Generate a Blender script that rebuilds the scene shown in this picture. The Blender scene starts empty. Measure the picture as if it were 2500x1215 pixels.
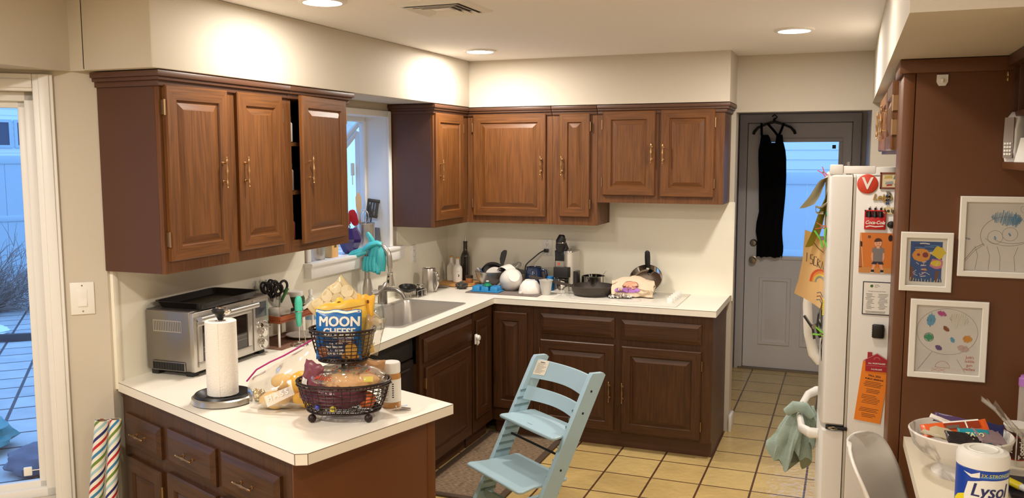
import bpy, bmesh, math, random
from mathutils import Vector, Matrix, noise

SC = bpy.context.scene
COL = SC.collection
PI = math.pi
I4 = Matrix.Identity(4)
def Rd(a): return math.radians(a)

# ------------------------------------------------------------------ camera
YAW, PITCH, ROLL, FPX = -0.36926, 0.10656, -0.00113, 2126.8
_f = Vector((math.sin(YAW)*math.cos(PITCH), math.cos(YAW)*math.cos(PITCH), -math.sin(PITCH)))
_r = Vector((math.cos(YAW), -math.sin(YAW), 0.0))
_u = _r.cross(_f)
_r2 = math.cos(ROLL)*_r + math.sin(ROLL)*_u
_u2 = -math.sin(ROLL)*_r + math.cos(ROLL)*_u
cam = bpy.data.cameras.new('camera'); cam.sensor_width = 36.0; cam.lens = FPX*36.0/2500.0
cam.clip_start = 0.05; cam.clip_end = 200
camo = bpy.data.objects.new('camera', cam); COL.objects.link(camo)
camo.matrix_world = Matrix(((_r2.x, _u2.x, -_f.x, 2.7495), (_r2.y, _u2.y, -_f.y, -5.7803), (_r2.z, _u2.z, -_f.z, 1.8254), (0, 0, 0, 1)))
SC.camera = camo

# ------------------------------------------------------------------ world: blue winter dusk
w = bpy.data.worlds.new('dusk_sky'); SC.world = w; w.use_nodes = True
bg = w.node_tree.nodes['Background']; bg.inputs[0].default_value = (0.25, 0.51, 1.0, 1); bg.inputs[1].default_value = 1.75

# ------------------------------------------------------------------ exposure
SC.view_settings.view_transform = 'Standard'; SC.view_settings.look = 'None'
SC.view_settings.exposure = 0.38; SC.view_settings.gamma = 1.0; SC.view_settings.use_curve_mapping = False
try:
    SC.cycles.use_denoising = True
    SC.cycles.max_bounces = 8; SC.cycles.transparent_max_bounces = 24
    SC.cycles.sample_clamp_indirect = 6.0
    SC.cycles.caustics_reflective = False; SC.cycles.caustics_refractive = False
except Exception: pass
LAMP_W = 16.0                      # one recessed ceiling lamp
LAMP_COL = (1.0, 0.93, 0.84)

# ------------------------------------------------------------------ materials
def S(r, g, b, k=1.0):
    def f(c):
        c = c/255.0
        return (c/12.92 if c <= 0.04045 else ((c+0.055)/1.055)**2.4)*k
    return (f(r), f(g), f(b), 1.0)
MATS = {}
def mat(name, col, rough=0.5, metal=0.0, var=0.0, vscale=8.0, bump=0.0, bscale=60.0, spec=0.5, trans=0.0, coat=0.0, emit=0.0, stretch=None, alpha=1.0, sheen=0.0):
    if name in MATS: return MATS[name]
    m = bpy.data.materials.new(name); m.use_nodes = True
    nt = m.node_tree; P = nt.nodes['Principled BSDF']
    P.inputs['Base Color'].default_value = col; P.inputs['Roughness'].default_value = rough
    P.inputs['Metallic'].default_value = metal; P.inputs['Specular IOR Level'].default_value = spec
    P.inputs['Transmission Weight'].default_value = trans; P.inputs['Coat Weight'].default_value = coat
    P.inputs['Alpha'].default_value = alpha; P.inputs['Sheen Weight'].default_value = sheen
    if emit: P.inputs['Emission Color'].default_value = col; P.inputs['Emission Strength'].default_value = emit
    tc = nt.nodes.new('ShaderNodeTexCoord'); mp = nt.nodes.new('ShaderNodeMapping')
    nt.links.new(tc.outputs['Object'], mp.inputs[0])
    if stretch: mp.inputs['Scale'].default_value = stretch
    nz = nt.nodes.new('ShaderNodeTexNoise'); nz.inputs['Scale'].default_value = vscale; nz.inputs['Detail'].default_value = 4
    nt.links.new(mp.outputs[0], nz.inputs['Vector'])
    if var:
        mx = nt.nodes.new('ShaderNodeMixRGB'); mx.blend_type = 'MIX'
        lo = tuple(c*(1-var) for c in col[:3])+(1,); hi = tuple(min(1, c*(1+var)) for c in col[:3])+(1,)
        mx.inputs[1].default_value = lo; mx.inputs[2].default_value = hi
        nt.links.new(nz.outputs[0], mx.inputs[0]); nt.links.new(mx.outputs[0], P.inputs['Base Color'])
    if bump:
        n2 = nt.nodes.new('ShaderNodeTexNoise'); n2.inputs['Scale'].default_value = bscale; n2.inputs['Detail'].default_value = 3
        nt.links.new(mp.outputs[0], n2.inputs['Vector'])
        b = nt.nodes.new('ShaderNodeBump'); b.inputs['Strength'].default_value = bump; b.inputs['Distance'].default_value = 0.01
        nt.links.new(n2.outputs[0], b.inputs['Height']); nt.links.new(b.outputs[0], P.inputs['Normal'])
    MATS[name] = m
    return m

def wood(name, dark, light, axis='Z', rough=0.42, contrast=1.0):
    """oak grain running along AXIS of the object"""
    m = bpy.data.materials.new(name); m.use_nodes = True
    nt = m.node_tree; P = nt.nodes['Principled BSDF']; L = nt.links.new
    tc = nt.nodes.new('ShaderNodeTexCoord'); oi = nt.nodes.new('ShaderNodeObjectInfo')
    ad = nt.nodes.new('ShaderNodeVectorMath'); ad.operation = 'ADD'
    ml = nt.nodes.new('ShaderNodeMath'); ml.operation = 'MULTIPLY'; ml.inputs[1].default_value = 7.0
    L(oi.outputs['Random'], ml.inputs[0]); L(tc.outputs['Object'], ad.inputs[0]); L(ml.outputs[0], ad.inputs[1])
    mp = nt.nodes.new('ShaderNodeMapping')
    sc = {'Z': (9, 9, 0.8), 'X': (0.8, 9, 9), 'Y': (9, 0.8, 9)}[axis]
    mp.inputs['Scale'].default_value = sc
    L(ad.outputs[0], mp.inputs[0])
    n1 = nt.nodes.new('ShaderNodeTexNoise'); n1.inputs['Scale'].default_value = 1.6; n1.inputs['Detail'].default_value = 2; n1.inputs['Distortion'].default_value = 0.6
    L(mp.outputs[0], n1.inputs['Vector'])
    wv = nt.nodes.new('ShaderNodeMath'); wv.operation = 'MULTIPLY'; wv.inputs[1].default_value = 34.0
    L(n1.outputs[0], wv.inputs[0])
    sn = nt.nodes.new('ShaderNodeMath'); sn.operation = 'SINE'; L(wv.outputs[0], sn.inputs[0])
    mp2 = nt.nodes.new('ShaderNodeMapping'); mp2.inputs['Scale'].default_value = tuple(c*(14 if c > 1 else 6) for c in sc)
    L(ad.outputs[0], mp2.inputs[0])
    n2 = nt.nodes.new('ShaderNodeTexNoise'); n2.inputs['Scale'].default_value = 1.0; n2.inputs['Detail'].default_value = 3
    L(mp2.outputs[0], n2.inputs['Vector'])
    a = nt.nodes.new('ShaderNodeMath'); a.operation = 'MULTIPLY_ADD'; a.inputs[1].default_value = 0.10*contrast; a.inputs[2].default_value = 0.0
    L(sn.outputs[0], a.inputs[0])
    a2 = nt.nodes.new('ShaderNodeMath'); a2.operation = 'ADD'; L(a.outputs[0], a2.inputs[0]); L(n2.outputs[0], a2.inputs[1])
    rp = nt.nodes.new('ShaderNodeValToRGB')
    rp.color_ramp.elements[0].position = 0.10; rp.color_ramp.elements[0].color = dark
    rp.color_ramp.elements[1].position = 0.84; rp.color_ramp.elements[1].color = light
    L(a2.outputs[0], rp.inputs[0]); L(rp.outputs[0], P.inputs['Base Color'])
    P.inputs['Roughness'].default_value = rough; P.inputs['Specular IOR Level'].default_value = 0.4
    b = nt.nodes.new('ShaderNodeBump'); b.inputs['Strength'].default_value = 0.15; b.inputs['Distance'].default_value = 0.003
    L(a2.outputs[0], b.inputs['Height']); L(b.outputs[0], P.inputs['Normal'])
    MATS[name] = m
    return m

def clear(name, tint=(1, 1, 1), fac=0.08, rough=0.03, haze=0.0, hazecol=(0.9, 0.9, 0.9)):
    """thin clear sheet: mostly transparent, a little gloss by fresnel, optional milky haze"""
    m = bpy.data.materials.new(name); m.use_nodes = True
    nt = m.node_tree; nt.nodes.remove(nt.nodes['Principled BSDF']); L = nt.links.new
    out = nt.nodes['Material Output']
    t = nt.nodes.new('ShaderNodeBsdfTransparent'); t.inputs[0].default_value = tint+(1,)
    g = nt.nodes.new('ShaderNodeBsdfGlossy'); g.inputs['Roughness'].default_value = rough
    fr = nt.nodes.new('ShaderNodeLayerWeight'); fr.inputs[0].default_value = 0.25
    k = nt.nodes.new('ShaderNodeMath'); k.operation = 'MULTIPLY_ADD'; k.inputs[1].default_value = 0.6; k.inputs[2].default_value = fac; k.use_clamp = True
    L(fr.outputs['Fresnel'], k.inputs[0])
    mx = nt.nodes.new('ShaderNodeMixShader'); L(k.outputs[0], mx.inputs[0]); L(t.outputs[0], mx.inputs[1]); L(g.outputs[0], mx.inputs[2])
    if haze:
        d = nt.nodes.new('ShaderNodeBsdfDiffuse'); d.inputs[0].default_value = hazecol+(1,)
        m2 = nt.nodes.new('ShaderNodeMixShader'); m2.inputs[0].default_value = haze
        L(mx.outputs[0], m2.inputs[1]); L(d.outputs[0], m2.inputs[2]); L(m2.outputs[0], out.inputs[0])
    else: L(mx.outputs[0], out.inputs[0])
    MATS[name] = m
    return m

# ------------------------------------------------------------------ mesh builder
class M:
    def __init__(s): s.bm = bmesh.new(); s.mats = []
    def mi(s, m):
        if m not in s.mats: s.mats.append(m)
        return s.mats.index(m)
    def poly(s, co, m, T=I4):
        f = s.bm.faces.new([s.bm.verts.new(T @ Vector(c)) for c in co]); f.material_index = s.mi(m); return f
    def box(s, x0, x1, y0, y1, z0, z1, m, T=I4, bev=0.0, seg=2):
        v = [s.bm.verts.new(T @ Vector(c)) for c in ((x0, y0, z0), (x1, y0, z0), (x1, y1, z0), (x0, y1, z0), (x0, y0, z1), (x1, y0, z1), (x1, y1, z1), (x0, y1, z1))]
        k = s.mi(m); fs = []
        for q in ((3, 2, 1, 0), (4, 5, 6, 7), (0, 1, 5, 4), (1, 2, 6, 5), (2, 3, 7, 6), (3, 0, 4, 7)):
            f = s.bm.faces.new([v[i] for i in q]); f.material_index = k; fs.append(f)
        if bev > 0:
            es = list({e for f in fs for e in f.edges})
            bmesh.ops.bevel(s.bm, geom=es, offset=bev, segments=seg, affect='EDGES', clamp_overlap=True, profile=0.5)
    def rings(s, rings, m, T=I4, closed=True, cap0=True, cap1=True, loop=False):
        k = s.mi(m); R_ = []
        for r in rings: R_.append([s.bm.verts.new(T @ Vector(c)) for c in r])
        n = len(R_[0])
        for i in range(len(R_) if loop else len(R_)-1):
            A, B = R_[i], R_[(i+1) % len(R_)]
            for j in range(n if closed else n-1):
                f = s.bm.faces.new((A[j], A[(j+1) % n], B[(j+1) % n], B[j])); f.material_index = k
        if closed and not loop:
            if cap0 and n > 2: f = s.bm.faces.new(R_[0][::-1]); f.material_index = k
            if cap1 and n > 2: f = s.bm.faces.new(R_[-1]); f.material_index = k
    def lathe(s, prof, m, T=I4, n=28, sx=1.0, sy=1.0, cap0=True, cap1=True):
        s.rings([[(max(r, 1e-5)*math.cos(2*PI*j/n)*sx, max(r, 1e-5)*math.sin(2*PI*j/n)*sy, z) for j in range(n)] for r, z in prof], m, T, True, cap0, cap1)
    def cyl(s, p0, p1, r0, m, r1=None, n=16, T=I4): s.tube([p0, p1], [r0, r0 if r1 is None else r1], m, T, n)
    def tube(s, pts, r, m, T=I4, n=8, closed=False, flat=1.0):
        P = [Vector(p) for p in pts]; k = len(P)
        rr = list(r) if isinstance(r, (list, tuple)) else [r]*k
        t0 = (P[1]-P[0]).normalized(); up = Vector((0, 0, 1)) if abs(t0.z) < 0.9 else Vector((1, 0, 0))
        nrm = t0.cross(up).normalized(); out = []
        for i in range(k):
            if closed: t = P[(i+1) % k]-P[i-1]
            else: t = P[min(i+1, k-1)]-P[max(i-1, 0)]
            if t.length < 1e-9: t = t0.copy()
            t.normalize(); nrm = nrm-t*nrm.dot(t)
            if nrm.length < 1e-6: nrm = t.orthogonal()
            nrm.normalize(); b = t.cross(nrm)
            out.append([P[i]+nrm*rr[i]*math.cos(2*PI*j/n)+b*rr[i]*flat*math.sin(2*PI*j/n) for j in range(n)])
        s.rings(out, m, T, True, True, True, closed)
    def prism(s, pl, z0, z1, m, T=I4):
        s.rings([[(p[0], p[1], z0) for p in pl], [(p[0], p[1], z1) for p in pl]], m, T)
    def surf(s, fn, nu, nv, m, T=I4, cu=False, cv=False):
        k = s.mi(m)
        V = [[s.bm.verts.new(T @ Vector(fn(i/(nu if cu else nu-1), j/(nv if cv else nv-1)))) for j in range(nv)] for i in range(nu)]
        for i in range(nu if cu else nu-1):
            for j in range(nv if cv else nv-1):
                f = s.bm.faces.new((V[i][j], V[(i+1) % nu][j], V[(i+1) % nu][(j+1) % nv], V[i][(j+1) % nv])); f.material_index = k
    def ball(s, c, r, m, T=I4, nu=18, nv=12, amp=0.0, fr=3.0, seed=0.0):
        rx, ry, rz = (r, r, r) if not isinstance(r, (list, tuple)) else r
        c = Vector(c); rg = []
        for i in range(nv+1):
            th = PI*(i+0.0)/nv; row = []
            for j in range(nu):
                ph = 2*PI*j/nu
                d = Vector((math.sin(max(th, .004) if i < nv else PI-.004)*math.cos(ph), math.sin(max(th, .004) if i < nv else PI-.004)*math.sin(ph), math.cos(th)))
                q = 1+amp*noise.noise(d*fr+Vector((seed, seed*1.7, -seed)))
                row.append(c+Vector((d.x*rx*q, d.y*ry*q, d.z*rz*q)))
            rg.append(row)
        s.rings(rg, m, T)
    def text(s, txt, size, m, T=I4, ax='CENTER', bold=0.0, shear=0.0, warp=None, depth=0.0, sx=1.0, space=1.0):
        cu = bpy.data.curves.new('t', 'FONT'); cu.body = txt; cu.size = size; cu.align_x = ax; cu.align_y = 'CENTER'
        cu.offset = bold; cu.shear = shear; cu.extrude = depth; cu.space_character = space; cu.resolution_u = 3
        o = bpy.data.objects.new('t', cu); COL.objects.link(o); bpy.context.view_layer.update()
        me = bpy.data.meshes.new_from_object(o.evaluated_get(bpy.context.evaluated_depsgraph_get()))
        k = s.mi(m); vs = []
        for v in me.vertices:
            p = Vector((v.co.x*sx, v.co.y, v.co.z)); p = Vector(warp(p)) if warp else p
            vs.append(s.bm.verts.new(T @ p))
        for f in me.polygons:
            try: g = s.bm.faces.new([vs[i] for i in f.vertices]); g.material_index = k
            except ValueError: pass
        bpy.data.objects.remove(o); bpy.data.curves.remove(cu); bpy.data.meshes.remove(me)
    def stroke(s, pts, wd, m, T=I4, z=0.0):
        """flat pen stroke in the local xy plane"""
        P = [Vector((p[0], p[1], z+i*4e-6)) for i, p in enumerate(pts)]; L_, R_ = [], []
        for i in range(len(P)):
            t = P[min(i+1, len(P)-1)]-P[max(i-1, 0)]
            if t.length < 1e-9: t = Vector((1, 0, 0))
            t.normalize(); q = Vector((-t.y, t.x, 0)).normalized()*wd/2
            L_.append(P[i]+q); R_.append(P[i]-q)
        k = s.mi(m); a = [s.bm.verts.new(T @ p) for p in L_]; b = [s.bm.verts.new(T @ p) for p in R_]
        for i in range(len(P)-1):
            f = s.bm.faces.new((a[i], b[i], b[i+1], a[i+1])); f.material_index = k
    def build(s, name, parent=None, loc=None, rot=None, smooth=35, recalc=True):
        if recalc: bmesh.ops.recalc_face_normals(s.bm, faces=s.bm.faces[:])
        me = bpy.data.meshes.new(name); s.bm.to_mesh(me); s.bm.free()
        for m in s.mats: me.materials.append(m)
        if smooth:
            me.polygons.foreach_set('use_smooth', [True]*len(me.polygons))
            me.set_sharp_from_angle(angle=Rd(smooth))
        o = bpy.data.objects.new(name, me); COL.objects.link(o)
        if parent: o.parent = parent
        if loc is not None: o.location = loc
        if rot is not None: o.rotation_euler = rot if isinstance(rot, (tuple, list)) else (0, 0, rot)
        return o

def tag(o, label, cat, group=None, kind=None):
    o['label'] = label; o['category'] = cat
    if group: o['group'] = group
    if kind: o['kind'] = kind
    return o
def thing(name, label, cat, loc=(0, 0, 0), rz=0.0, group=None, rot=None):
    o = bpy.data.objects.new(name, None); COL.objects.link(o); o.empty_display_size = 0.05
    o.location = loc; o.rotation_euler = rot if rot else (0, 0, rz)
    return tag(o, label, cat, group)
def struct(m, name, **k):
    o = m.build(name, **k); o['kind'] = 'structure'; return o
def copy_tree(o, parent=None):
    c = o.copy(); COL.objects.link(c)
    if parent: c.parent = parent
    for ch in list(o.children): copy_tree(ch, c)
    return c
def TR(x=0, y=0, z=0, rx=0, ry=0, rz=0):
    return Matrix.Translation((x, y, z)) @ Matrix.Rotation(Rd(rz), 4, 'Z') @ Matrix.Rotation(Rd(ry), 4, 'Y') @ Matrix.Rotation(Rd(rx), 4, 'X')
UP = TR(rx=90)          # local xy drawing -> upright in xz, facing -y
def arc(cx, cy, r, a0, a1, n=16, ry=None):
    return [(cx+r*math.cos(Rd(a0+(a1-a0)*i/n)), cy+(ry or r)*math.sin(Rd(a0+(a1-a0)*i/n))) for i in range(n+1)]

WALL = mat('greige_wall_paint', S(204, 194, 178), 0.75, bump=0.03, bscale=220)
CEIL = mat('ceiling_paint', S(242, 239, 236), 0.8)
WHITE = mat('white_trim_paint', S(236, 233, 228), 0.38)
LAM = mat('cream_laminate', S(248, 242, 224), 0.33, var=0.015, vscale=5)
COUNTER = mat('white_laminate', S(243, 236, 222), 0.30, var=0.02, vscale=6)
SEAM = mat('brown_laminate_seam', S(92, 66, 46), 0.6)
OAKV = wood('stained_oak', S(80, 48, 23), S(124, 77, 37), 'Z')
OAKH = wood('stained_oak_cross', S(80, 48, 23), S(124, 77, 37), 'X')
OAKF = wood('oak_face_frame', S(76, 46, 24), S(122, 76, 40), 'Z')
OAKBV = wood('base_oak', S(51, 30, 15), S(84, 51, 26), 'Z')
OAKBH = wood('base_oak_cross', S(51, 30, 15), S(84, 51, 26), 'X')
PANEL = mat('brown_veneer', S(99, 56, 21), 0.45, var=0.08, vscale=6, stretch=(1, 1, .3))
PANELD = mat('dark_brown_veneer', S(86, 54, 36), 0.45, var=0.1, vscale=4, stretch=(1, 1, .3))
INSIDE = mat('cabinet_inside', S(70, 48, 34), 0.6)
BRASS = mat('antique_brass', S(196, 158, 112), 0.34, 1.0)
DARKBRASS = mat('dark_brass', S(164, 132, 96), 0.4, 1.0)
STEEL = mat('brushed_steel', S(192, 187, 180), 0.30, 0.88, bump=0.02, bscale=400, stretch=(1, 1, .02))
SINKST = mat('sink_steel', S(196, 190, 182), 0.34, 0.75)
STEELD = mat('satin_steel', S(150, 145, 140), 0.36, 1.0)
CHROME = mat('chrome', S(215, 212, 208), 0.08, 1.0)
BLACK = mat('black_plastic', S(22, 21, 22), 0.38)
BLACKM = mat('matte_black', S(30, 28, 27), 0.6)
GUN = mat('dark_wire', S(52, 40, 36), 0.4, 0.6)
WPLA = mat('white_plastic', S(238, 235, 228), 0.3)
WCER = mat('white_ceramic', S(240, 234, 226), 0.14, coat=0.4)
PAPER = mat('white_paper', S(240, 236, 226), 0.8)
GLASS = clear('window_glass', fac=0.02)
CLEARG = clear('clear_glass', (0.96, 0.97, 0.96), 0.06)
PLASTIC = clear('clear_plastic_bag', (0.97, 0.96, 0.93), 0.05, 0.12, 0.10, (0.95, 0.90, 0.80))
INK = mat('black_ink', S(34, 30, 34), 0.7)
GREYINK = mat('grey_pencil', S(150, 140, 128), 0.8)
RED = mat('red_paint', S(206, 44, 36), 0.4)
FRIDGE = mat('fridge_enamel', S(229, 226, 220), 0.32, bump=0.02, bscale=300)
def plain(n, c, r=0.5, **k): return mat(n, S(*c), r, **k)

# ================================================================== STRUCTURE
ZC = 2.455; XR = 3.5; YB = -8.4
BX, BY = 0.0, -3.15               # where the left wall turns 45 degrees into the bay
# floor with square tiles
def tile_mat(name, c1, c2, grout, px, py, ox, oy, gw, rough=0.3, bump=0.25, rot=0.0):
    m = bpy.data.materials.new(name); m.use_nodes = True; nt = m.node_tree; P = nt.nodes['Principled BSDF']; L = nt.links.new
    g = nt.nodes.new('ShaderNodeNewGeometry'); mp = nt.nodes.new('ShaderNodeMapping'); mp.inputs['Location'].default_value = (-ox, -oy, 0); mp.inputs['Rotation'].default_value = (0, 0, Rd(rot))
    L(g.outputs['Position'], mp.inputs[0])
    br = nt.nodes.new('ShaderNodeTexBrick'); br.offset = 0.0; br.squash = 1.0
    br.inputs['Color1'].default_value = c1; br.inputs['Color2'].default_value = c2; br.inputs['Mortar'].default_value = grout
    br.inputs['Scale'].default_value = 1.0; br.inputs['Mortar Size'].default_value = gw; br.inputs['Mortar Smooth'].default_value = 0.15
    br.inputs['Brick Width'].default_value = px; br.inputs['Row Height'].default_value = py
    L(mp.outputs[0], br.inputs['Vector'])
    nz = nt.nodes.new('ShaderNodeTexNoise'); nz.inputs['Scale'].default_value = 5; nz.inputs['Detail'].default_value = 5; L(g.outputs['Position'], nz.inputs['Vector'])
    mr = nt.nodes.new('ShaderNodeMapRange'); mr.inputs['To Min'].default_value = 0.75; mr.inputs['To Max'].default_value = 1.2; L(nz.outputs[0], mr.inputs[0])
    mx = nt.nodes.new('ShaderNodeMixRGB'); mx.blend_type = 'MULTIPLY'; mx.inputs[0].default_value = 1.0
    L(br.outputs[0], mx.inputs[1]); L(mr.outputs[0], mx.inputs[2]); L(mx.outputs[0], P.inputs['Base Color'])
    n2 = nt.nodes.new('ShaderNodeTexNoise'); n2.inputs['Scale'].default_value = 26; n2.inputs['Detail'].default_value = 2; L(g.outputs['Position'], n2.inputs['Vector'])
    sub = nt.nodes.new('ShaderNodeMath'); sub.operation = 'MULTIPLY_ADD'; sub.inputs[1].default_value = -1.2
    L(br.outputs['Fac'], sub.inputs[0]); L(n2.outputs[0], sub.inputs[2])
    b = nt.nodes.new('ShaderNodeBump'); b.inputs['Strength'].default_value = bump; b.inputs['Distance'].default_value = 0.012
    L(sub.outputs[0], b.inputs['Height']); L(b.outputs[0], P.inputs['Normal'])
    P.inputs['Roughness'].default_value = rough
    return m
TILE = tile_mat('beige_floor_tile', S(212, 184, 122), S(204, 174, 114), S(92, 62, 44), 0.275, 0.30, 2.03, -0.72, 0.006, 0.16, 0.35)
EX, EY = BX-2.1*math.sqrt(.5), BY-2.1*math.sqrt(.5)      # outer corner of the bay
ROOM = [(XR+.1, YB-.1), (XR+.1, 0.0), (-.1, 0.0), (-.1, BY+.03), (EX-.1, EY+.03), (EX-.1, YB-.1)]
m = M(); m.prism(ROOM, -0.12, 0.0, TILE); m.box(1.78, 2.94, 0.0, 1.95, -.12, 0.0, TILE); struct(m, 'floor')
m = M(); m.prism(ROOM, ZC, ZC+.1, CEIL)
m.box(1.7, 3.0, 0.12, 1.95, 2.40, 2.5, CEIL); struct(m, 'ceiling')
# back wall, with the passage to the side door
m = M(); m.box(-0.12, 2.055, 0.0, 0.12, 0, ZC, WALL); m.box(2.055, 2.86, 0.0, 0.12, 2.10, ZC, WALL); m.box(2.86, XR, 0.0, 0.12, 0, ZC, WALL)
struct(m, 'wall_back')
HALL = mat('grey_hall_paint', S(212, 208, 208), 0.6)
DOORP = mat('grey_door_paint', S(234, 230, 230), 0.42)
m = M(); m.box(1.78, 1.862, .12, 1.86, 0, 2.45, HALL); struct(m, 'wall_passage_left')
m = M(); m.box(2.86, 2.94, .12, 1.86, 0, 2.45, HALL); struct(m, 'wall_passage_right')
m = M(); m.box(1.78, 1.90, 1.86, 1.96, 0, 2.45, HALL); m.box(2.79, 2.94, 1.86, 1.96, 0, 2.45, HALL); m.box(1.90, 2.79, 1.86, 1.96, 2.13, 2.45, HALL)
struct(m, 'wall_passage_far')
m = M()
for a, b in ((1.870, 1.935), (2.757, 2.822)): m.box(a, b, 1.805, 1.86, 0, 2.165, HALL, bev=.006)
m.box(1.870, 2.822, 1.807, 1.858, 2.095, 2.165, HALL, bev=.006)
struct(m, 'trim_1')               # side door casing
m = M(); m.box(1.90, 2.79, 1.80, 1.87, 0, 0.018, mat('threshold_metal', S(150, 140, 125), .4, .8)); struct(m, 'trim_2')
# side door: slab with lower panels, a half light, knob and deadbolt
m = M()
for c in ((1.90, 1.955, 0, 2.13), (2.737, 2.79, 0, 2.13), (1.90, 2.79, 2.072, 2.13)): m.box(c[0], c[1], 1.869, 1.90, c[2], c[3], HALL)
struct(m, 'trim_3')               # door stop
d = bpy.data.objects.new('door_1', None); COL.objects.link(d); d['kind'] = 'structure'; d.location = (1.94, 1.825, 0.02)
m = M(); W_, H_ = .812, 2.07
gx0, gx1, gz0, gz1 = .165, .715, .965, 1.915
m.box(0, W_, 0, .042, 0, gz0, DOORP); m.box(0, gx0, 0, .042, gz0, gz1, DOORP); m.box(gx1, W_, 0, .042, gz0, gz1, DOORP); m.box(0, W_, 0, .042, gz1, H_, DOORP)
for a, b in ((.12, .38), (.46, .70)):
    for z0, z1 in ((.20, .78),):
        m.rings([[(a+i, y, z0+i), (b-i, y, z0+i), (b-i, y, z1-i), (a+i, y, z1-i)] for i, y in ((0, 0), (.004, -.012), (.028, -.012), (.036, -.002), (.05, -.002), (.07, -.008))], DOORP, cap0=False)
m.build('slab', d)
m = M()
for a, b, z0, z1 in ((gx0-.03, gx1+.03, gz0-.03, gz0), (gx0-.03, gx1+.03, gz1, gz1+.03), (gx0-.03, gx0, gz0, gz1), (gx1, gx1+.03, gz0, gz1)):
    m.box(a, b, -.014, .012, z0, z1, DOORP, bev=.004)
m.build('glass_frame', d)
m = M(); m.box(gx0, gx1, .018, .024, gz0, gz1, GLASS); m.build('window_pane', d)
m = M(); m.box(gx1-.05, gx1-.022, .006, .017, gz1-.055, gz1-.025, BLACK); m.build('alarm_sensor', d)
KN = mat('satin_nickel', S(170, 158, 140), 0.25, 1.0)
for z, n_ in ((.925, 'door_knob'), (1.07, 'deadbolt')):
    m = M(); T = TR(.065, 0, z, rx=90)
    m.lathe([(.034, 0), (.034, .006), (.012, .010), (.012, .03), (.024, .038), (.030, .055), (.024, .07), (.0, .072)] if n_ == 'door_knob' else [(.03, 0), (.03, .01), (.022, .018), (.0, .02)], KN, T, 20)
    m.build(n_, d)
# left wall with the garden window over the sink
WY0, WY1, WZ0, WZ1 = -1.77, -0.866, 1.235, 2.08
m = M(); m.box(-.12, 0, BY, WY0, 0, ZC, WALL); m.box(-.12, 0, WY1, 0.0, 0, ZC, WALL); m.box(-.12, 0, WY0, WY1, 0, WZ0, WALL); m.box(-.12, 0, WY0, WY1, WZ1, ZC, WALL)
struct(m, 'wall_left')
# 45 degree bay wall with a tall window
TB = Matrix.Translation((BX, BY, 0)) @ Matrix.Rotation(Rd(225), 4, 'Z')    # local x runs along the wall away from the kitchen, local -y... outside is local -y
s0, s1, bz0, bz1 = .225, 1.25, .47, 2.07
m = M()
m.box(0, s0, -.12, 0, 0, ZC, WALL, TB); m.box(s1, 2.1, -.12, 0, 0, ZC, WALL, TB); m.box(s0, s1, -.12, 0, 0, bz0, WALL, TB); m.box(s0, s1, -.12, 0, bz1, ZC, WALL, TB)
struct(m, 'wall_bay')
m = M()          # rest of the bay and the far side of the room behind the camera
e = TB @ Vector((2.1, 0, 0))
for c in ((YB, -7.4, 0, ZC), (-5.2, e.y+.05, 0, ZC), (-7.4, -5.2, 0, .35), (-7.4, -5.2, 2.1, ZC)): m.box(e.x-.1, e.x, c[0], c[1], c[2], c[3], WALL)
struct(m, 'wall_far_left')
m = M(); m.box(e.x-.06, e.x-.05, -7.4, -5.2, .35, 2.1, GLASS)  # unseen window, added to bring more cool daylight onto the peninsula front
for y in (-7.4, -6.33, -5.26): m.box(e.x-.08, e.x-.03, y, y+.06, .35, 2.1, WHITE)
struct(m, 'window_added')
m = M(); m.box(e.x-.1, XR+.1, YB-.1, YB, 0, ZC, WALL); struct(m, 'wall_rear')
m = M(); m.box(XR, XR+.1, YB, 0.12, 0, ZC, WALL); struct(m, 'wall_right')
# bay window: casing, frame, sash, glass
wd = bpy.data.objects.new('window_2', None); COL.objects.link(wd); wd['kind'] = 'structure'; wd.matrix_world = TB
m = M(); cw = .07
for a, b, z0, z1 in ((s0-cw, s0, bz0-cw, bz1+.065), (s1, s1+cw, bz0-cw, bz1+.065), (s0, s1, bz1, bz1+.065), (s0, s1, bz0-cw, bz0)):
    m.box(a, b, 0, .018, z0, z1, WHITE, bev=.004)
    m.box(a+.012 if b-a < .1 else a, b-.02 if b-a < .1 else b, .012, .026, z0+.012 if b-a > .1 else z0, z1-.02 if b-a > .1 else z1, WHITE, bev=.005)
m.build('casing', wd)
m = M()
for i, y in ((0, -.035), (.025, -.06)):
    a, b, z0, z1 = s0+i, s1-i, bz0+i, bz1-i; q = .035
    for c in ((a, a+q, z0, z1), (b-q, b, z0, z1), (a, b, z0, z0+q), (a, b, z1-q, z1)): m.box(c[0], c[1], y-.03, y, c[2], c[3], WHITE, bev=.003)
m.build('window_frame', wd)
m = M(); m.box(s0+.055, s1-.055, -.08, -.074, bz0+.055, bz1-.055, GLASS); m.build('window_pane', wd)
m = M(); m.box(s0+.085, s0+.115, -.07, -.058, bz0+.085, bz0+.12, WPLA, bev=.003); m.tube([(s0+.085, -.062, bz0+.105), (s0+.05, -.062, bz0+.105)], .002, WPLA); m.build('window_sensor', wd)
# soffits over the cabinets
SD, SZ = .338, 2.15
m = M(); m.box(0, SD, -3.22, -SD, SZ, ZC, WALL, bev=.006); m.box(0.0, SD, -SD-.001, 0, SZ, ZC, WALL); m.box(-.07, .01, -3.22, -3.10, SZ, ZC, WALL); struct(m, 'soffit_left')
m = M(); m.box(SD, 2.055, -SD, 0, SZ, ZC, WALL); struct(m, 'soffit_back')
m = M(); m.box(-.2, -.0605, -7, -3.15, SZ-.0005, ZC, WALL); struct(m, 'soffit_bay')
m = M(); m.box(2.86, XR, -3.6, 0, 2.142, ZC, WALL); struct(m, 'soffit_right')
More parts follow.
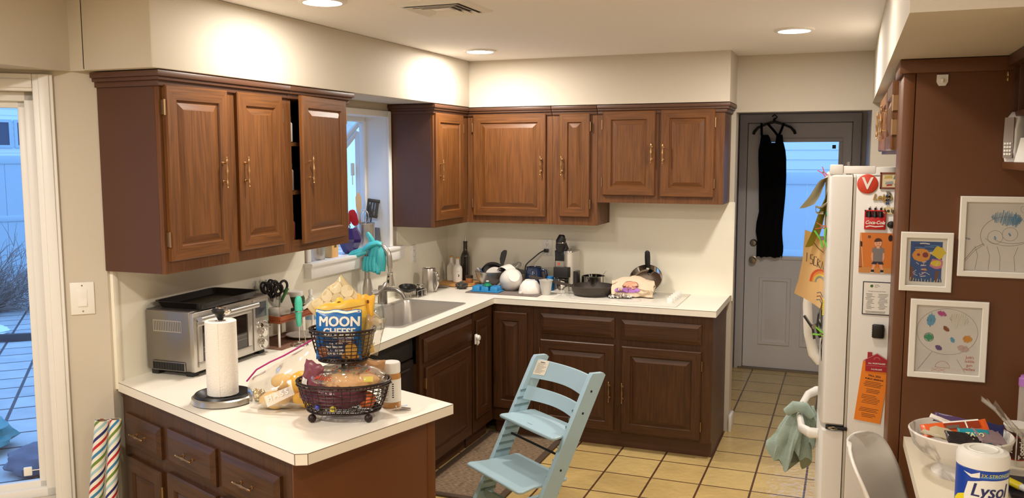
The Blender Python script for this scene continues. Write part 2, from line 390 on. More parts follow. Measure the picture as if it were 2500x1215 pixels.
# laminate backsplash on both walls
m = M()
m.box(0, .007, -3.11, WY0-.04, .914, 1.373, LAM); m.box(0, .007, WY0-.04, WY1+.10, .914, 1.165, LAM); m.box(0, .007, WY1+.10, -.007, .914, 1.373, LAM)
m.box(-.004, .014, -3.137, -3.11, .885, 1.373, LAM, bev=.002); struct(m, 'backsplash_left')
m = M(); m.box(.007, 1.23, -.007, 0, .914, 1.373, LAM); m.box(1.23, 2.055, -.007, 0, .914, 1.525, LAM); m.box(2.055, 2.062, -.012, 0.0, .88, 1.525, LAM); struct(m, 'backsplash_back')
m = M(); m.box(2.056, 2.075, -.02, .12, 0, .11, WHITE, bev=.003); struct(m, 'baseboard_back')
# garden window
gw = bpy.data.objects.new('window_1', None); COL.objects.link(gw); gw['kind'] = 'structure'
m = M(); XO = -.46
m.box(XO, -.0, WY0+.001, WY1-.001, WZ0-.03, WZ0+.001, WHITE)                                        # deep sill shelf
m.box(-.15, .0, WY1-.010, WY1-.001, WZ0, WZ1, WHITE); m.box(-.15, .0, WY0+.001, WY0+.010, WZ0, WZ1, WHITE); m.box(-.15, 0, WY0, WY1, WZ1-.010, WZ1-.001, WHITE)
m.build('reveal', gw)
m = M()
for y in (WY0, WY1-.03):
    m.box(-.19, -.15, y, y+.03, WZ0, WZ1, WHITE, bev=.003); m.box(XO, XO+.04, y, y+.03, WZ0, 1.80, WHITE, bev=.003); m.box(XO, -.19, y, y+.03, WZ0, WZ0+.03, WHITE)
    m.tube([(XO+.02, y+.015, 1.80), (-.17, y+.015, WZ1-.02)], .018, WHITE, n=4)
m.box(XO, XO+.04, WY0+.03, WY1-.03, WZ0+.001, WZ0+.04, WHITE); m.box(XO, XO+.04, WY0+.03, WY1-.03, 1.77, 1.80, WHITE); m.box(-.19, -.15, WY0+.03, WY1-.03, WZ1-.04, WZ1, WHITE)
m.build('window_frame', gw)
m = M()
for y in (WY0+.012, WY1-.018):
    a, b = XO+.045, -.195; 
    for c in ((a, a+.03, WZ0+.035, 1.78), (b-.03, b, WZ0+.035, 1.98), (a, b, WZ0+.035, WZ0+.065)): m.box(c[0], c[1], y-.004, y+.01, c[2], c[3], WHITE)
    m.tube([(a+.015, y+.003, 1.78), (b-.015, y+.003, 1.98)], .016, WHITE, n=4)
m.build('casement_sash', gw)
m = M(); m.box(-.245, -.23, WY1-.05, WY1-.022, 1.70, 1.78, WPLA, bev=.003); m.tube([(-.237, WY1-.04, 1.70), (-.237, WY1-.04, 1.64)], .004, WPLA); m.build('latch', gw)
m = M(); m.poly([(XO+.02, WY0+.03, WZ0+.04), (XO+.02, WY1-.03, WZ0+.04), (XO+.02, WY1-.03, 1.78), (XO+.02, WY0+.03, 1.78)], GLASS)
m.poly([(XO+.02, WY0+.03, 1.80), (XO+.02, WY1-.03, 1.80), (-.17, WY1-.03, WZ1-.02), (-.17, WY0+.03, WZ1-.02)], GLASS)
for y in (WY0+.015, WY1-.015): m.poly([(XO+.06, y, WZ0+.06), (-.21, y, WZ0+.06), (-.21, y, 1.96), (XO+.06, y, 1.79)], GLASS)
m.build('window_pane', gw, smooth=0)
m = M(); q = .026
for c in ((WY0-q, WY0+.011, WZ0+.012, WZ1+q), (WY1-.011, WY1+q, WZ0+.012, WZ1+q), (WY0+.011, WY1-.011, WZ1-.011, WZ1+q)): m.box(0, .016, c[0], c[1], c[2], c[3], WHITE, bev=.003)
m.build('casing', gw)
m = M(); m.box(0.0, .055, -1.82, -.757, 1.163, 1.232, WHITE, bev=.004); m.box(0, .062, -1.822, -.755, 1.226, 1.246, WHITE, bev=.003); m.build('window_sill', gw)
# wall plates
def plate(name, label, T, kind, w_=.072, h_=.118):
    o = thing(name, label, 'light switch' if kind == 'switch' else 'power outlet'); o.matrix_world = T
    m = M(); m.box(-w_/2, w_/2, -.006, 0, -h_/2, h_/2, WPLA, bev=.002); m.build('cover_plate', o)
    if kind == 'switch':
        m = M(); m.box(-.018, .018, -.008, -.005, -.035, .035, WPLA, bev=.001); m.rings([[(-.015, -.0075, -.03), (.015, -.0075, -.03), (.015, -.0075, 0), (-.015, -.0075, 0)], [(-.015, -.0115, -.03), (.015, -.0115, -.03), (.015, -.008, 0), (-.015, -.008, 0)]], WPLA); m.build('rocker', o)
    else:
        for z in (-.021, .021):
            m = M(); m.box(-.0165, .0165, -.008, -.005, z-.0145, z+.0145, WPLA, bev=.003)
            for x in (-.006, .006): m.box(x-.0012, x+.0012, -.0085, -.0078, z-.002, z+.007, INK)
            m.box(-.002, .002, -.0085, -.0078, z-.010, z-.006, INK); m.build('socket', o)
    m = M()
    for z in (-h_*.4, h_*.4): m.cyl((0, -.0062, z), (0, -.0072, z), .003, STEELD, n=8)
    m.build('screw', o)
    return o
plate('light_switch', 'white rocker light switch on the wall left of the upper cabinets', TB @ TR(.093, 0, 1.267, rz=180), 'switch', .086, .128)
plate('wall_outlet', 'white double outlet with a black plug on the back wall above the counter', TR(.782, -.007, 1.184), 'outlet')
plate('wall_outlet', 'white outlet on the window wall between the sink window and the corner', TR(.007, -.553, 1.166, rz=90), 'outlet')

# ceiling lamps and vent
LENS = mat('lamp_lens', (1.0, .93, .80, 1), .5, emit=14.0)
def downlight(x, y, label, k=1.0):
    o = thing('recessed_light', label, 'ceiling light', (x, y, ZC), group='recessed ceiling lights')
    m = M(); m.lathe([(.098, 0), (.098, -.006), (.090, -.010), (.079, -.010), (.076, 0)], WHITE, n=40, cap0=False, cap1=False); m.build('trim_ring', o)
    m = M(); m.lathe([(.077, -.001), (.077, -.0085), (.0, -.0085)], LENS, n=32, cap0=False); m.build('lens', o)
    a = bpy.data.lights.new('lamp', 'AREA'); a.shape = 'DISK'; a.size = .15; a.energy = LAMP_W*k; a.color = LAMP_COL
    l = bpy.data.objects.new('lamp_light', a); COL.objects.link(l); l.parent = o; l.location = (0, 0, -.012)
    return o
downlight(.713, -2.66, 'round recessed ceiling light above the left upper cabinets, nearest the camera', .72)
downlight(.640, -.86, 'round recessed ceiling light near the inner corner of the soffits', .95)
downlight(2.46, -1.09, 'round recessed ceiling light in front of the passage to the grey door')
for p in ((2.46, -2.7, .42), (2.46, -4.5, .6), (.55, -4.6, 1.35), (1.6, -6.6, 1.2), (.2, -6.8, 1.8), (3.0, -6.9, .5)):  # out-of-view lamps: first pair inferred from the light, the rest added as fill
    a = bpy.data.lights.new('lamp', 'AREA'); a.shape = 'DISK'; a.size = .15; a.energy = LAMP_W; a.color = LAMP_COL
    a.energy = LAMP_W*p[2]; l = bpy.data.objects.new('unseen_lamp', a); COL.objects.link(l); l.location = (p[0], p[1], ZC-.012)
v = thing('ceiling_vent', 'white square air vent with concentric louvres in the ceiling', 'air vent', (1.105, -2.345, ZC))
def sq(i, z): return [(-.165+i, -.165+i, z), (.165-i, -.165+i, z), (.165-i, .165-i, z), (-.165+i, .165-i, z)]
m = M(); m.rings([sq(0, 0), sq(.002, -.006), sq(.030, -.014), sq(.036, -.010)], WHITE, cap0=False, cap1=False); m.build('vent_frame', v, smooth=0)
m = M(); m.poly(sq(.02, -.001), mat('vent_dark', S(70, 60, 54), .8)); m.build('duct_opening', v)
for i in (.040, .068, .096):
    m = M(); m.rings([sq(i, -.018), sq(i+.001, -.019), sq(i+.018, -.006), sq(i+.017, -.005), sq(i, -.018)], WHITE, cap0=False, cap1=False); m.build('louvre', v, smooth=0)
m = M(); m.box(-.042, .042, -.042, .042, -.012, -.009, WHITE); m.build('centre_plate', v)

# ================================================================== CABINETS
def raised(m, x0, x1, z0, z1, mv, mh, t=.02, fw=.055, y0=0.0):
    """raised-panel door front on y=y0, front face towards -y"""
    def rc(i, y): return [(x0+i, y0+y, z0+i), (x1-i, y0+y, z0+i), (x1-i, y0+y, z1-i), (x0+i, y0+y, z1-i)]
    R_ = [rc(0, 0), rc(0, -t+.005), rc(.005, -t), rc(fw, -t), rc(fw+.005, -t+.009), rc(fw+.011, -t+.009), rc(fw+.036, -t+.001)]
    V = [[m.bm.verts.new(Vector(c)) for c in r] for r in R_]
    kv, kh = m.mi(mv), m.mi(mh)
    for i in range(len(V)-1):
        for j in range(4):
            f = m.bm.faces.new((V[i][j], V[i][(j+1) % 4], V[i+1][(j+1) % 4], V[i+1][j]))
            f.material_index = kh if j in (0, 2) else kv
    f = m.bm.faces.new(V[-1]); f.material_index = kv
    f = m.bm.faces.new(V[0][::-1]); f.material_index = kv
def drawer_front(m, x0, x1, z0, z1, mh, t=.02, b=.024):
    m.rings([[(x0+i, y, z0+i), (x1-i, y, z0+i), (x1-i, y, z1-i), (x0+i, y, z1-i)] for i, y in ((0, 0), (0, -t*.55), (b*.35, -t*.7), (b, -t))], mh)
def pull(parent, x, z, y=-.02, L_=.115, horiz=False, m_=None):
    """turned brass bar pull with two posts"""
    m = M(); m_ = m_ or BRASS
    n = 17; pts = []; rr = []
    prof = [(.0, .0015), (.02, .0042), (.05, .0022), (.10, .0046), (.16, .0055), (.22, .0032), (.30, .0036), (.40, .0045), (.46, .0060), (.50, .0066), (.54, .0060), (.60, .0045), (.70, .0036), (.78, .0032), (.84, .0055), (.90, .0046), (.95, .0022), (.98, .0042), (1.0, .0015)]
    for t, r in prof: pts.append((0, y-.022, (t-.5)*L_*1.12)); rr.append(r*.95)
    T = TR(x, 0, z, ry=90) if horiz else TR(x, 0, z)
    m.tube(pts, rr, m_, T, 10)
    for q in (-.33, .33):
        m.tube([(0, y+.001, q*L_), (0, y-.003, q*L_), (0, y-.004, q*L_), (0, y-.022, q*L_)], [.0065, .0065, .0032, .0032], m_, T, 10)
    return m.build('handle', parent)
def hinge(parent, x, z, y=-.006):
    m = M(); m.box(x-.004, x+.004, y-.016, y+.004, z-.028, z+.028, DARKBRASS); m.cyl((x, y-.016, z-.03), (x, y-.016, z+.03), .0042, DARKBRASS, n=8)
    return m.build('hinge', parent)
def cab_door(root, x0, x1, z0, z1, hx, hz, mv, mh, hinge_side, t=.02, hm=None, origin=None):
    m = M(); ox = origin or 0
    raised(m, x0-ox, x1-ox, z0, z1, mv, mh, t)
    d = m.build('door', root, smooth=0)
    if hx is not None: pull(d, hx-ox, hz, -t, m_=hm)
    if hinge_side:
        xx = (x0-.004 if hinge_side == 'L' else x1+.004)-ox
        for z in (z0+.085, z1-.085): hinge(d, xx, z, 0)
    return d
def crown(m, w, d, z, left=False, right=False, mm=None):
    o = .033; mm = mm or PANELD
    for i, (dz0, dz1, e) in enumerate(((-.045, -.02, .012), (-.024, -.008, .024), (-.010, .012, o))):
        m.box(-e if left else 0, w+(e if right else 0), -e, d, z+dz0, z+dz1, mm, bev=.003)
ZU, ZT = 1.372, 2.134
def upper(label, w, d, loc, rz, doors, z0=ZU, left=False, right=False, hollow=False, group='oak upper cabinets', side=None):
    o = thing('upper_cabinet', label, 'cabinet', (loc[0], loc[1], z0), rz, group)
    h = ZT-z0
    m = M(); sd = side or PANELD
    if hollow:
        m.box(0, .018, .02, d, 0, h, sd); m.box(w-.018, w, .02, d, 0, h, sd); m.box(0, w, .02, d, 0, .02, sd); m.box(0, w, .02, d, h-.02, h, sd); m.box(.018, w-.018, d-.012, d, 0, h, INSIDE)
        a, b, c, e = hollow
        m.box(0, a, 0, .02, 0, h, OAKF); m.box(b, w, 0, .02, 0, h, OAKF); m.box(a, b, 0, .02, 0, c, OAKH); m.box(a, b, 0, .02, e, h, OAKH)
    else:
        m.box(0, w, .02, d, 0, h, sd); m.box(0, w, 0, .0205, 0, h, OAKF)
    m.build('carcass', o)
    m = M(); crown(m, w, d, h, left, right); m.build('crown_molding', o)
    for (a, b, c, e, hx, hz, hs) in doors:
        cab_door(o, a, b, c-z0, e-z0, hx, None if hz is None else hz-z0, OAKV, OAKH, hs)
    return o
D = .305
G = .0025
# left wall (front faces +x): local x = world y - y0
q90 = Rd(90)
upper('brown oak upper cabinet with two doors above the toaster oven', .797, D-.002, (D, -3.158, 0), q90,
      [(.018, .372, 1.42, 2.095, .325, 1.758, 'L'), (.434, .748, 1.42, 2.095, .466, 1.758, 'R')], left=True)
cb = upper('brown oak upper cabinet beside the window with its door ajar', .52, D-.002, (D, -2.36, 0), q90, [], right=True, hollow=(.036, .482, .055, .715))
dd = cab_door(cb, .036, .488, 1.415-ZU, 2.105-ZU, .088, 1.762-ZU, OAKV, OAKH, 'R', origin=.488)
dd.location = (.488, -.001, 0); dd.rotation_euler = (0, 0, Rd(5.5))
m = M()
for z in (.27, .50): m.box(.019, .501, .03, D-.016, z, z+.018, OAKF)
m.build('shelf', cb)
rnd = random.Random(5)
for k, (z, h, c, nm, lb) in enumerate(((.289, .13, (150, 130, 120), 'spice_jar', 'small grey jar on the middle shelf of the ajar cabinet'), (.519, .12, (206, 200, 190), 'drinking_glass', 'pale tumbler on the top shelf of the ajar cabinet'), (.021, .16, (120, 60, 50), 'food_can', 'dark red can at the bottom of the ajar cabinet'), (.289, .10, (70, 50, 45), 'spice_jar', 'dark jar behind the pale one in the ajar cabinet'))):
    o = thing(nm, lb, 'jar' if k != 2 else 'can', (D-.055-.10*(k == 3), -2.36+.075+.05*(k == 3), ZU+z))
    m = M(); m.lathe([(.028, 0), (.030, .004), (.030, h*.72), (.022, h*.8), (.022, h*.82)], plain('shelfjar%d' % k, c, .3), n=18); m.build('body', o)
    m = M(); m.lathe([(.025, h*.82), (.025, h), (0, h)], STEELD, n=18); m.build('lid', o)
upper('narrow brown oak upper cabinet on the window wall right of the sink window', .525, D-.002, (D, -.832, 0), q90,
      [(.012, .425, 1.415, 2.092, .062, 1.735, 'R')], left=True)
# corner filler part of the back cabinets; back wall (front faces -y)
upper('brown oak upper cabinet with one wide door in the back corner', .607, D-.002, (D+.003, -D, 0), 0, [(.045, .566, 1.42, 2.10, .537, 1.763, 'L')])
upper('brown oak upper cabinet with one narrow door above the coffee machine', .306, D-.002, (.917, -D, 0), 0, [(.052, .258, 1.427, 2.097, .072, 1.763, 'R')], side=OAKF)
upper('short brown oak upper cabinet with two doors above the cooktop', .80, D-.002, (1.225, -D, 0), 0,
      [(.036, .376, 1.572, 2.108, .355, 1.842, 'L'), (.408, .742, 1.568, 2.112, .428, 1.838, 'R')], z0=1.524, right=True, side=PANELD)

# base cabinets
def base(label, w, d, loc, rz, doors, drawers, h=.874, toe=.10, group='oak base cabinets', side=None, setback=.06, hollow=False, xs=0.0):
    o = thing('base_cabinet', label, 'cabinet', (loc[0], loc[1], 0), rz, group)
    m = M(); sd = side or PANELD
    if hollow:
        m.box(0, .018, .02, d, toe, .70, sd); m.box(w-.018, w, .02, d, toe, .70, sd); m.box(.018, w-.018, .02, d, toe, toe+.02, sd); m.box(.018, w-.018, d-.012, d, toe+.02, h, INSIDE)
    else: m.box(xs, w, .02, d, toe, h, sd)
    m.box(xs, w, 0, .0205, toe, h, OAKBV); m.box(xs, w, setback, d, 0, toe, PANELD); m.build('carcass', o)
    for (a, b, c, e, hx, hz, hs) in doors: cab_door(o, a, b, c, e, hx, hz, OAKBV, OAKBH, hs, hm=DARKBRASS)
    for (a, b, c, e, p) in drawers:
        m = M(); drawer_front(m, a, b, c, e, OAKBH); dr = m.build('drawer', o, smooth=0)
        if p: pull(dr, (a+b)/2, (c+e)/2, -.02, .10, True, DARKBRASS)
    return o
FB = .61
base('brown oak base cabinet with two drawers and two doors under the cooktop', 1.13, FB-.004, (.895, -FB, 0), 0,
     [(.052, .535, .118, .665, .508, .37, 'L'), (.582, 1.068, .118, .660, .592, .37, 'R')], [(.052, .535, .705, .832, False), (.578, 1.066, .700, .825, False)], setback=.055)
o = base('brown oak corner base cabinet with two narrow doors meeting at a white safety latch', .28, FB-.004, (.613, -FB, 0), 0, [(.008, .242, .187, .826, None, None, None)], [], setback=.055)
m = M()
m.box(-.605, -.003, -.298, FB-.004, .10, .874, PANELD); m.box(-.022, -.002, -.325, -.001, .1, .874, OAKBV); m.box(-.605, -.05, -.325, -.0, 0, .1, PANELD); m.build('side_carcass', o)
m = M(); raised(m, .0, .215, .187, .81, OAKBV, OAKBH); d2 = m.build('door', o, loc=(-.002, -.30, 0), rot=q90, smooth=0)
b = base('brown oak sink base cabinet with a false drawer front over one door', .70, FB-.004, (FB, -1.645, 0), q90, [(.05, .655, .115, .672, None, None, 'L')], [(.035, .682, .700, .835, False)], setback=.055, hollow=True)
# white child safety latch across the two doors
o = thing('safety_latch', 'white child safety latch on the base cabinet doors near the corner', 'latch', (FB+.020, -.935, .70), q90)
m = M(); m.box(-.016, .016, -.012, 0, -.03, .034, WPLA, bev=.006); m.build('latch_base', o)
m = M(); m.lathe([(.016, 0), (.018, .012), (.014, .020), (0, .022)], WPLA, TR(0, -.012, .012, rx=90), 20); m.tube([(0, -.018, .008), (0, -.022, -.02), (0, -.016, -.034)], [.009, .008, .004], WPLA); m.build('release_knob', o)
# dishwasher in the dark gap
o = thing('dishwasher', 'dark dishwasher under the counter beside the sink cabinet', 'dishwasher', (FB-.03, -2.28, 0), q90)
DW = mat('dark_dishwasher', S(40, 30, 26), .45)
m = M(); m.box(0, .63, .03, .55, .10, .70, DW); m.box(0, .63, .03, .04, .70, .87, DW); m.box(0, .63, .08, .5, 0.0, .1, DW); m.build('body', o)
m = M(); m.box(.005, .625, 0, .03, .12, .73, DW, bev=.004); m.build('door', o)
m = M(); m.box(.005, .625, .004, .03, .74, .865, BLACKM, bev=.004); m.build('control_panel', o)
m = M(); m.tube([(.10, -.0, .70), (.10, -.022, .70), (.53, -.022, .70), (.53, 0, .70)], .007, DW); m.build('handle', o)
# peninsula
PA = -21.05; ca, sa = math.cos(Rd(PA)), math.sin(Rd(PA))
pb = (-sa, ca)
px0, py0 = -.02+pb[0]*.022, -3.135+pb[1]*.022
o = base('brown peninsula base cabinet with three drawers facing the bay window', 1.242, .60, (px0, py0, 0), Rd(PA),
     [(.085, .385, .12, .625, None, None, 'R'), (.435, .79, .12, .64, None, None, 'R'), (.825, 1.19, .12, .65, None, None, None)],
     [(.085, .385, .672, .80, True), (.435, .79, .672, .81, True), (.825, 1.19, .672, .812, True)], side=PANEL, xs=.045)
m = M(); m.box(1.2425, 1.251, 0.0, .60, .0, .874, PANEL, bev=.001); m.box(1.2425, 1.253, .565, .602, 0, .874, PANEL, bev=.002); m.build('end_panel', o)
# countertop, one continuous U with the sink cut out
o = thing('countertop', 'white laminate U-shaped countertop with brown edge seams', 'countertop', (0, 0, 0))
m = M()
A_ = (.0, -3.138); Bc = (1.186, -3.598); Cc = (1.222, -3.580); Dc = (1.413, -2.930); Ec = (.635, -2.632)
pieces = [[(.007, -.635), (2.045, -.635), (2.045, -.007), (.007, -.007)],
          [(.007, -.905), (.635, -.905), (.635, -.635), (.007, -.635)], [(.007, -1.725), (.125, -1.725), (.125, -.905), (.007, -.905)], [(.545, -1.725), (.635, -1.725), (.635, -.905), (.545, -.905)],
          [(.007, -2.632), (.635, -2.632), (.635, -1.725), (.007, -1.725)],
          [(.007, -3.132), Bc, Cc, Dc, Ec, (.007, -2.632)]]
for p in pieces: m.prism(p, .876, .914, COUNTER)
def edge(a, b, e=.0006):
    a = Vector((a[0], a[1], 0)); b = Vector((b[0], b[1], 0)); t = (b-a).normalized(); n = Vector((t.y, -t.x, 0))*e
    for z0, z1 in ((.9118, .9134), (.8755, .8768)):
        m.rings([[tuple(c+Vector((0, 0, z))) for c in (a+n, b+n, b-n, a-n)] for z in (z0, z1)], SEAM)
for a, b in (((.635, -.635), (2.045, -.635)), ((2.045, -.635), (2.045, -.007)), ((.635, -2.632), (.635, -.635)), ((.007, -3.132), Bc), (Bc, Cc), (Cc, Dc), (Dc, Ec)): edge(a, b)
for p in (Bc, Cc): m.box(p[0]-.0008, p[0]+.0008, p[1]-.0008, p[1]+.0008, .876, .9134, SEAM)
m.build('worktop', o, smooth=0)
# sink
o = thing('kitchen_sink', 'stainless steel drop-in sink in the counter under the window', 'sink', (.335, -1.318, .914))
m = M(); a, b = .225, .425
def rr(hx, hy, r, z, n=5):
    out = []
    for (sx, sy, a0) in ((1, 1, 0), (-1, 1, 90), (-1, -1, 180), (1, -1, 270)):
        for i in range(n+1):
            t = Rd(a0+90*i/n); out.append((sx*(hx-r)+r*math.cos(t), sy*(hy-r)+r*math.sin(t), z))
    return out
m.rings([rr(a, b, .03, .0005), rr(a, b, .03, .004), rr(a-.012, b-.012, .03, .006), rr(a-.03, b-.03, .04, .002), rr(a-.034, b-.034, .045, -.01), rr(a-.045, b-.045, .06, -.17), rr(a-.10, b-.10, .06, -.185), rr(.03, .03, .028, -.188)], SINKST, cap0=False); m.build('basin', o)
m = M(); m.lathe([(.045, -.186), (.045, -.183), (.03, -.184), (0, -.19)], CHROME, n=24, cap0=False); m.build('drain', o)
# cooktop with knobs
o = thing('cooktop', 'white glass cooktop set into the counter with five white knobs', 'cooktop', (1.40, -.325, .914))
m = M(); m.box(-.40, .40, -.255, .255, .0005, .005, mat('white_cooktop_glass', S(226, 222, 210), .14, var=.05, vscale=9), bev=.002); m.build('glass_top', o)
RG = mat('burner_ring', S(190, 184, 172), .3)
for (x, y, r) in ((-.22, -.12, .09), (-.22, .13, .075), (.08, -.12, .075), (.08, .13, .105)):
    m = M(); m.lathe([(r, .005), (r, .0056), (r-.004, .0056), (r-.004, .005)], RG, TR(x, y, 0), 40, cap0=False, cap1=False); m.build('burner_ring', o)
for k in range(5):
    y = -.115+k*.070; x = .335
    m = M(); m.lathe([(.024, .005), (.024, .012), (.021, .022), (.019, .024), (0, .024)], WPLA, TR(x, y, 0), 24); m.box(-.0055, .0055, -.022, .022, .022, .034, WPLA, TR(x, y, 0, rz=70+k*9), bev=.003); m.build('knob', o)
# tall pantry panel, cabinets over the refrigerator and desk hutch on the right
o = thing('pantry_cabinet', 'tall dark brown cabinet side panel beside the refrigerator', 'cabinet', (2.905, -2.56, 0))
m = M(); m.box(0.038, .588, 0, .02, 0, 2.10, PANEL); m.box(0, .036, .0, .30, 0, 2.10, PANEL, bev=.002); m.box(.004, .588, .022, .28, .0, 2.098, PANEL); m.build('carcass', o)
m = M(); m.box(-.014, .588, -.0142, .0, 2.095, 2.14, PANEL, bev=.003); m.box(-.014, .0, -.014, .3, 2.095, 2.14, PANEL, bev=.003); m.build('crown_molding', o)
pull(o, .040, .655, 0, .115, False, BRASS)
o = thing('upper_cabinet', 'brown oak cabinet above the refrigerator with brass hinged doors seen edge-on', 'cabinet', (2.905, -.60, 1.83), Rd(-90), 'oak upper cabinets')
m = M(); m.box(0, 1.655, .02, .59, 0, .30, PANELD); m.box(0, 1.655, 0, .0205, 0, .30, OAKF); m.build('carcass', o)
for (a, b, hx, hs) in ((.05, .52, .50, 'L'), (.55, 1.04, .57, 'R'), (1.10, 1.60, 1.14, 'R')): cab_door(o, a, b, .015, .275, hx, .14, OAKV, OAKH, hs, hm=BRASS)
o = thing('wall_hutch', 'dark brown open wall shelf unit with upright dividers above the desk', 'shelf', (3.205, -2.575, 1.782), Rd(-90))
m = M(); h = .355; dpt = .29
m.box(0, 1.0, 0, dpt, 0, .022, PANEL, bev=.002); m.box(0, 1.0, 0, dpt, h-.03, h, PANELD); m.box(0, 1.0, dpt-.012, dpt, .022, h-.03, PANELD); m.box(.98, 1.0, 0, dpt, .022, h-.03, PANELD); m.box(0, .012, .02, dpt, .022, h-.03, PANELD); m.build('carcass', o)
m = M(); m.box(.012, .98, .02, dpt-.012, .165, .18, PANELD); m.build('shelf', o)
for x in (.10, .22, .36, .52):
    m = M(); m.box(x, x+.012, .02, dpt-.012, .18, h-.03, PANELD); m.build('divider', o)
m = M(); m.box(.02, .05, -.006, .0, .29, .305, BRASS, bev=.002); m.box(.02, .05, -.006, .0, .275, .288, BRASS, bev=.002); m.build('catch', o)
# desk
o = thing('desk', 'white topped built-in desk below the framed drawings', 'desk', (2.955, -3.9, 0))
DESKW = mat('white_desk_top', S(238, 228, 206), .35)
m = M(); m.rings([[(x, y, z) for x, y in ((.028, 0), (.54, 0), (.54, 1.337), (0, 1.337))] for z in (.825, .86)], DESKW); m.build('desk_top', o, smooth=0)
m = M(); m.box(.10, .54, .05, .70, .0, .825, PANELD); m.build('drawer_base', o)
m = M(); m.tube([(.10, .5, .60), (.07, .5, .60), (.07, .4, .60), (.10, .4, .60)], .005, BRASS); m.build('handle', o)

# ================================================================== REFRIGERATOR AND ITS MAGNETS
FX, FY = 2.675, -2.2
o = thing('refrigerator', 'white bottom-freezer refrigerator with curved doors beside the pantry panel', 'refrigerator', (FX, FY, 0))
def doorsec(): 
    return [(.085, 0), (.030, 0), (.014, .004), (.004, .016), (-.004, .05), (-.018, .2), (-.024, .455), (-.018, .71), (-.004, .86), (.004, .894), (.014, .906), (.03, .91), (.085, .91)]
m = M(); m.box(.098, .78, 0, .91, .03, 1.745, FRIDGE, bev=.006); m.box(.12, .78, .03, .88, 0, .03, BLACKM); m.build('body', o)
for nm, z0, z1 in (('upper_door', .765, 1.752), ('freezer_door', .085, .748)):
    m = M(); c = (.04, .455)
    def sc(k, z): return [(c[0]+(x-c[0])*k, c[1]+(y-c[1])*(1-(1-k)*.3), z) for x, y in doorsec()]
    m.rings([sc(.94, z0), sc(1, z0+.008), sc(1, z1-.008), sc(.94, z1)], FRIDGE); dd = m.build(nm, o, smooth=30)
    m = M()
    if nm == 'upper_door':
        pts = [(-.012, .27, 1.44), (-.04, .265, 1.41), (-.064, .262, 1.32), (-.074, .26, 1.2), (-.066, .262, 1.08), (-.042, .265, .99), (-.012, .27, .955)]
        m.tube(pts, [.016, .017, .015, .014, .015, .017, .016], FRIDGE, n=12, flat=1.3)
    else:
        pts = [(-.004, .78, .70), (-.04, .77, .70), (-.075, .70, .695), (-.095, .5, .69), (-.098, .40, .69), (-.075, .17, .69), (-.04, .10, .695), (-.004, .09, .70)]
        m.tube(pts, [.016, .017, .015, .014, .014, .015, .017, .016], FRIDGE, n=12, flat=1.3)
    m.build('handle', dd)
m = M(); m.box(.0, .05, .006, .075, 1.752, 1.79, FRIDGE, bev=.006); m.box(.05, .165, .010, .05, 1.755, 1.785, WPLA, bev=.004); m.cyl((.07, .03, 1.75), (.07, .03, 1.80), .010, STEELD); m.build('hinge_cover', o)
m = M(); m.box(.088, .097, .006, .90, .09, 1.74, mat('door_gasket', S(196, 188, 172), .6)); m.build('gasket', o)
m = M(); m.box(.02, .10, -.007, .02, .75, .762, BLACKM, bev=.002); m.tube([(.03, -.008, .756), (.05, -.010, .762), (.065, -.010, .756), (.05, -.010, .751), (.03, -.008, .756)], .002, CHROME, n=6); m.build('hinge', o)
o = thing('plastic_bowl', 'shallow white plastic lid lying on top of the refrigerator', 'bowl', (2.865, -2.06, 1.746))
m = M(); m.lathe([(.05, 0), (.058, .004), (.060, .034), (.056, .034), (.052, .008), (0, .008)], WPLA, n=30); m.build('body', o)
def sheet(m, x0, x1, z0, z1, mt, T, th=.0012, bev=0): m.box(x0, x1, 0, th, z0, z1, mt, T, bev)
YF = FY-.0015                      # plane just in front of the refrigerator's near side
def fl(x, z): return TR(x, YF, z)
# round V magnet
o = thing('letter_magnet', 'round red magnet with a white letter V on the refrigerator side', 'magnet', (2.812, YF, 1.718))
m = M(); m.lathe([(.037, -.001), (.037, .003), (.034, .005), (0, .005)], mat('magnet_red', S(212, 70, 48), .4), TR(rx=90), 32); m.build('disc', o)
m = M(); m.text('V', .062, PAPER, TR(0, -.0062, 0) @ UP, bold=.0014, depth=.0006); m.build('letter', o)
def lines(m, x0, x1, z, n, dz, T, mt=INK, wd=.0012, ry=-.0017, jag=.25, seed=1):
    rn = random.Random(seed)
    for k in range(n):
        a = x0+(x1-x0)*rn.uniform(0, jag)*.5; b = x1-(x1-x0)*rn.uniform(0, jag)
        m.poly([(a, ry, z-k*dz), (b, ry, z-k*dz), (b, ry, z-k*dz+wd), (a, ry, z-k*dz+wd)], mt, T)
o = thing('picture_magnet', 'small brown framed picture magnet at the top of the refrigerator side', 'magnet', (2.855, YF, 1.70))
m = M(); BF = plain('brown_frame', (120, 58, 36), .5)
for c in ((0, .085, 0, .006), (0, .085, .056, .062), (0, .006, 0, .062), (.079, .085, 0, .062)): m.box(c[0], c[1], -.007, 0, c[2], c[3], BF, bev=.001)
m.build('frame', o)
m = M(); m.box(.005, .08, -.003, 0, .005, .057, plain('pic_cream', (222, 206, 168), .7))
for (x, z, w_, h_, c) in ((.014, .038, .03, .012, (190, 170, 90)), (.046, .036, .016, .016, (110, 130, 120)), (.018, .016, .03, .013, (150, 160, 160)), (.022, .01, .022, .008, (170, 60, 50)), (.05, .014, .02, .012, (120, 110, 90))):
    m.poly([(x, -.0034, z), (x+w_, -.0034, z+.002), (x+w_*.9, -.0034, z+h_), (x+.003, -.0034, z+h_*.8)], plain('pic%d%d' % (c[0], c[1]), c, .7))
m.build('picture', o)
GOLD = mat('gold_letters', S(190, 160, 96), .35, .6)
o = thing('name_magnet', 'gold script word magnet reading Leigh on the refrigerator side', 'magnet', (2.832, YF, 1.668))
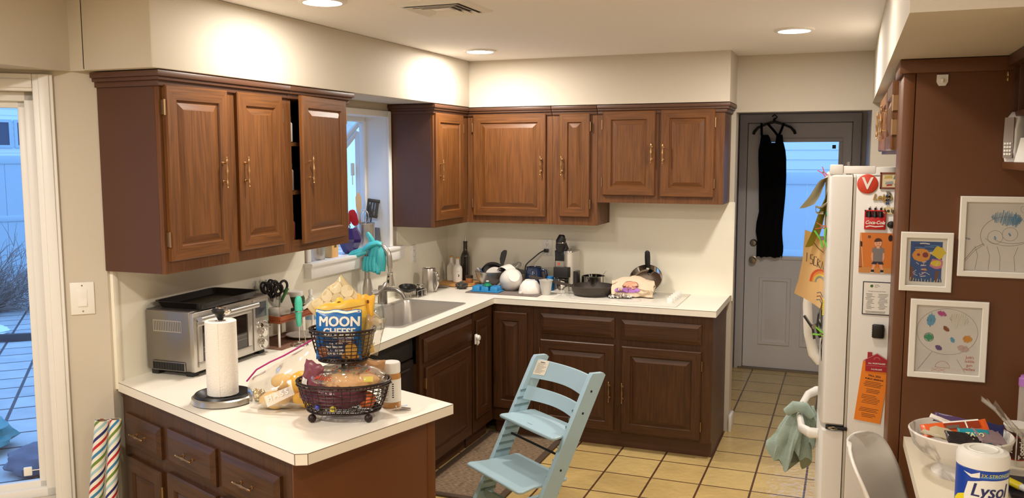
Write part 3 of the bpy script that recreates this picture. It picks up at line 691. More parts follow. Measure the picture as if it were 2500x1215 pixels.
m = M(); m.text('Leigh', .032, GOLD, TR(0, -.003, 0) @ UP, 'LEFT', bold=.001, shear=.25, depth=.002); m.build('lettering', o)
o = thing('word_magnet', 'blue and silver stacked word magnet half hidden by the pantry panel', 'magnet', (2.878, YF, 1.668))
m = M(); BL = plain('magnet_blue', (56, 84, 128), .4)
for k, (t, c) in enumerate((('Th', STEELD), ('Be', BL), ('en', BL), ('st', BL))): m.text(t, .016, c, TR(.0, -.003, .016-.0125*k) @ UP, 'LEFT', bold=.0007, depth=.002)
m.build('lettering', o)
o = thing('word_magnet', 'cream oval magnet beginning with the letters Le', 'magnet', (2.868, YF, 1.618))
m = M(); m.prism(arc(.0, 0, .013, 90, 270, 10)+arc(.05, 0, .013, -90, 90, 10), 0, .004, plain('magnet_cream', (226, 208, 160), .5), TR(.013, 0, 0) @ UP); m.build('plaque', o)
m = M(); m.text('Le', .020, INK, TR(.006, -.0046, 0) @ UP, 'LEFT', bold=.0006); m.text('igh', .02, INK, TR(.030, -.0046, 0) @ UP, 'LEFT', bold=.0006); m.build('lettering', o)
o = thing('bottle_crate_magnet', 'red cola crate magnet with three dark bottles', 'magnet', (2.806, YF, 1.546))
CR = plain('cola_red', (196, 34, 36), .4)
m = M(); m.box(0, .075, -.010, 0, 0, .046, CR, bev=.001); m.box(0, .004, -.010, 0, .046, .073, CR); m.box(.071, .075, -.010, 0, .046, .073, CR); m.box(0, .075, -.010, 0, .069, .073, CR); m.box(.002, .073, -.003, 0, .04, .072, plain('crate_dark', (110, 18, 22), .5)); m.build('crate', o)
for x in (.017, .037, .057):
    m = M(); m.lathe([(.0085, .046), (.0085, .054), (.0045, .064), (.0035, .076), (.0035, .082), (0, .082)], BLACK, TR(x, -.005, 0), 12); m.lathe([(.004, .082), (.0045, .087), (0, .087)], WPLA, TR(x, -.005, 0), 10); m.build('bottle', o)
m = M(); m.text('Coca-Cola', .0185, PAPER, TR(.0375, -.0106, .026) @ UP, bold=.0005, shear=.35, sx=.86)
m.stroke([(.006, .009), (.02, .0135), (.04, .0105), (.068, .0135)], .004, PAPER, TR(0, -.0106, 0) @ UP); m.build('lettering', o)
o = thing('magnet', 'round black magnet at the edge of the pantry panel', 'magnet', (2.901, YF, 1.565))
m = M(); m.lathe([(.010, 0), (.014, .006), (.011, .014), (0, .017)], BLACK, TR(rx=90), 18); m.build('body', o)
# snapshot of a small boy in front of an orange door
o = thing('photo_print', 'photo print of a small boy in a grey shirt before an orange door', 'photo', (2.793, YF, 1.379))
m = M(); pp = lambda n, c: plain('photo_'+n, c, .35)
m.box(0, .116, -.0012, 0, 0, .153, pp('orange', (214, 122, 52)))
T = TR(0, -.0015, 0) @ UP
def pg(pts, mt, k=1): m.poly([(x, y, .0002*k) for x, y in pts], mt, T)
pg([(0, 0), (.116, 0), (.116, .020), (0, .022)], pp('floor', (206, 140, 76)))
pg([(0, .02), (.012, .02), (.006, .10), (0, .10)], pp('wall', (176, 110, 70))); pg([(.0, .10), (.01, .10), (.01, .118), (0, .122)], pp('bolt', (120, 80, 60)))
pg([(.014, .022), (.016, .022), (.004, .153), (.001, .153)], pp('edge', (240, 190, 130)))
pg(arc(.034, .138, .006, 0, 360, 12)[:-1], pp('knob', (110, 72, 50))); pg(arc(.108, .135, .008, 0, 360, 12, .013)[:-1], pp('dark', (40, 28, 26)))
SK = pp('skin', (226, 166, 132)); GY = pp('shirt', (128, 122, 120)); NV = pp('short', (44, 42, 62))
for s in (-1, 1):
    cx = .066
    pg([(cx+s*.006, .032), (cx+s*.016, .034), (cx+s*.021, .012), (cx+s*.013, .011)], SK, 2)
    pg([(cx+s*.010, .002), (cx+s*.022, .002), (cx+s*.022, .012), (cx+s*.012, .013)], INK, 3); pg([(cx+s*.011, .0005), (cx+s*.024, .0005), (cx+s*.024, .003), (cx+s*.011, .003)], PAPER, 4)
    pg([(cx+s*.016, .092), (cx+s*.022, .085), (cx+s*.024, .062), (cx+s*.020, .046), (cx+s*.016, .047), (cx+s*.017, .066)], SK, 2)
pg([(.050, .044), (.083, .044), (.088, .034), (.070, .033), (.066, .040), (.061, .033), (.044, .034)], NV, 3)
pg([(.046, .094), (.056, .100), (.076, .100), (.087, .094), (.088, .078), (.082, .078), (.083, .044), (.050, .044), (.051, .078), (.044, .078)], GY, 4)
pg([(.060, .094), (.072, .094), (.071, .106), (.061, .106)], SK, 5); pg(arc(.0655, .115, .013, 0, 360, 16, .015)[:-1], SK, 6)
pg(arc(.0655, .122, .0135, 0, 180, 10, .012)+[(.052, .118)], pp('hair', (74, 48, 34)), 7)
for s in (-1, 1): pg(arc(.0655+s*.0048, .1145, .0014, 0, 360, 8)[:-1], INK, 8)
m.stroke([(.0605, .1075), (.0655, .106), (.0705, .1075)], .0014, pp('lip', (160, 70, 60)), T, .0016)
m.build('print', o, recalc=False, smooth=0)
o = thing('notice_card', 'white printed notice with a black border on the refrigerator side', 'notice', (2.811, YF, 1.217))
m = M(); m.box(0, .101, -.0015, 0, 0, .128, plain('navy_border', (36, 34, 52), .5)); m.box(.0035, .0975, -.0018, -.001, .0035, .1245, PAPER)
m.poly([(.026, -.0021, .108), (.032, -.0021, .105), (.037, -.0021, .109), (.036, -.0021, .117), (.027, -.0021, .116)], plain('logo_green', (70, 110, 50), .6))
m.text('Center\nFor Child\nCare', .0048, INK, TR(.042, -.0021, .112) @ UP, 'LEFT'); m.text('Closings and Important Dates', .0052, INK, TR(.05, -.0021, .091) @ UP)
lines(m, .010, .045, .080, 12, .0052, I4, INK, .0013, -.0021, .5, 3); lines(m, .054, .092, .080, 12, .0052, I4, INK, .0013, -.0021, .4, 4); lines(m, .008, .094, .013, 3, .003, I4, INK, .001, -.0021, .15, 5)
m.build('card', o, recalc=False, smooth=0)
o = thing('whiteboard_eraser', 'small black magnetic eraser on the refrigerator side', 'eraser', (2.851, YF, 1.128))
m = M(); m.box(0, .041, -.014, 0, 0, .054, BLACK, bev=.005, seg=3)
for k in range(7):
    for x in (0, .041): m.cyl((x, -.012, .006+k*.007), (x, -.002, .006+k*.007), .0018, BLACK, n=6)
m.build('body', o)
# orange flyer under the red house magnet
o = thing('orange_flyer', 'long orange printed flyer hanging under a red house magnet', 'flyer', (2.80, YF, .795))
OR = plain('orange_paper', (244, 138, 36), .7); T = TR(.057, -.0005, .125, ry=6) @ TR(-.046, 0, -.125)
m = M(); m.box(.0, .096, -.0012, 0, 0, .235, OR, T)
m.text('FALL 2021', .0105, INK, T @ TR(.05, -.0016, .183) @ UP, bold=.0003); m.text('PUBLIC SESSIONS', .0085, INK, T @ TR(.05, -.0016, .170) @ UP, bold=.0003)
lines(m, .014, .088, .158, 4, .006, T, INK, .0016, -.0016, .2, 6); lines(m, .024, .078, .128, 3, .006, T, INK, .0016, -.0016, .3, 7); lines(m, .012, .086, .104, 6, .0062, T, INK, .0014, -.0016, .3, 8)
lines(m, .012, .088, .052, 3, .006, T, INK, .0015, -.0016, .2, 9); lines(m, .018, .08, .030, 3, .006, T, INK, .0015, -.0016, .3, 10); m.build('sheet', o, recalc=False, smooth=0)
o = thing('house_magnet', 'red house-shaped magnet holding the orange flyer', 'magnet', (2.826, YF-.0022, .997))
HR = plain('house_red', (172, 36, 52), .45); HP = plain('house_pink', (224, 150, 150), .6)
m = M(); m.prism([(.006, 0), (.086, 0), (.086, .040), (.096, .040), (.046, .071), (.028, .060), (.028, .074), (.012, .074), (.012, .049), (-.004, .040), (.006, .040)], 0, .003, HR, UP)
m.text('ALL MORTGAGES', .0078, PAPER, TR(.046, -.0034, .031) @ UP, bold=.0002); m.poly([(.008, -.0034, .0215), (.084, -.0034, .0215), (.084, -.0034, .0225), (.008, -.0034, .0225)], HP); m.text('516.396.6600', .0072, PAPER, TR(.046, -.0034, .008) @ UP, bold=.0002)
m.stroke(arc(.046, .046, .010, 0, 180, 8), .0015, HP, UP, .0034); m.stroke([(-.002, .0405), (.046, .0695), (.094, .0405)], .0016, HP, UP, .0034); m.build('body', o, recalc=False, smooth=0)
# papers and clips on the curved front, curling out past the door edge
def curl(name, label, cat, pts, y0, y1, mt, th=.0008, deco=None, group=None, twist=0.0):
    """a sheet hanging on the refrigerator front: PTS is its profile in x,z from the top; it runs from y0 to y1"""
    o = thing(name, label, cat, (0, 0, 0), group=group); m = M(); n = len(pts)
    def f(u, v):
        t = u*(n-1); i = min(int(t), n-2); q = t-i
        x = pts[i][0]*(1-q)+pts[i+1][0]*q; z = pts[i][1]*(1-q)+pts[i+1][1]*q
        return (x+twist*(v-.5)*u, y0+(y1-y0)*v, z+.006*math.sin(3*v+4*u))
    m.surf(f, 14, 8, mt); m.surf(lambda u, v: tuple(Vector(f(u, v))+Vector((th, 0, 0))), 14, 8, mt)
    if deco: deco(m, f)
    m.build('sheet', o, recalc=False); return o
curl('paper_sheet', 'pale grey-white paper curling from the top of the refrigerator front', 'paper', [(2.672, 1.742), (2.645, 1.72), (2.618, 1.66), (2.590, 1.62)], -2.12, -1.95, plain('paper_grey', (214, 208, 186), .8), twist=.05)
curl('paper_sheet', 'olive green paper ribbon hanging on the refrigerator front', 'paper', [(2.676, 1.72), (2.668, 1.66), (2.65, 1.60), (2.634, 1.53), (2.612, 1.465)], -2.12, -2.04, plain('paper_olive', (170, 160, 46), .8), twist=.04)
curl('paper_sheet', 'white folded paper strip across the olive ribbon on the refrigerator front', 'paper', [(2.690, 1.655), (2.668, 1.636), (2.642, 1.618), (2.626, 1.626), (2.628, 1.60), (2.655, 1.60)], -2.14, -2.10, plain('paper_white', (236, 228, 212), .8))
def rain(m, f):
    nn = lambda u, v: tuple(Vector(f(u, v))+Vector((.0014+.0008, -.001, .0006)))
TAN = plain('paper_tan', (224, 186, 130), .8)
o = thing('rainbow_drawing', 'tan paper with a crayon rainbow curling off the refrigerator front', 'drawing', (0, 0, 0))
m = M()
def fr_(u, v):      # u: left to right in the photo, v: top to bottom
    x = 2.588+(2.690-2.588)*u; z = 1.528-.34*v-.045*u*(1-v)
    x2 = x-(1-u)*(.05*max(0, v-.35)+0.03*math.sin(v*3)*.2)-.015*math.sin(PI*u)*0
    if v > .6: z += .05*(1-u)*(v-.6)/.4*1.6
    return (x2, -2.13+.05*math.sin(PI*u*.9)+.035*(1-u), z)
m.surf(fr_, 14, 18, TAN); m.surf(lambda u, v: tuple(Vector(fr_(u, v))+Vector((.0, .001, 0))), 14, 18, TAN)
def onf(pts, wd, mt):
    P = [Vector(fr_(u, v))+Vector((0, -.0012, 0)) for u, v in pts]; k = m.mi(mt); a, b = [], []
    for i in range(len(P)):
        t = (P[min(i+1, len(P)-1)]-P[max(i-1, 0)]).normalized(); q = Vector((-t.z, 0, t.x))*wd/2; a.append(m.bm.verts.new(P[i]+q)); b.append(m.bm.verts.new(P[i]-q))
    for i in range(len(P)-1):
        f = m.bm.faces.new((a[i], b[i], b[i+1], a[i+1])); f.material_index = k
for k, c in enumerate(((206, 84, 50), (226, 140, 60), (220, 190, 90), (140, 150, 140))):
    onf([(.70-(.34-.06*k)*math.cos(PI*t/10), .60-(.17-.03*k)*math.sin(PI*t/10)) for t in range(11)], .009, plain('crayon%d' % k, c, .8))
for k in range(3): onf([(.62, .78+.06*k), (.72, .74+.06*k), (.80, .80+.06*k)], .004, plain('crayon_brown%d' % (k % 2), (120, 70, 40) if k % 2 else (90, 110, 120), .8))
for i, ch in enumerate((((0, 0), (0, 1)), ((1, 0), (0, 0), (0, .5), (1, .5), (1, 1), (0, 1)), ((1, 0), (0, 0), (0, 1), (1, 1)), ((0, 1), (0, 0), (1, .25), (0, .5), (1, 1)), ((0, 1), (.5, 0), (1, 1)))):
    onf([(.14+.13*i+.09*a, .26+.012*i+.11*b) for a, b in ch], .0028, INK)
onf([(.3, .10), (.5, .16), (.72, .19)], .002, INK); m.build('sheet', o, recalc=False)
def clip(label, x, y, z, c, s=1.0, ang=0):
    o = thing('magnet_clip', label, 'clip', (x, y, z), rot=(0, Rd(ang), 0)); mt = plain('clip_%d_%d' % (c[0], c[1]), c, .35)
    m = M()
    for q in (-1, 1): m.rings([[(-.028*s, -.008*s, q*.012*s), (-.028*s, .008*s, q*.012*s), (-.028*s, .008*s, q*.016*s), (-.028*s, -.008*s, q*.016*s)], [(.0, -.008*s, q*.002*s), (.0, .008*s, q*.002*s), (.0, .008*s, q*.006*s), (.0, -.008*s, q*.006*s)], [(.020*s, -.008*s, q*.003*s), (.020*s, .008*s, q*.003*s), (.020*s, .008*s, q*.008*s), (.020*s, -.008*s, q*.008*s)]], mt)
    m.build('jaw', o); m = M(); m.cyl((-.004*s, -.009*s, 0), (-.004*s, .009*s, 0), .005*s, STEELD, n=10); m.build('spring', o); return o
clip('pink clip at the top of the papers on the refrigerator front', 2.652, -2.13, 1.757, (220, 70, 100), .8, 50)
clip('small orange-brown clip below the olive ribbon', 2.655, -2.14, 1.545, (190, 96, 50), .9, 10)
clip('large bright green clip above the rainbow drawing', 2.658, -2.15, 1.495, (100, 196, 70), 1.5, 75)
clip('black spring clip below the rainbow drawing', 2.640, -2.12, 1.135, (34, 32, 34), 2.0, 75)
clip('lime green clip next to the black spring clip', 2.668, -2.15, 1.12, (130, 214, 60), 1.1, 20)
o = thing('magnet', 'round teal green magnet on the refrigerator front', 'magnet', (2.673, -2.13, 1.597)); m = M(); m.ball((0, 0, 0), (.008, .014, .014), plain('teal_magnet', (40, 150, 110), .3)); m.build('body', o)
o = thing('magnet', 'yellow ridged magnet below the rainbow drawing', 'magnet', (2.676, -2.14, 1.225)); m = M()
for k in range(8): m.box(-.010, .006, -.012, .012, -.03+.008*k, -.0235+.008*k, plain('yellow_magnet', (228, 208, 60), .4), bev=.001)
m.build('body', o)
curl('paper_strip', 'navy blue strip hanging low on the refrigerator front', 'paper', [(2.672, 1.11), (2.664, 1.07), (2.668, 1.01)], -2.14, -2.10, plain('paper_navy', (44, 48, 110), .6))
curl('paper_strip', 'white paper flap below the rainbow drawing', 'paper', [(2.672, 1.28), (2.66, 1.22), (2.644, 1.16), (2.662, 1.13)], -2.10, -1.98, PAPER)
# towel on the freezer handle
TW = mat('sage_towel', S(150, 168, 156), .95, var=.12, vscale=40, bump=.5, bscale=260, sheen=.3)
o = thing('hand_towel', 'sage green hand towel draped over the freezer handle', 'towel', (2.572, -1.83, .708))
m = M()
def tw(ph, t, k=0):
    a = 2*PI*ph; q = (.30+.70*min(1, t*2.2)) if t < .45 else 1.0
    cx = (.012-.050*t) if k == 0 else (.060+.012*t); L_ = .240 if k == 0 else .15
    r = (.044+.034*t)*q if k == 0 else (.024+.010*t)*q
    fold = 1+min(1, t*1.6)*(.20*math.sin(5*a+2.5*t+k)+.12*math.sin(9*a-4*t)+.06*math.sin(17*a+3*t))
    z = .030*(1 if k == 0 else .6)-L_*t*(1+.16*math.sin(3*a+1.0)+.10*math.sin(7*a)*t)+.010*math.sin(6*t+2*a)
    return (cx+r*fold*math.cos(a), r*fold*1.05*math.sin(a), z)
for k in (0, 1):
    m.rings([[tw(j/60, i/26, k) for j in range(60)] for i in range(27)], TW, T=I4, cap1=True)
m.tube([(-.045, -.05, .0), (-.01, -.055, .030), (.03, -.05, .028), (.062, -.045, -.01)], [.018, .026, .026, .016], TW, n=12)
b_ = m.build('cloth', o, smooth=70)
# ================================================================== FRAMED DRAWINGS, HOOK
FRW = mat('white_frame', S(238, 234, 224), .4)
YP = -2.5615
def frame(label, x0, x1, z0, z1, fw, inner, draw, mat_w=0.0):
    o = thing('framed_drawing', label, 'framed drawing', (x0, YP, z0)); w_, h_ = x1-x0, z1-z0
    m = M(); rg = lambda i, y: [(i, y, i), (w_-i, y, i), (w_-i, y, h_-i), (i, y, h_-i)]
    m.rings([rg(0, 0), rg(0, -.020), rg(.002, -.022), rg(fw-.002, -.022), rg(fw, -.020), rg(fw, -.006)], FRW, cap0=False, cap1=False); m.build('frame', o, smooth=0)
    m = M(); m.box(fw-.001, w_-fw+.001, -.006, -.001, fw-.001, h_-fw+.001, inner)
    T = TR(fw, -.0064, fw) @ UP; draw(m, T, w_-2*fw, h_-2*fw); m.build('drawing', o, recalc=False, smooth=0)
    m = M(); m.box(fw-.001, w_-fw+.001, -.0115, -.0105, fw-.001, h_-fw+.001, clear('frame_glass', fac=.015) if 'frame_glass' not in MATS else MATS['frame_glass']); m.build('glass', o); return o
def scrib(m, T, cx, cy, rx, ry, mt, n=26, wd=.002, seed=1, ang=60):
    rn = random.Random(seed); P = []
    for k in range(n):
        t = -1+2*k/(n-1); h_ = math.sqrt(max(0.05, 1-t*t))*(1 if k % 2 else -1)*rn.uniform(.7, 1.15)
        a = Rd(ang); X = t*rx; Y = h_*ry; P.append((cx+X*math.sin(a)+Y*math.cos(a)*.5, cy-X*math.cos(a)*.4+Y*math.sin(a)))
    m.stroke(P, wd, mt, T, .0001*seed)
DG = mat('drawing_paper', S(232, 226, 218), .8); CB = plain('crayon_blue', (84, 150, 190), .8); PEN = plain('pencil_line', (128, 116, 104), .8)
def d_octo(m, T, w_, h_):
    w_ = .30
    m.stroke(arc(.12, .118, .075, -30, 215, 26, .062), .0011, PEN, T); m.stroke(arc(.125, .13, .075, -20, -150, 14, .045), .0011, PEN, T); m.stroke(arc(.135, .115, .055, 200, 320, 10, .022), .0012, PEN, T)
    m.stroke(arc(.088, .112, .022, 0, 360, 20), .001, PEN, T); m.stroke(arc(.130, .123, .022, 0, 360, 20), .001, PEN, T)
    scrib(m, T, .088, .110, .012, .005, CB, 14, .003, 2, 10); scrib(m, T, .129, .122, .012, .005, CB, 14, .003, 3, 15); scrib(m, T, .118, .175, .045, .024, CB, 44, .0028, 4, 75); scrib(m, T, .145, .168, .014, .022, CB, 16, .0028, 5, 70)
    scrib(m, T, .008, .105, .008, .004, plain('crayon_blue_dark', (60, 100, 150), .8), 10, .002, 6, 60)
    for k, x in enumerate((.030, .065, .095, .135, .17)): m.stroke([(x+.02*(k > 2), .082), (x+.01, .05), (x+.004+.012*k*.3, .004)], .0011, PEN, T)
    m.stroke([(.002, .035), (.03, .075), (.055, .09)], .0016, PEN, T); m.stroke([(.004, .03), (.03, .066), (.058, .088)], .0012, PEN, T); m.stroke(arc(.168, .205, .012, 0, 360, 14), .0008, GREYINK, T)
frame('large white frame with a crayon octopus drawing, at the right edge', 3.092, 3.335, 1.428, 1.692, .019, DG, d_octo)
def d_paint(m, T, w_, h_):
    b = .012
    bl = [plain('paint_b%d' % i, c, .7) for i, c in enumerate(((44, 84, 150), (30, 58, 120), (86, 130, 190)))]
    pq = lambda pts, mt, k: m.poly([(x, y, .0002*k) for x, y in pts], mt, T)
    pq([(b, b), (w_-b, b), (w_-b, h_-b), (b, h_-b)], bl[0], 1); rn = random.Random(4)
    for k in range(16):
        y = h_-b-.004-rn.random()*.045; x = b+.004+rn.random()*.06; m.stroke([(x, y), (x+.015, y+.001), (x+.03, y-.001)], .0035, (bl[1], bl[2], PAPER)[k % 3], T, .0005+k*.00001)
    pq([(b, b), (b+.012, b), (b+.010, .06), (b, .066)], plain('paint_brown', (120, 70, 44), .7), 3)
    pq([(w_-b-.02, b), (w_-b-.012, b), (w_-b-.008, .05), (w_-b-.018, .05)], plain('paint_brown', (120, 70, 44), .7), 3)
    OG = plain('paint_orange', (232, 158, 66), .7); YL = plain('paint_yellow', (236, 208, 48), .7)
    rn2 = random.Random(8)
    bl_ = lambda cx, cy, rx, ry, n, j: [(cx+rx*math.cos(2*PI*i/n)*(1+rn2.uniform(-j, j)), cy+ry*math.sin(2*PI*i/n)*(1+rn2.uniform(-j, j))) for i in range(n)]
    pq(bl_(.046, h_-.058, .029, .022, 18, .08), OG, 4); pq(bl_(.098, h_-.048, .019, .020, 14, .2), YL, 4); pq(bl_(.094, h_-.086, .022, .018, 14, .2), plain('paint_pink', (214, 130, 160), .7), 4); pq(bl_(.092, h_-.084, .016, .010, 14, .1), YL, 5)
    for x, r in ((.037, .005), (.058, .009)): pq(bl_(x, h_-.057, r, r, 10, .1), plain('paint_plum', (140, 50, 70), .7), 6)
    for k in range(9): m.stroke([(.045+.002*(k % 3), .030+.006*k), (.062-.002*(k % 2), .032+.006*k)], .0022, (PAPER, plain('paint_purple', (120, 70, 140), .7))[k % 2], T, .0011)
    pq([(.048, .052), (.066, .050), (.06, .058)], OG, 7)
    for k in range(22): x = b+.002+k*.0046; m.stroke([(x, b), (x+rn.uniform(-.002, .003), b+rn.uniform(.005, .016))], .0016, (PAPER, plain('paint_green', (70, 110, 60), .7))[k % 2], T, .0012)
    for k in range(10): x = rn.uniform(.02, .10); y = rn.uniform(.03, .07); m.stroke([(x, y), (x+rn.uniform(-.012, .012), y+rn.uniform(.002, .012))], .0014, PAPER, T, .0013)
frame('small white frame with a blue painting of a face and flowers', 2.918, 3.077, 1.371, 1.569, .019, PAPER, d_paint)
def d_gum(m, T, w_, h_):
    m.stroke(arc(w_*.49, h_*.615, .092, 0, 360, 40, .078), .0009, PEN, T)
    for k, (x, y, rx, ry, c, a) in enumerate(((.40, .88, .020, .012, (196, 70, 150), 40), (.235, .78, .013, .022, (110, 176, 214), 80), (.475, .66, .022, .012, (150, 76, 34), 20), (.58, .50, .022, .012, (96, 170, 210), 10), (.81, .525, .015, .014, (232, 158, 50), 60), (.37, .37, .018, .012, (112, 84, 140), 30), (.21, .52, .013, .013, (54, 160, 110), 70), (.67, .80, .03, .03, (218, 216, 176), 70), (.75, .38, .022, .014, (222, 188, 180), 50))):
        scrib(m, T, w_*x, h_*y, rx, ry, plain('gum%d' % k, c, .8), 34 if k != 7 else 18, .0026 if k != 7 else .0014, k+1, a)
    m.stroke(arc(w_*.21, h_*.52, .0145, 0, 360, 18), .0014, plain('gum_green_dark', (40, 110, 80), .8), T, .0012)
    m.stroke([(w_*.27, h_*.30), (w_*.06, h_*.02)], .0012, PEN, T); m.stroke([(w_*.66, h_*.215), (w_*.80, h_*.02)], .0010, PEN, T); m.stroke([(w_*.55, h_*.78), (w_*.52, h_*.83)], .001, PEN, T)
    RP = plain('pencil_red', (190, 120, 96), .8)
    m.stroke(arc(w_*.445, h_*.075, .022, 0, 180, 14), .001, RP, T); m.stroke([(w_*.445-.022, h_*.075), (w_*.445+.022, h_*.075)], .001, RP, T)
    for s in (0, 1): m.stroke([(w_*(.28+.11*s), .003), (w_*(.28+.11*s), .013), (w_*(.38+.11*s), .003), (w_*(.38+.11*s), .013), (w_*(.28+.11*s), .003)], .001, RP, T)
    m.text("Jude's\nbubble\ngum\nmachine", .0135, plain('pencil_redder', (204, 92, 66), .8), T @ TR(w_*.86, h_*.165, .0004), sx=.82, space=.95)
frame('white frame with a crayon bubble gum machine drawing above the desk', 2.957, 3.192, 1.076, 1.344, .020, DG, d_gum)
o = thing('wall_hook', 'white adhesive hook high on the brown pantry panel', 'hook', (3.02, YP, 2.07))
m = M(); m.prism([(-.017, .018), (-.017, -.006), (-.010, -.018), (.010, -.018), (.017, -.006), (.017, .018)], 0, .006, WPLA, UP); m.build('base', o); m = M(); m.tube([(0, -.006, .0), (0, -.016, -.006), (0, -.018, .004)], .004, WPLA); m.build('hook', o)

# ================================================================== FLOOR THINGS
def mat_weave():
    m = bpy.data.materials.new('woven_mat'); m.use_nodes = True; nt = m.node_tree; P = nt.nodes['Principled BSDF']; L = nt.links.new
    tc = nt.nodes.new('ShaderNodeTexCoord'); mp = nt.nodes.new('ShaderNodeMapping'); mp.inputs['Scale'].default_value = (40, 260, 1); L(tc.outputs['Object'], mp.inputs[0])
    n = nt.nodes.new('ShaderNodeTexNoise'); n.inputs['Scale'].default_value = 1; n.inputs['Detail'].default_value = 2; L(mp.outputs[0], n.inputs['Vector'])
    r = nt.nodes.new('ShaderNodeValToRGB'); r.color_ramp.elements[0].position = .35; r.color_ramp.elements[0].color = S(84, 64, 48); r.color_ramp.elements[1].position = .65; r.color_ramp.elements[1].color = S(158, 134, 106)
    L(n.outputs[0], r.inputs[0]); L(r.outputs[0], P.inputs['Base Color']); P.inputs['Roughness'].default_value = .9
    b = nt.nodes.new('ShaderNodeBump'); b.inputs['Strength'].default_value = .6; b.inputs['Distance'].default_value = .004; L(n.outputs[0], b.inputs['Height']); L(b.outputs[0], P.inputs['Normal'])
    return m
o = thing('kitchen_mat', 'brown woven kitchen mat with a dark border in front of the sink cabinets', 'mat', (.835, -1.14, 0))
m = M(); m.box(-.215, .215, -.52, .52, .001, .011, mat_weave()); m.build('weave', o)
m = M(); MB_ = plain('mat_border', (84, 66, 52), .9)
for c in ((-.255, -.215, -.56, .56), (.215, .255, -.56, .56), (-.215, .215, -.56, -.52), (-.215, .215, .52, .56)): m.box(c[0], c[1], c[2], c[3], .0005, .013, MB_, bev=.003)
m.build('border', o)
# pale blue high chair: two leaning side rails, runners, seat, foot plate, slats
CBLUE = mat('pale_blue_lacquer', S(168, 196, 208), .34, var=.03, vscale=4)
HC = thing('high_chair', 'pale blue wooden high chair with a seat and foot plate in the kitchen aisle', 'chair', (1.449, -1.655, 0), Rd(-35.3))
TOPZ, LEAN = .785, .40
def railp(z): return -(TOPZ-z)/TOPZ*LEAN
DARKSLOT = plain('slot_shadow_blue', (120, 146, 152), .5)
for sx, nm in ((-1, 'l'), (1, 'r')):
    m = M(); x0 = sx*.234; xa, xb = x0-.014, x0+.014; hw = .048
    prof = [(railp(TOPZ)-hw+.004, TOPZ-.016), (railp(TOPZ)-hw+.018, TOPZ), (railp(TOPZ)+hw-.012, TOPZ-.004), (railp(TOPZ)+hw, TOPZ-.016), (railp(.0)+hw, 0.012), (railp(0)-hw, 0.012)]
    T = Matrix(((0, 0, 1, 0), (1, 0, 0, 0), (0, 1, 0, 0), (0, 0, 0, 1)))
    m.prism(prof, xa, xb, CBLUE, T)
    xi = x0-sx*.0142
    for k in range(14):
        z = .13+k*.037
        if abs(z-.49) < .03 or abs(z-.27) < .03: continue
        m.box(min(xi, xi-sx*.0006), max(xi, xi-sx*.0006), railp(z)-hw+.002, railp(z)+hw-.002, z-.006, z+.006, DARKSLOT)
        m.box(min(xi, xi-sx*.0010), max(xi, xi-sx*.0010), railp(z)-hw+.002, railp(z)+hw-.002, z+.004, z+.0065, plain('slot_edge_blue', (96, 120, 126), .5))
    xo = x0+sx*.0142
    for z in (.70, .60, .345): m.cyl((xo, railp(z)+.004, z), (xo+sx*.0008, railp(z)+.004, z), .006, BLACKM, n=10)
    r = m.build('side_rail', HC)
    m = M(); m.prism([(railp(0)-.05, 0), (railp(0)-.04, .012), (.10, .012), (.12, .026), (.12, 0)], xa, xb, CBLUE, T); m.build('runner', HC)
def plate(nm, z, yf, yb, hw0, hw1, th=.015):
    m = M(); pl = []
    pl += [(-hw0+.02, yf), (hw0-.02, yf)]+[(hw0-.006, yf+.006), (hw0, yf+.02)]+[(hw1, yf+.10), (hw1, yb-.015), (hw1-.015, yb), (-hw1+.015, yb), (-hw1, yb-.015), (-hw1, yf+.10), (-hw0, yf+.02), (-hw0+.006, yf+.006)]
    n = len(pl); cx, cy = 0, (yf+yb)/2
    sc = lambda k: [(cx+(x-cx)*(1-k/.22), cy+(y-cy)*(1-k/.15)) for x, y in pl]
    m.rings([[(x, y, zz) for x, y in sc(k)] for k, zz in ((.004, z-th), (0, z-th+.004), (0, z-.004), (.004, z))], CBLUE)
    p = m.build(nm, HC); return p
st = plate('seat', .505, -.262, -.055, .236, .2185)
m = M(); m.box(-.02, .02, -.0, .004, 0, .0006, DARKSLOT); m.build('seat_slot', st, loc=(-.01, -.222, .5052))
plate('foot_plate', .285, -.455, -.150, .240, .2185)
for nm, z0, z1 in (('back_slat', .672, .764), ('back_slat', .568, .632)):
    m = M(); zc = (z0+z1)/2
    def rg(t):
        x = -.222+.444*t; b = .040*math.sin(PI*t); dz = (z1-z0)/2*(1-.10*math.sin(PI*t)); lift = .0
        y = railp(zc)+b-.006; sl = LEAN/TOPZ
        return [(x, y-.006-dz*sl*0-(-dz)*(-sl), zc-dz+lift), (x, y+.006-(-dz)*(-sl), zc-dz+lift), (x, y+.006+dz*sl, zc+dz+lift), (x, y-.006+dz*sl, zc+dz+lift)]
    m.rings([rg(t/16) for t in range(17)], CBLUE); bs = m.build(nm, HC)
    if z0 > .65:
        m = M(); sl = LEAN/TOPZ; f = lambda x, z: (x, railp(z)-.0135+.040*math.sin(PI*(x+.222)/.444), z)
        LBL = plain('label_cream', (232, 222, 204), .6)
        m.poly([f(-.216, .69), f(-.142, .695), f(-.142, .765), f(-.216, .762)], LBL)
        for k in range(9):
            z = .752-k*.0062; a, b = (-.208, -.15-.01*(k % 3)) if k else (-.195, -.165)
            q = lambda x, z: tuple(Vector(f(x, z))+Vector((0, -.0008, 0))); m.poly([q(a, z), q(b, z), q(b, z+(.0032 if k == 0 else .0016)), q(a, z+(.0032 if k == 0 else .0016))], INK if k == 0 else plain('label_grey', (130, 120, 112), .7))
        m.build('warning_label', bs, recalc=False, smooth=0)
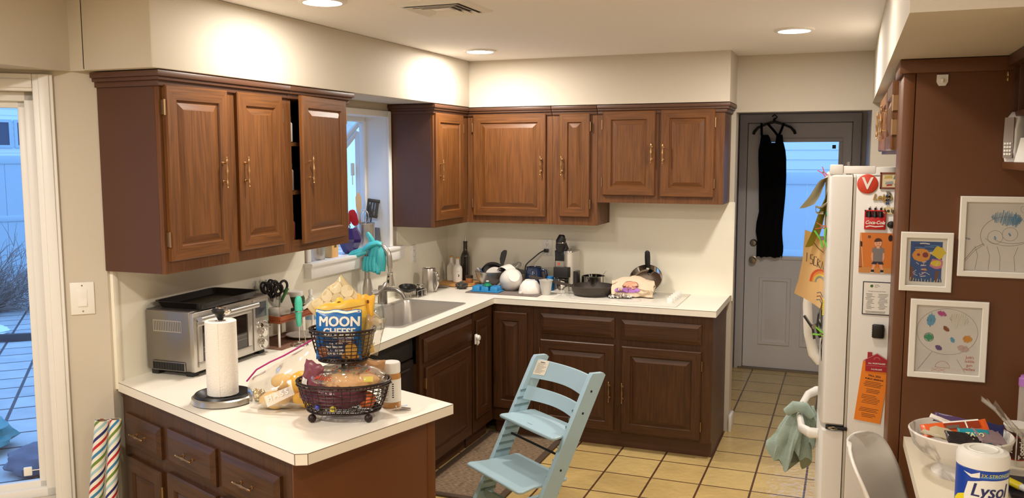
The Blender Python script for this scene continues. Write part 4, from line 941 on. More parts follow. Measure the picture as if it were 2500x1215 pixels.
m = M(); z = .395; m.cyl((-.219, railp(z)+.01, z), (.219, railp(z)+.01, z), .006, BLACKM, n=10); m.build('cross_rod', HC)
m = M(); m.box(-.219, .219, railp(.10)-.008, railp(.10)+.012, .09, .135, CBLUE, bev=.003); m.build('stretcher', HC)
# two rolls of striped gift wrap
def stripes():
    m = bpy.data.materials.new('striped_wrap'); m.use_nodes = True; nt = m.node_tree; P = nt.nodes['Principled BSDF']; L = nt.links.new
    tc = nt.nodes.new('ShaderNodeTexCoord'); g = nt.nodes.new('ShaderNodeTexGradient'); g.gradient_type = 'RADIAL'; L(tc.outputs['Object'], g.inputs[0])
    sp = nt.nodes.new('ShaderNodeSeparateXYZ'); L(tc.outputs['Object'], sp.inputs[0])
    a = nt.nodes.new('ShaderNodeMath'); a.operation = 'MULTIPLY_ADD'; a.inputs[1].default_value = 6.0; L(sp.outputs['Z'], a.inputs[0])
    g2 = nt.nodes.new('ShaderNodeMath'); g2.operation = 'MULTIPLY'; g2.inputs[1].default_value = -1.0; L(g.outputs[1], g2.inputs[0]); L(g2.outputs[0], a.inputs[2])
    f = nt.nodes.new('ShaderNodeMath'); f.operation = 'FRACT'; L(a.outputs[0], f.inputs[0])
    r = nt.nodes.new('ShaderNodeValToRGB'); r.color_ramp.interpolation = 'CONSTANT'; W_ = S(240, 236, 222)
    cols = [S(110, 140, 54), W_, S(56, 130, 176), W_, S(196, 40, 50), W_, S(36, 46, 110), W_, S(160, 200, 208), W_]
    e = r.color_ramp.elements; e[0].position = 0; e[0].color = cols[0]; e[1].position = .09; e[1].color = cols[1]
    for k in range(2, 10): q = e.new(.2*(k//2)+(.09 if k % 2 else 0)); q.color = cols[k]
    L(f.outputs[0], r.inputs[0]); L(r.outputs[0], P.inputs['Base Color']); P.inputs['Roughness'].default_value = .35
    return m
SWR = stripes(); CARD = plain('cardboard', (150, 118, 84), .8)
def roll(label, b, t, r, rot):
    b, t = Vector(b), Vector(t); d = t-b
    o = thing('gift_wrap_roll', label, 'wrapping paper', tuple(b)); o.rotation_mode = 'QUATERNION'; o.rotation_quaternion = d.to_track_quat('Z', 'Y') @ Matrix.Rotation(Rd(rot), 4, 'Z').to_quaternion()
    m = M(); L_ = d.length; m.rings([[(rr*math.cos(2*PI*j/28), rr*math.sin(2*PI*j/28), z) for j in range(28)] for rr, z in ((r*.7, 0), (r, 0), (r, L_*.25), (r, L_*.5), (r, L_*.75), (r, L_), (r*.72, L_))], SWR, cap0=False, cap1=False)
    m.build('paper_roll', o); m = M(); m.lathe([(r*.7, .002), (r*.7, L_-.001), (r*.62, L_-.001), (r*.62, .002)], CARD, n=24, cap0=False, cap1=False); m.build('core', o)
roll('diagonally striped gift wrap roll leaning in front, left of the peninsula drawers', (.005, -3.345, 0.003), (.058, -3.268, .80), .026, 40)
roll('second striped gift wrap roll behind the front one, against the peninsula', (.075, -3.325, 0.003), (.098, -3.238, .80), .022, 150)
# white shell chair at the desk
o = thing('shell_chair', 'white moulded shell chair at the left end of the desk', 'chair', (2.797, -2.815, 0), Rd(-13))
SH = mat('white_shell', S(246, 242, 236), .3)
PR = [(-.02, .885), (.012, .83), (.05, .74), (.088, .63), (.135, .53), (.20, .475), (.30, .46), (.40, .47), (.455, .455)]
def cr(P_, t):
    i = min(int(t), len(P_)-2); q = t-i; g = lambda k: P_[max(0, min(len(P_)-1, k))]
    a, b, c, d = g(i-1), g(i), g(i+1), g(i+2)
    return [.5*(2*b[n]+(c[n]-a[n])*q+(2*a[n]-5*b[n]+4*c[n]-d[n])*q*q+(3*b[n]-a[n]-3*c[n]+d[n])*q**3) for n in (0, 1)]
def shl(u, v):
    x, z = cr(PR, u*(len(PR)-1)); s = (v-.5)*2
    e = max(0.0, (.16-u)/.16); f = max(0.0, (u-.88)/.12)
    hw = .232*(1-.62*e**2.6)*(1-.25*f**2)*(.86+.14*min(1, u*2.2))
    k = abs(s)**2.2; back = max(0.0, 1-u*1.9); seat = max(0.0, min(1.0, (u-.25)*2.2))
    return (x+.075*k*(.35+.65*min(1, u*4))*max(.0, 1-u*1.25), s*hw*(1-.06*k), z+.03+.060*k*seat*(1-f)-.020*k*e*0)
m = M(); m.surf(shl, 40, 28, SH); b_ = m.build('shell', o); sm = b_.modifiers.new('s', 'SOLIDIFY'); sm.thickness = .008; sm.offset = 0; pass
LG = plain('beech_leg', (190, 150, 104), .45)
for x, y in ((.10, -.13), (.10, .13), (.34, -.13), (.34, .13)):
    m = M(); m.tube([(x, y, .475), (x+(-.06 if x < .2 else .06), y*1.6, 0)], [.014, .010], LG); m.build('leg', o)
# ================================================================== DESK THINGS (desk top z = .86)
ZD = .8602
MARB = bpy.data.materials.new('white_marble'); MARB.use_nodes = True
nt = MARB.node_tree; P = nt.nodes['Principled BSDF']; tc = nt.nodes.new('ShaderNodeTexCoord'); wv = nt.nodes.new('ShaderNodeTexNoise'); wv.inputs['Scale'].default_value = 3.2; wv.inputs['Detail'].default_value = 4; wv.inputs['Distortion'].default_value = 1.6
nt.links.new(tc.outputs['Object'], wv.inputs['Vector']); r = nt.nodes.new('ShaderNodeValToRGB'); e = r.color_ramp.elements
e[0].position = .455; e[0].color = S(232, 226, 216); e[1].position = .54; e[1].color = S(236, 230, 220); q = e.new(.495); q.color = S(186, 178, 170)
nt.links.new(wv.outputs[0], r.inputs[0]); nt.links.new(r.outputs[0], P.inputs['Base Color']); P.inputs['Roughness'].default_value = .25
BWX, BWY = 3.090, -2.90
o = thing('pedestal_bowl', 'white marbled pedestal bowl full of candy on the desk', 'bowl', (BWX, BWY, ZD))
m = M(); m.lathe([(.074, 0), (.076, .008), (.066, .018), (.050, .030), (.056, .040), (.098, .056), (.130, .088), (.145, .132), (.141, .136), (.136, .132), (.124, .096), (.09, .068), (.03, .056), (0, .054)], MARB, n=44); m.build('bowl', o)
# candy in the bowl: each its own thing, lying in or over the rim
def bar(name, label, cat, loc, rot, L_, w_, th, mt, deco=None, tw=.0, wr=.0035):
    o = thing(name, label, cat, loc, rot=tuple(Rd(a) for a in rot))
    m = M(); n = 16
    def ring(t):
        x = (t-.5)*L_; k = 1.0 if .12 < t < .88 else (.25 if (t < .05 or t > .95) else .7); ww = 1.0 if not (t < .05 or t > .95) else 1.08
        return [(x, w_/2*ww*math.copysign(abs(math.cos(2*PI*j/n))**.6, math.cos(2*PI*j/n)), th/2*k*math.copysign(abs(math.sin(2*PI*j/n))**.8, math.sin(2*PI*j/n))+wr*noise.noise(Vector((x*60, j*.8, L_*50)))) for j in range(n)]
    m.rings([ring(t) for t in (0, .05, .06, .12, .3, .5, .7, .88, .94, .95, 1)], mt)
    if deco: deco(m)
    m.build('wrapper', o); return o
ORP = plain('candy_orange', (226, 96, 36), .3); BRN = plain('candy_brown', (150, 60, 34), .3)
def deco_reese(m):
    q = .0128; m.poly([(-.03, -.010, q), (.07, -.010, q), (.07, .013, q), (-.03, .013, q)], BRN); m.poly([(-.03, .013, q+.0003), (.07, .013, q+.0003), (.07, .019, q-.001), (-.03, .019, q-.001)], PAPER); m.poly([(-.024, -.007, q+.0006), (.012, -.007, q+.0006), (.012, .004, q+.0006), (-.024, .004, q+.0006)], plain('candy_label', (110, 90, 80), .5)); m.poly([(.03, -.01, q+.0006), (.034, -.01, q+.0006), (.034, .013, q+.0006), (.03, .013, q+.0006)], PAPER)
bar('candy_bar', 'long orange and brown wrapped candy bar on top of the marbled bowl', 'candy', (BWX-.02, BWY-.03, ZD+.150), (38, -8, 12), .185, .046, .024, ORP, deco_reese)
def deco_teal(m):
    m.text('TATO', .018, plain('candy_cream', (226, 220, 170), .4), TR(.0, .004, .0105), bold=.0008); m.text('OPS', .018, plain('candy_cream', (226, 220, 170), .4), TR(.004, -.016, .0105), bold=.0008)
bar('snack_pouch', 'teal snack pouch with pale letters in the marbled bowl', 'snack', (BWX+.03, BWY-.068, ZD+.139), (40, 0, 10), .085, .06, .018, plain('candy_teal', (44, 150, 166), .3), deco_teal)
FOILD = mat('dark_foil', S(70, 64, 66), .25, .5, bump=.6, bscale=40)
for k, (lb, dx, dy, dz, rt, L_, w_, c) in enumerate((
    ('dark grey foil wrapper at the front of the marbled bowl', .00, -.086, .139, (30, 5, 15), .10, .045, FOILD),
    ('crumpled beige wrapper at the left rim of the marbled bowl', -.064, -.056, .141, (25, 5, -20), .09, .045, plain('wrap_beige', (190, 176, 146), .35)),
    ('navy blue wrapper at the back of the marbled bowl', .05, .04, .140, (20, 0, -10), .14, .06, plain('wrap_navy', (40, 44, 92), .25)),
    ('lilac grey crumpled wrapper at the right of the marbled bowl', .072, -.050, .141, (25, 10, 30), .09, .06, plain('wrap_lilac', (150, 130, 136), .25)),
    ('silver edged purple wrapper behind the orange candy bar', -.02, .05, .152, (50, 6, -12), .10, .03, plain('wrap_purple', (86, 66, 110), .25)),
    ('white paper strip poking up behind the orange candy bar', -.055, .02, .160, (60, 14, -20), .06, .014, PAPER))):
    bar('candy_wrapper', lb, 'candy wrapper', (BWX+dx, BWY+dy, ZD+dz), rt, L_, w_, .014, c, None, 0, .006)
o = thing('plastic_bag', 'clear crumpled plastic bag sticking up behind the marbled bowl', 'plastic bag', (3.20, -2.80, ZD+.10))
m = M(); m.surf(lambda u, v: (-.02+.10*u+.03*(v-.5)*(1-u), .02*math.sin(PI*v*2)+.02*(v-.5), .105-.105*u+.012*math.sin(9*v+5*u)), 16, 12, PLASTIC); m.surf(lambda u, v: (-.045+.04*u, -.02+.04*v, .115-.03*u+.01*math.sin(7*v)), 8, 8, PLASTIC); m.build('film', o)
# disinfecting wipes canister
LX, LY = 3.098, -3.300
o = thing('wipes_canister', 'tall blue and yellow disinfecting wipes canister with a white lid on the desk', 'canister', (LX, LY, ZD), Rd(-3))
rc = .0615
BLU = plain('lysol_blue', (20, 66, 168), .3); YEL = plain('lysol_yellow', (238, 218, 40), .3)
m = M(); m.lathe([(rc-.004, 0), (rc, .004), (rc, .168), (rc-.003, .172)], BLU, n=56)
def cw(dr): return lambda p: ((rc+dr)*math.sin(p.x/rc), -(rc+dr)*math.cos(p.x/rc), p.y)
def cpatch(pts, mt, dr, sub=14):
    # polygon given as (s along the circumference, z), swept in vertical strips between a lower and an upper outline
    lo, hi = pts; f = cw(dr); k = m.mi(mt); xs = [lo[0][0]+(lo[-1][0]-lo[0][0])*i/sub for i in range(sub+1)]
    def itp(L_, x):
        for (x0, z0), (x1, z1) in zip(L_, L_[1:]):
            if x <= x1+1e-9: return z0+(z1-z0)*(x-x0)/(x1-x0)
        return L_[-1][1]
    V = [(m.bm.verts.new(f(Vector((x, itp(lo, x), 0)))), m.bm.verts.new(f(Vector((x, itp(hi, x), 0))))) for x in xs]
    for (a, b), (c, d) in zip(V, V[1:]): g = m.bm.faces.new((a, c, d, b)); g.material_index = k
cpatch(([(-.095, .006), (.09, .006)], [(-.095, .060), (-.075, .090), (-.045, .103), (.0, .108), (.09, .106)]), YEL, .0004)
cpatch(([(-.046, .086), (.075, .092)], [(-.046, .102), (-.038, .136), (.0, .146), (.075, .148)]), PAPER, .0008)
cpatch(([(-.042, .072), (.07, .082)], [(-.042, .082), (.07, .094)]), plain('lysol_red', (204, 36, 44), .3), .0009)
cpatch(([(-.036, .006), (.075, .006)], [(-.036, .068), (.075, .078)]), plain('lysol_peach', (232, 196, 150), .4), .0009)
cpatch(([(-.01, .151), (.075, .152)], [(-.01, .153), (.03, .162), (.075, .166)]), plain('lysol_sky', (70, 130, 210), .3), .0006)
cpatch(([(-.050, .160), (-.03, .149), (-.010, .151)], [(-.050, .1605), (-.03, .157), (-.010, .166)]), PAPER, .0010)
for dx in (-.0010, -.0003, .0003, .0010): m.text('Lysol', .050, plain('lysol_navy', (36, 40, 96), .3), I4, 'CENTER', bold=0, shear=.25, warp=lambda p, dx=dx: cw(.0014+abs(dx)*.1+dx*.03)(Vector((p.x+.014+dx, p.y+.117, 0))), sx=.86)
m.text('3X STRONGER', .0125, YEL, I4, 'LEFT', bold=0, shear=.1, warp=lambda p: cw(.0018)(Vector((p.x-.008, p.y+.158, 0))))
m.text('DISINFECTING', .012, plain('lysol_red', (204, 36, 44), .3), I4, 'LEFT', bold=.0004, warp=lambda p: cw(.0014)(Vector((p.x-.032, p.y+.058, 0))))
m.build('body', o)
m = M(); m.lathe([(rc-.002, .170), (rc+.001, .171), (rc+.001, .196), (rc-.003, .206), (rc-.016, .211), (rc-.022, .209), (.0, .2085)], WPLA, n=56); m.tube([(rc*.55*math.cos(a), rc*.55*math.sin(a), .2095) for a in [2*PI*i/24 for i in range(24)]], .002, WPLA, n=6, closed=True); m.build('lid', o)
# candy bank tube with lettering
o = thing('candy_bank', 'brown, red and white round candy tube with a white lid behind the wipes canister', 'candy tube', (3.268, -2.735, ZD), Rd(-10))
m = M(); rt = .030; TB_ = plain('tootsie_brown', (70, 34, 26), .35); TRD = plain('tootsie_red', (170, 40, 34), .35)
m.lathe([(rt, 0), (rt, .020)], PAPER, n=36); m.lathe([(rt, .020), (rt, .024)], TRD, n=36, cap0=False, cap1=False); m.lathe([(rt, .024), (rt, .092)], TB_, n=36, cap0=False, cap1=False); m.lathe([(rt, .092), (rt, .096)], TRD, n=36, cap0=False, cap1=False); m.lathe([(rt, .096), (rt, .110)], TB_, n=36, cap0=False)
for t, s in (('Tootsie', .016), ('Roll', -.018)):
    m.text(t, .024, PAPER, I4, bold=.001, warp=lambda p, s=s: ((rt+.0006)*math.sin((s-p.y)/rt), -(rt+.0006)*math.cos((s-p.y)/rt), .058+p.x*.9) if True else None)
m.lathe([(rt+.0004, .03), (rt+.0004, .03)], PAPER, n=4, cap0=False, cap1=False)
m.poly([((rt+.0006)*math.sin(a), -(rt+.0006)*math.cos(a), z) for a, z in ((-.06, .0), (.06, .0), (.06, .11), (-.06, .11))], PAPER); m.build('tube', o)
m = M(); m.lathe([(rt, .108), (rt+.004, .114), (rt+.010, .126), (rt+.008, .130), (0, .130)], WPLA, n=36); m.build('lid', o)
o = thing('plastic_tube', 'clear plastic tube with a purple cap at the right edge of the desk', 'tube', (3.302, -2.63, ZD)); m = M(); m.lathe([(.019, 0), (.019, .235)], clear('milky_plastic', (.96, .93, .90), .06, .1, .35, (.85, .78, .7)), n=24); m.build('body', o)
m = M(); m.lathe([(.021, .228), (.021, .252), (.016, .256), (.016, .262), (0, .262)], plain('purple_cap', (176, 116, 190), .4), n=24); m.build('cap', o)
o = thing('paper_sheet', 'loose white folded papers beside the candy tube on the desk', 'paper', (3.24, -2.86, ZD)); m = M()
for k in range(3): m.box(-.05, .05, -.035, .035, .0005+.0016*k, .0015+.0016*k, PAPER, TR(.006*k, .004*k, 0, rz=20+14*k))
m.build('sheets', o)
o = thing('desk_tray', 'dark glossy tray at the right edge of the desk behind the wipes canister', 'tray', (3.295, -3.06, ZD)); m = M(); m.rings([[(x*k, y*k, z) for x, y in ((-.10, -.12), (.10, -.12), (.10, .12), (-.10, .12))] for k, z in ((.9, 0), (1, .03), (.97, .03), (.88, .004))], mat('dark_tray', S(44, 40, 50), .2)); m.build('body', o)
o = thing('highlighter', 'yellow and white marker lying in the dark tray on the desk', 'marker', (3.275, -3.05, ZD+.018), rot=(0, Rd(8), Rd(-40))); m = M(); m.cyl((-.05, 0, 0), (.03, 0, 0), .010, WPLA); m.build('barrel', o); m = M(); m.cyl((-.09, 0, 0), (-.05, 0, 0), .0115, YEL, n=14); m.build('cap', o)
# hutch shelf: telephone and bottles
o = thing('cordless_phone', 'white and grey cordless phone standing on the wall shelf', 'phone', (3.236, -2.632, 1.805), Rd(-55))
m = M(); pf = [(-.024, 0), (.022, 0), (.026, .02), (.026, .13), (.014, .152), (-.006, .156), (-.020, .140), (-.030, .10), (-.032, .03)]
TT = Matrix(((0, 0, 1, 0), (1, 0, 0, 0), (0, 1, 0, 0), (0, 0, 0, 1)))
m.rings([[(x, y*k, z*kz+.003*(1-kz)) for y, z in pf] for x, k, kz in ((-.026, .85, .97), (-.021, 1, 1), (.021, 1, 1), (.026, .85, .97))], WPLA); m.build('handset', o, smooth=50)
m = M(); GYP = plain('phone_grey', (150, 136, 128), .4)
m.rings([[(x, y, z) for x, z in ((-.018, .012), (.018, .012), (.020, .06), (.018, .138), (-.018, .138), (-.020, .06))] for y in (-.030, -.0345)], GYP, TR(0, .0, 0)); m.build('keypad_panel', o)
for a in range(4):
    for b in range(3): m = M(); m.box(-.014+.0105*b, -.006+.0105*b, -.0375, -.034, .02+.011*a, .027+.011*a, WPLA, bev=.001); m.build('key', o)
o = thing('pill_bottle', 'white bottle with a blue label beside the phone on the wall shelf', 'bottle', (3.262, -2.735, 1.8045)); m = M(); m.lathe([(.022, 0), (.023, .004), (.023, .09), (.018, .098)], plain('bottle_bluegrey', (120, 140, 170), .35), n=24); m.lathe([(.0233, .02), (.0233, .06)], PAPER, n=24, cap0=False, cap1=False); m.build('body', o); m = M(); m.lathe([(.019, .096), (.019, .116), (0, .117)], WPLA, n=24); m.build('cap', o)
o = thing('envelope', 'white envelope leaning in front of the bottle on the wall shelf', 'envelope', (3.225, -2.770, 1.8045), Rd(-75)); m = M(); m.box(-.04, .04, 0, .002, 0, .075, PAPER, TR(rx=-12)); m.build('sheet', o)

# ================================================================== COUNTER THINGS (worktop z = .914)
Z = .9145
# toaster oven (front faces +x): local x along the front, -y out of the front
o = thing('toaster_oven', 'stainless steel toaster oven on the counter under the left upper cabinets', 'toaster oven', (.262, -2.972, Z), Rd(91.5))
ow, od, oh = .515, .245, .275
m = M(); m.box(0, ow, .02, od, .022, oh, STEELD, bev=.006); m.box(.004, ow-.004, .024, od-.004, oh-.001, oh+.002, plain('oven_top', (70, 64, 62), .35)); 
m.box(-.0015, 0.001, .06, od-.04, .185, .235, STEEL); 
for k in range(16): m.box(-.0022, .001, .065+k*.0088, .068+k*.0088, .190, .230, plain('vent_slot', (90, 86, 84), .5))
m.box(-.006, .004, .045, od-.03, .022, .062, BLACKM, bev=.004)
for k in range(12): m.box(-.0072, -.004, .055+k*.0135, .058+k*.0135, .028, .056, BLACK)
m.build('body', o)
m = M(); m.box(0, ow, 0, .022, .022, oh-.004, STEEL, bev=.004); m.build('front_frame', o)
m = M()
for a, b, c, e in ((.02, .375, .04, .062), (.02, .375, .212, .232), (.02, .045, .062, .212), (.35, .375, .062, .212)): m.box(a, b, -.008, .0, c, e, STEEL, bev=.002)
d = m.build('door', o)
m = M(); m.box(.045, .35, -.003, -.001, .062, .212, mat('oven_glass', S(34, 28, 26), .06, coat=.5)); 
for z in (.10, .118): m.box(.05, .345, -.0042, -.003, z, z+.0025, STEELD)
m.build('oven_window', d)
m = M(); m.cyl((.0, -.035, .247), (.385, -.035, .247), .0125, STEEL, n=16); 
for x in (.03, .355): m.cyl((x, -.035, .247), (x, -.002, .238), .008, STEEL, n=10)
m.build('handle', d)
m = M(); m.box(.395, .505, -.004, .0, .03, .262, STEEL, bev=.002); cp = m.build('control_panel', o)
m = M(); m.box(.41, .49, -.0058, -.003, .178, .248, mat('oven_display', S(58, 60, 66), .15), bev=.001); m.build('display', cp)
for x, z, r in ((.424, .145, .014), (.474, .150, .009), (.45, .105, .022), (.45, .055, .022), (.486, .128, .005)):
    m = M(); m.lathe([(r, 0), (r, .004), (r*.86, .006), (r*.82, .020), (r*.7, .023), (0, .023)], CHROME, TR(x, -.004, z, rx=90), 24); m.build('knob', cp)
for x in (.03, ow-.03):
    for y in (.04, od-.03): m = M(); m.box(x-.02, x+.02, y-.018, y+.018, 0, .023, BLACKM, bev=.003); m.build('foot', o)
o = thing('baking_tray', 'black rimmed baking tray lying on top of the toaster oven', 'baking tray', (.150, -2.742, Z+.2775), Rd(93))
m = M(); TB2 = mat('dark_nonstick', S(34, 31, 30), .35, .3)
m.rings([rr(.20*k, .125*k2, .03, z) for k, k2, z in ((.93, .88, 0), (.99, .985, .026), (1.02, 1.03, .0275), (1.02, 1.03, .0295), (.985, .975, .0285), (.925, .87, .003))], TB2); m.build('pan', o)
# paper towel holder
o = thing('paper_towel_holder', 'steel and black paper towel holder near the front edge of the peninsula', 'paper towel holder', (.592, -3.202, Z))
m = M(); m.lathe([(.108, 0), (.114, .004), (.112, .022), (.106, .026)], STEEL, n=56, cap1=False); m.lathe([(.106, .026), (.100, .034), (.092, .034), (.078, .022), (.07, .012), (0, .010)], BLACK, n=56, cap0=False); m.build('base', o)
m = M(); m.cyl((0, 0, .01), (0, 0, .325), .007, STEELD); m.build('post', o)
m = M(); m.lathe([(.010, .308), (.014, .315), (.018, .325), (.032, .335), (.034, .344), (.026, .352), (0, .354)], BLACK, n=24, sx=1.0, sy=.75)
m.lathe([(.020, .3505), (.017, .3555), (0, .357)], CHROME, n=24, sy=.7); m.tube([(.02, 0, .338), (.035, 0, .341), (.048, 0, .346)], [.013, .011, .004], CHROME, n=10); m.build('finial', o)
o = thing('paper_towel_roll', 'white paper towel roll on the steel holder', 'paper towel', (.592, -3.202, Z+.0285))
m = M(); PT = mat('paper_towel', S(242, 236, 226), .95, bump=.25, bscale=140)
m.rings([[(r*math.cos(2*PI*j/48), r*math.sin(2*PI*j/48), z) for j in range(48)] for r, z in ((.020, .277), (.052, .2785), (.0565, .276), (.0575, .15), (.0565, .002), (.052, 0), (.020, .001))], PT, loop=True)
m.box(.03, .058, -.0015, .0015, .002, .276, PT, TR(rz=-62)@TR(.0, .0, 0)); m.build('roll', o)
# ziplock bag with mangoes and potatoes
rz_b = 21
def BP(lx, ly): a = Rd(rz_b); return (.862+lx*math.cos(a)-ly*math.sin(a), -3.192+lx*math.sin(a)+ly*math.cos(a))
MANGO = mat('mango_skin', S(232, 176, 40), .45, var=.1, vscale=9); POT = mat('potato_skin', S(222, 184, 116), .6, var=.10, vscale=14, bump=.08, bscale=60)
for k, (nm, lb, lx, ly, z, r, mt) in enumerate((('mango', 'yellow mango higher in the clear zip bag', .055, .0, .098, (.046, .034, .034), MANGO), ('mango', 'yellow mango lying low at the right of the clear zip bag', .078, -.005, .036, (.050, .036, .034), MANGO), ('potato', 'pale potato lying low at the left of the clear zip bag', -.035, -.012, .033, (.058, .040, .031), POT), ('potato', 'pale potato behind the others in the clear zip bag', .0, .045, .034, (.05, .034, .032), POT), ('potato', 'pale potato resting on top of the left one in the clear zip bag', -.01, .022, .092, (.046, .036, .028), POT))):
    x, y = BP(lx, ly); o = thing(nm, lb, nm, (x, y, Z+z), Rd(rz_b+(20 if k == 0 else -8)), rot=(Rd(0), Rd(-28 if k == 0 else 0), Rd(rz_b))); m = M(); m.ball((0, 0, 0), r, mt, amp=.12, fr=1.6, seed=k+1.3); m.build('body', o)
o = thing('zip_bag', 'clear zip bag with a magenta zip strip holding mangoes and potatoes', 'plastic bag', (.862, -3.192, Z), Rd(rz_b))
BAGC = clear('zip_bag_film', (.98, .97, .95), .04, .10, .03, (.95, .90, .80))
def zb(u, v):
    x = -.130+.262*u; top = .105+.150*u; env = math.sin(PI*min(.98, max(.02, u)))**.45
    a = 2*PI*v; zz = top*(.5-.5*math.cos(a)); k = (1-zz/top)**.55
    y = math.sin(a)*.085*env*(.06+.94*k)
    n_ = noise.noise(Vector((x*26, y*26, zz*26+math.copysign(3, y))))
    return (x+.004*n_, y+.007*n_, max(.0012, zz))
m = M(); m.surf(zb, 30, 26, BAGC, cv=True); m.build('film', o, recalc=False)
m = M(); zl = [(-.136, -.006, .100), (-.10, -.004, .142), (-.05, -.003, .170), (.0, -.003, .193), (.06, -.003, .226), (.132, .002, .266)]
zs = [Vector(a).lerp(Vector(b), q/4) for a, b in zip(zl, zl[1:]) for q in range(4)]+[Vector(zl[-1])]
m.tube([tuple(p) for p in zs], .0062, plain('magenta_zip', (170, 24, 118), .4), n=8, flat=.5); m.build('zip_strip', o)
m = M(); T = TR(-.03, -.088, .062, rx=78, ry=0) @ TR(rz=22)
m.poly([(-.02, -.028, 0), (.085, -.022, 0), (.085, .012, -.006), (-.02, .012, -.006)], clear('bag_label', (.97, .96, .94), .1, .2, .45, (.93, .91, .86)), T); m.text('HASS', .026, plain('label_white', (236, 232, 224), .5), T @ TR(.028, -.002, .0012), bold=.0008, space=1.5); m.build('label', o, recalc=False)
o = thing('foil_wrapper', 'crumpled silver and gold foil beside the paper towel holder', 'foil', (.720, -3.155, Z)); m = M(); m.ball((0, 0, .020), (.045, .026, .020), mat('gold_foil', S(200, 180, 140), .2, .9, bump=.8, bscale=60), amp=.7, fr=3, seed=4, nu=26, nv=18); m.build('foil', o, smooth=15)
# two-tier wire basket
KX, KY, KR = 1.119, -3.205, 21
o = thing('fruit_basket', 'two-tier black wire fruit basket on the peninsula', 'basket', (KX, KY, Z), Rd(KR))
def ell(a, b, z, n=56): return [(a*math.cos(2*PI*j/n), b*math.sin(2*PI*j/n), z) for j in range(n)]
def tier(a0, b0, z0, a1, b1, z1, nh, nv, rim):
    m = M(); m.tube(ell(a1, b1, z1), .0045, GUN, n=8, closed=True); m.tube(ell(a1*1.005, b1*1.005, z1-.011), .0028, GUN, n=6, closed=True); m.tube(ell(a0, b0, z0), .0038, GUN, n=8, closed=True)
    for k in range(36):
        t = 2*PI*k/36; m.tube([(a1*math.cos(t), b1*math.sin(t), z1-.011), (a1*math.cos(t+.09), b1*math.sin(t+.09), z1+.003)], .0022, GUN, n=5)
    m.build('rim', o)
    m = M(); prof = lambda q: (a0+(a1-a0)*q**.7, b0+(b1-b0)*q**.7, z0+(z1-z0)*q)
    for k in range(1, nh): a, b, z = prof(k/nh); m.tube(ell(a, b, z, 48), .0016, GUN, n=5, closed=True)
    for k in range(nv):
        t = 2*PI*k/nv; m.tube([(prof(q)[0]*math.cos(t), prof(q)[1]*math.sin(t), prof(q)[2]) for q in (0, .3, .65, 1)], .0015, GUN, n=5)
    for k in range(-7, 8):
        f = k/8; m.tube([(a0*f, -b0*math.sqrt(1-f*f), z0), (a0*f, b0*math.sqrt(1-f*f), z0)], .0015, GUN, n=5)
    for k in range(-4, 5):
        f = k/5; m.tube([(-a0*math.sqrt(1-f*f), b0*f, z0), (a0*math.sqrt(1-f*f), b0*f, z0)], .0015, GUN, n=5)
    m.build('wire_mesh', o)
tier(.128, .092, .030, .163, .120, .132, 8, 34, .1)
tier(.084, .066, .206, .113, .090, .315, 8, 28, .3)
m = M(); m.tube([(0, .0, .03), (0, 0, .206)], .0065, GUN, n=10); m.build('post', o)
for x, y in ((-.097, -.072), (.097, -.072), (-.097, .072), (.097, .072)): m = M(); m.ball((x, y, .0145), .0145, GUN); m.tube([(x, y, .02), (x*.97, y*.97, .031)], .004, GUN); m.build('foot', o)
def KP(lx, ly, lz): a = Rd(KR); return (KX+lx*math.cos(a)-ly*math.sin(a), KY+lx*math.sin(a)+ly*math.cos(a), Z+lz)
# soft bag: closed pillow pouch, returns its front-surface function for the printing
def pouch(m, w_, h_, t_, mt, T=I4, wr=.006, seed=0, n=40, nv=26, crimp=.06, sag=0.0):
    def env(v): return max(.02, min(1, (v/crimp if v < crimp else (1-v)/crimp if v > 1-crimp else 1)))**.6*(.55+.45*math.sin(PI*v))
    def P_(cx, s, v):     # cx in -1..1, s = -1 front, +1 back
        yy = (1-abs(cx)**2.4)**(1/2.0)*t_/2*env(v)
        nz = noise.noise(Vector((cx*2.6+seed, v*4.0, s*2+seed)))*wr+noise.noise(Vector((cx*8+seed, v*11.0, s*2)))*wr*.35
        return (cx*w_/2*(1-.05*math.sin(PI*v)*(t_/w_)), s*(yy+nz*env(v))-sag*v*v, v*h_+.003*math.sin(cx*7+seed)*(v > .9))
    def f(u, v):
        a = 2*PI*u; c = math.cos(a); return P_(math.copysign(abs(c)**.8, c), -1 if math.sin(a) < 0 else 1, v)
    m.surf(f, n, nv, mt, T, cu=True)
    return lambda x, z, off=.0012: Vector(P_(max(-1, min(1, 2*x/w_)), -1, max(0, min(1, z/h_))))+Vector((0, -off, 0))
def patch(m, fr, x0, x1, z0, z1, mt, T=I4, off=.001, nx=10, nz=8, shape=None):
    k = m.mi(mt)
    if shape:      # polygon fan on the surface
        c = m.bm.verts.new(T @ fr((x0+x1)/2, (z0+z1)/2, off)); V = [m.bm.verts.new(T @ fr((x0+x1)/2+a*(x1-x0)/2, (z0+z1)/2+b*(z1-z0)/2, off)) for a, b in shape]
        for i in range(len(V)): g = m.bm.faces.new((c, V[i], V[(i+1) % len(V)])); g.material_index = k
        return
    V = [[m.bm.verts.new(T @ fr(x0+(x1-x0)*i/nx, z0+(z1-z0)*j/nz, off)) for j in range(nz+1)] for i in range(nx+1)]
    for i in range(nx):
        for j in range(nz): g = m.bm.faces.new((V[i][j], V[i+1][j], V[i+1][j+1], V[i][j+1])); g.material_index = k
def ptext(m, fr, t, size, x, z, mt, T=I4, off=.002, **k): m.text(t, size, mt, T, warp=lambda p: fr(x+p.x, z+p.y, off), **k)
CIR = [(math.cos(2*PI*i/18), math.sin(2*PI*i/18)) for i in range(18)]
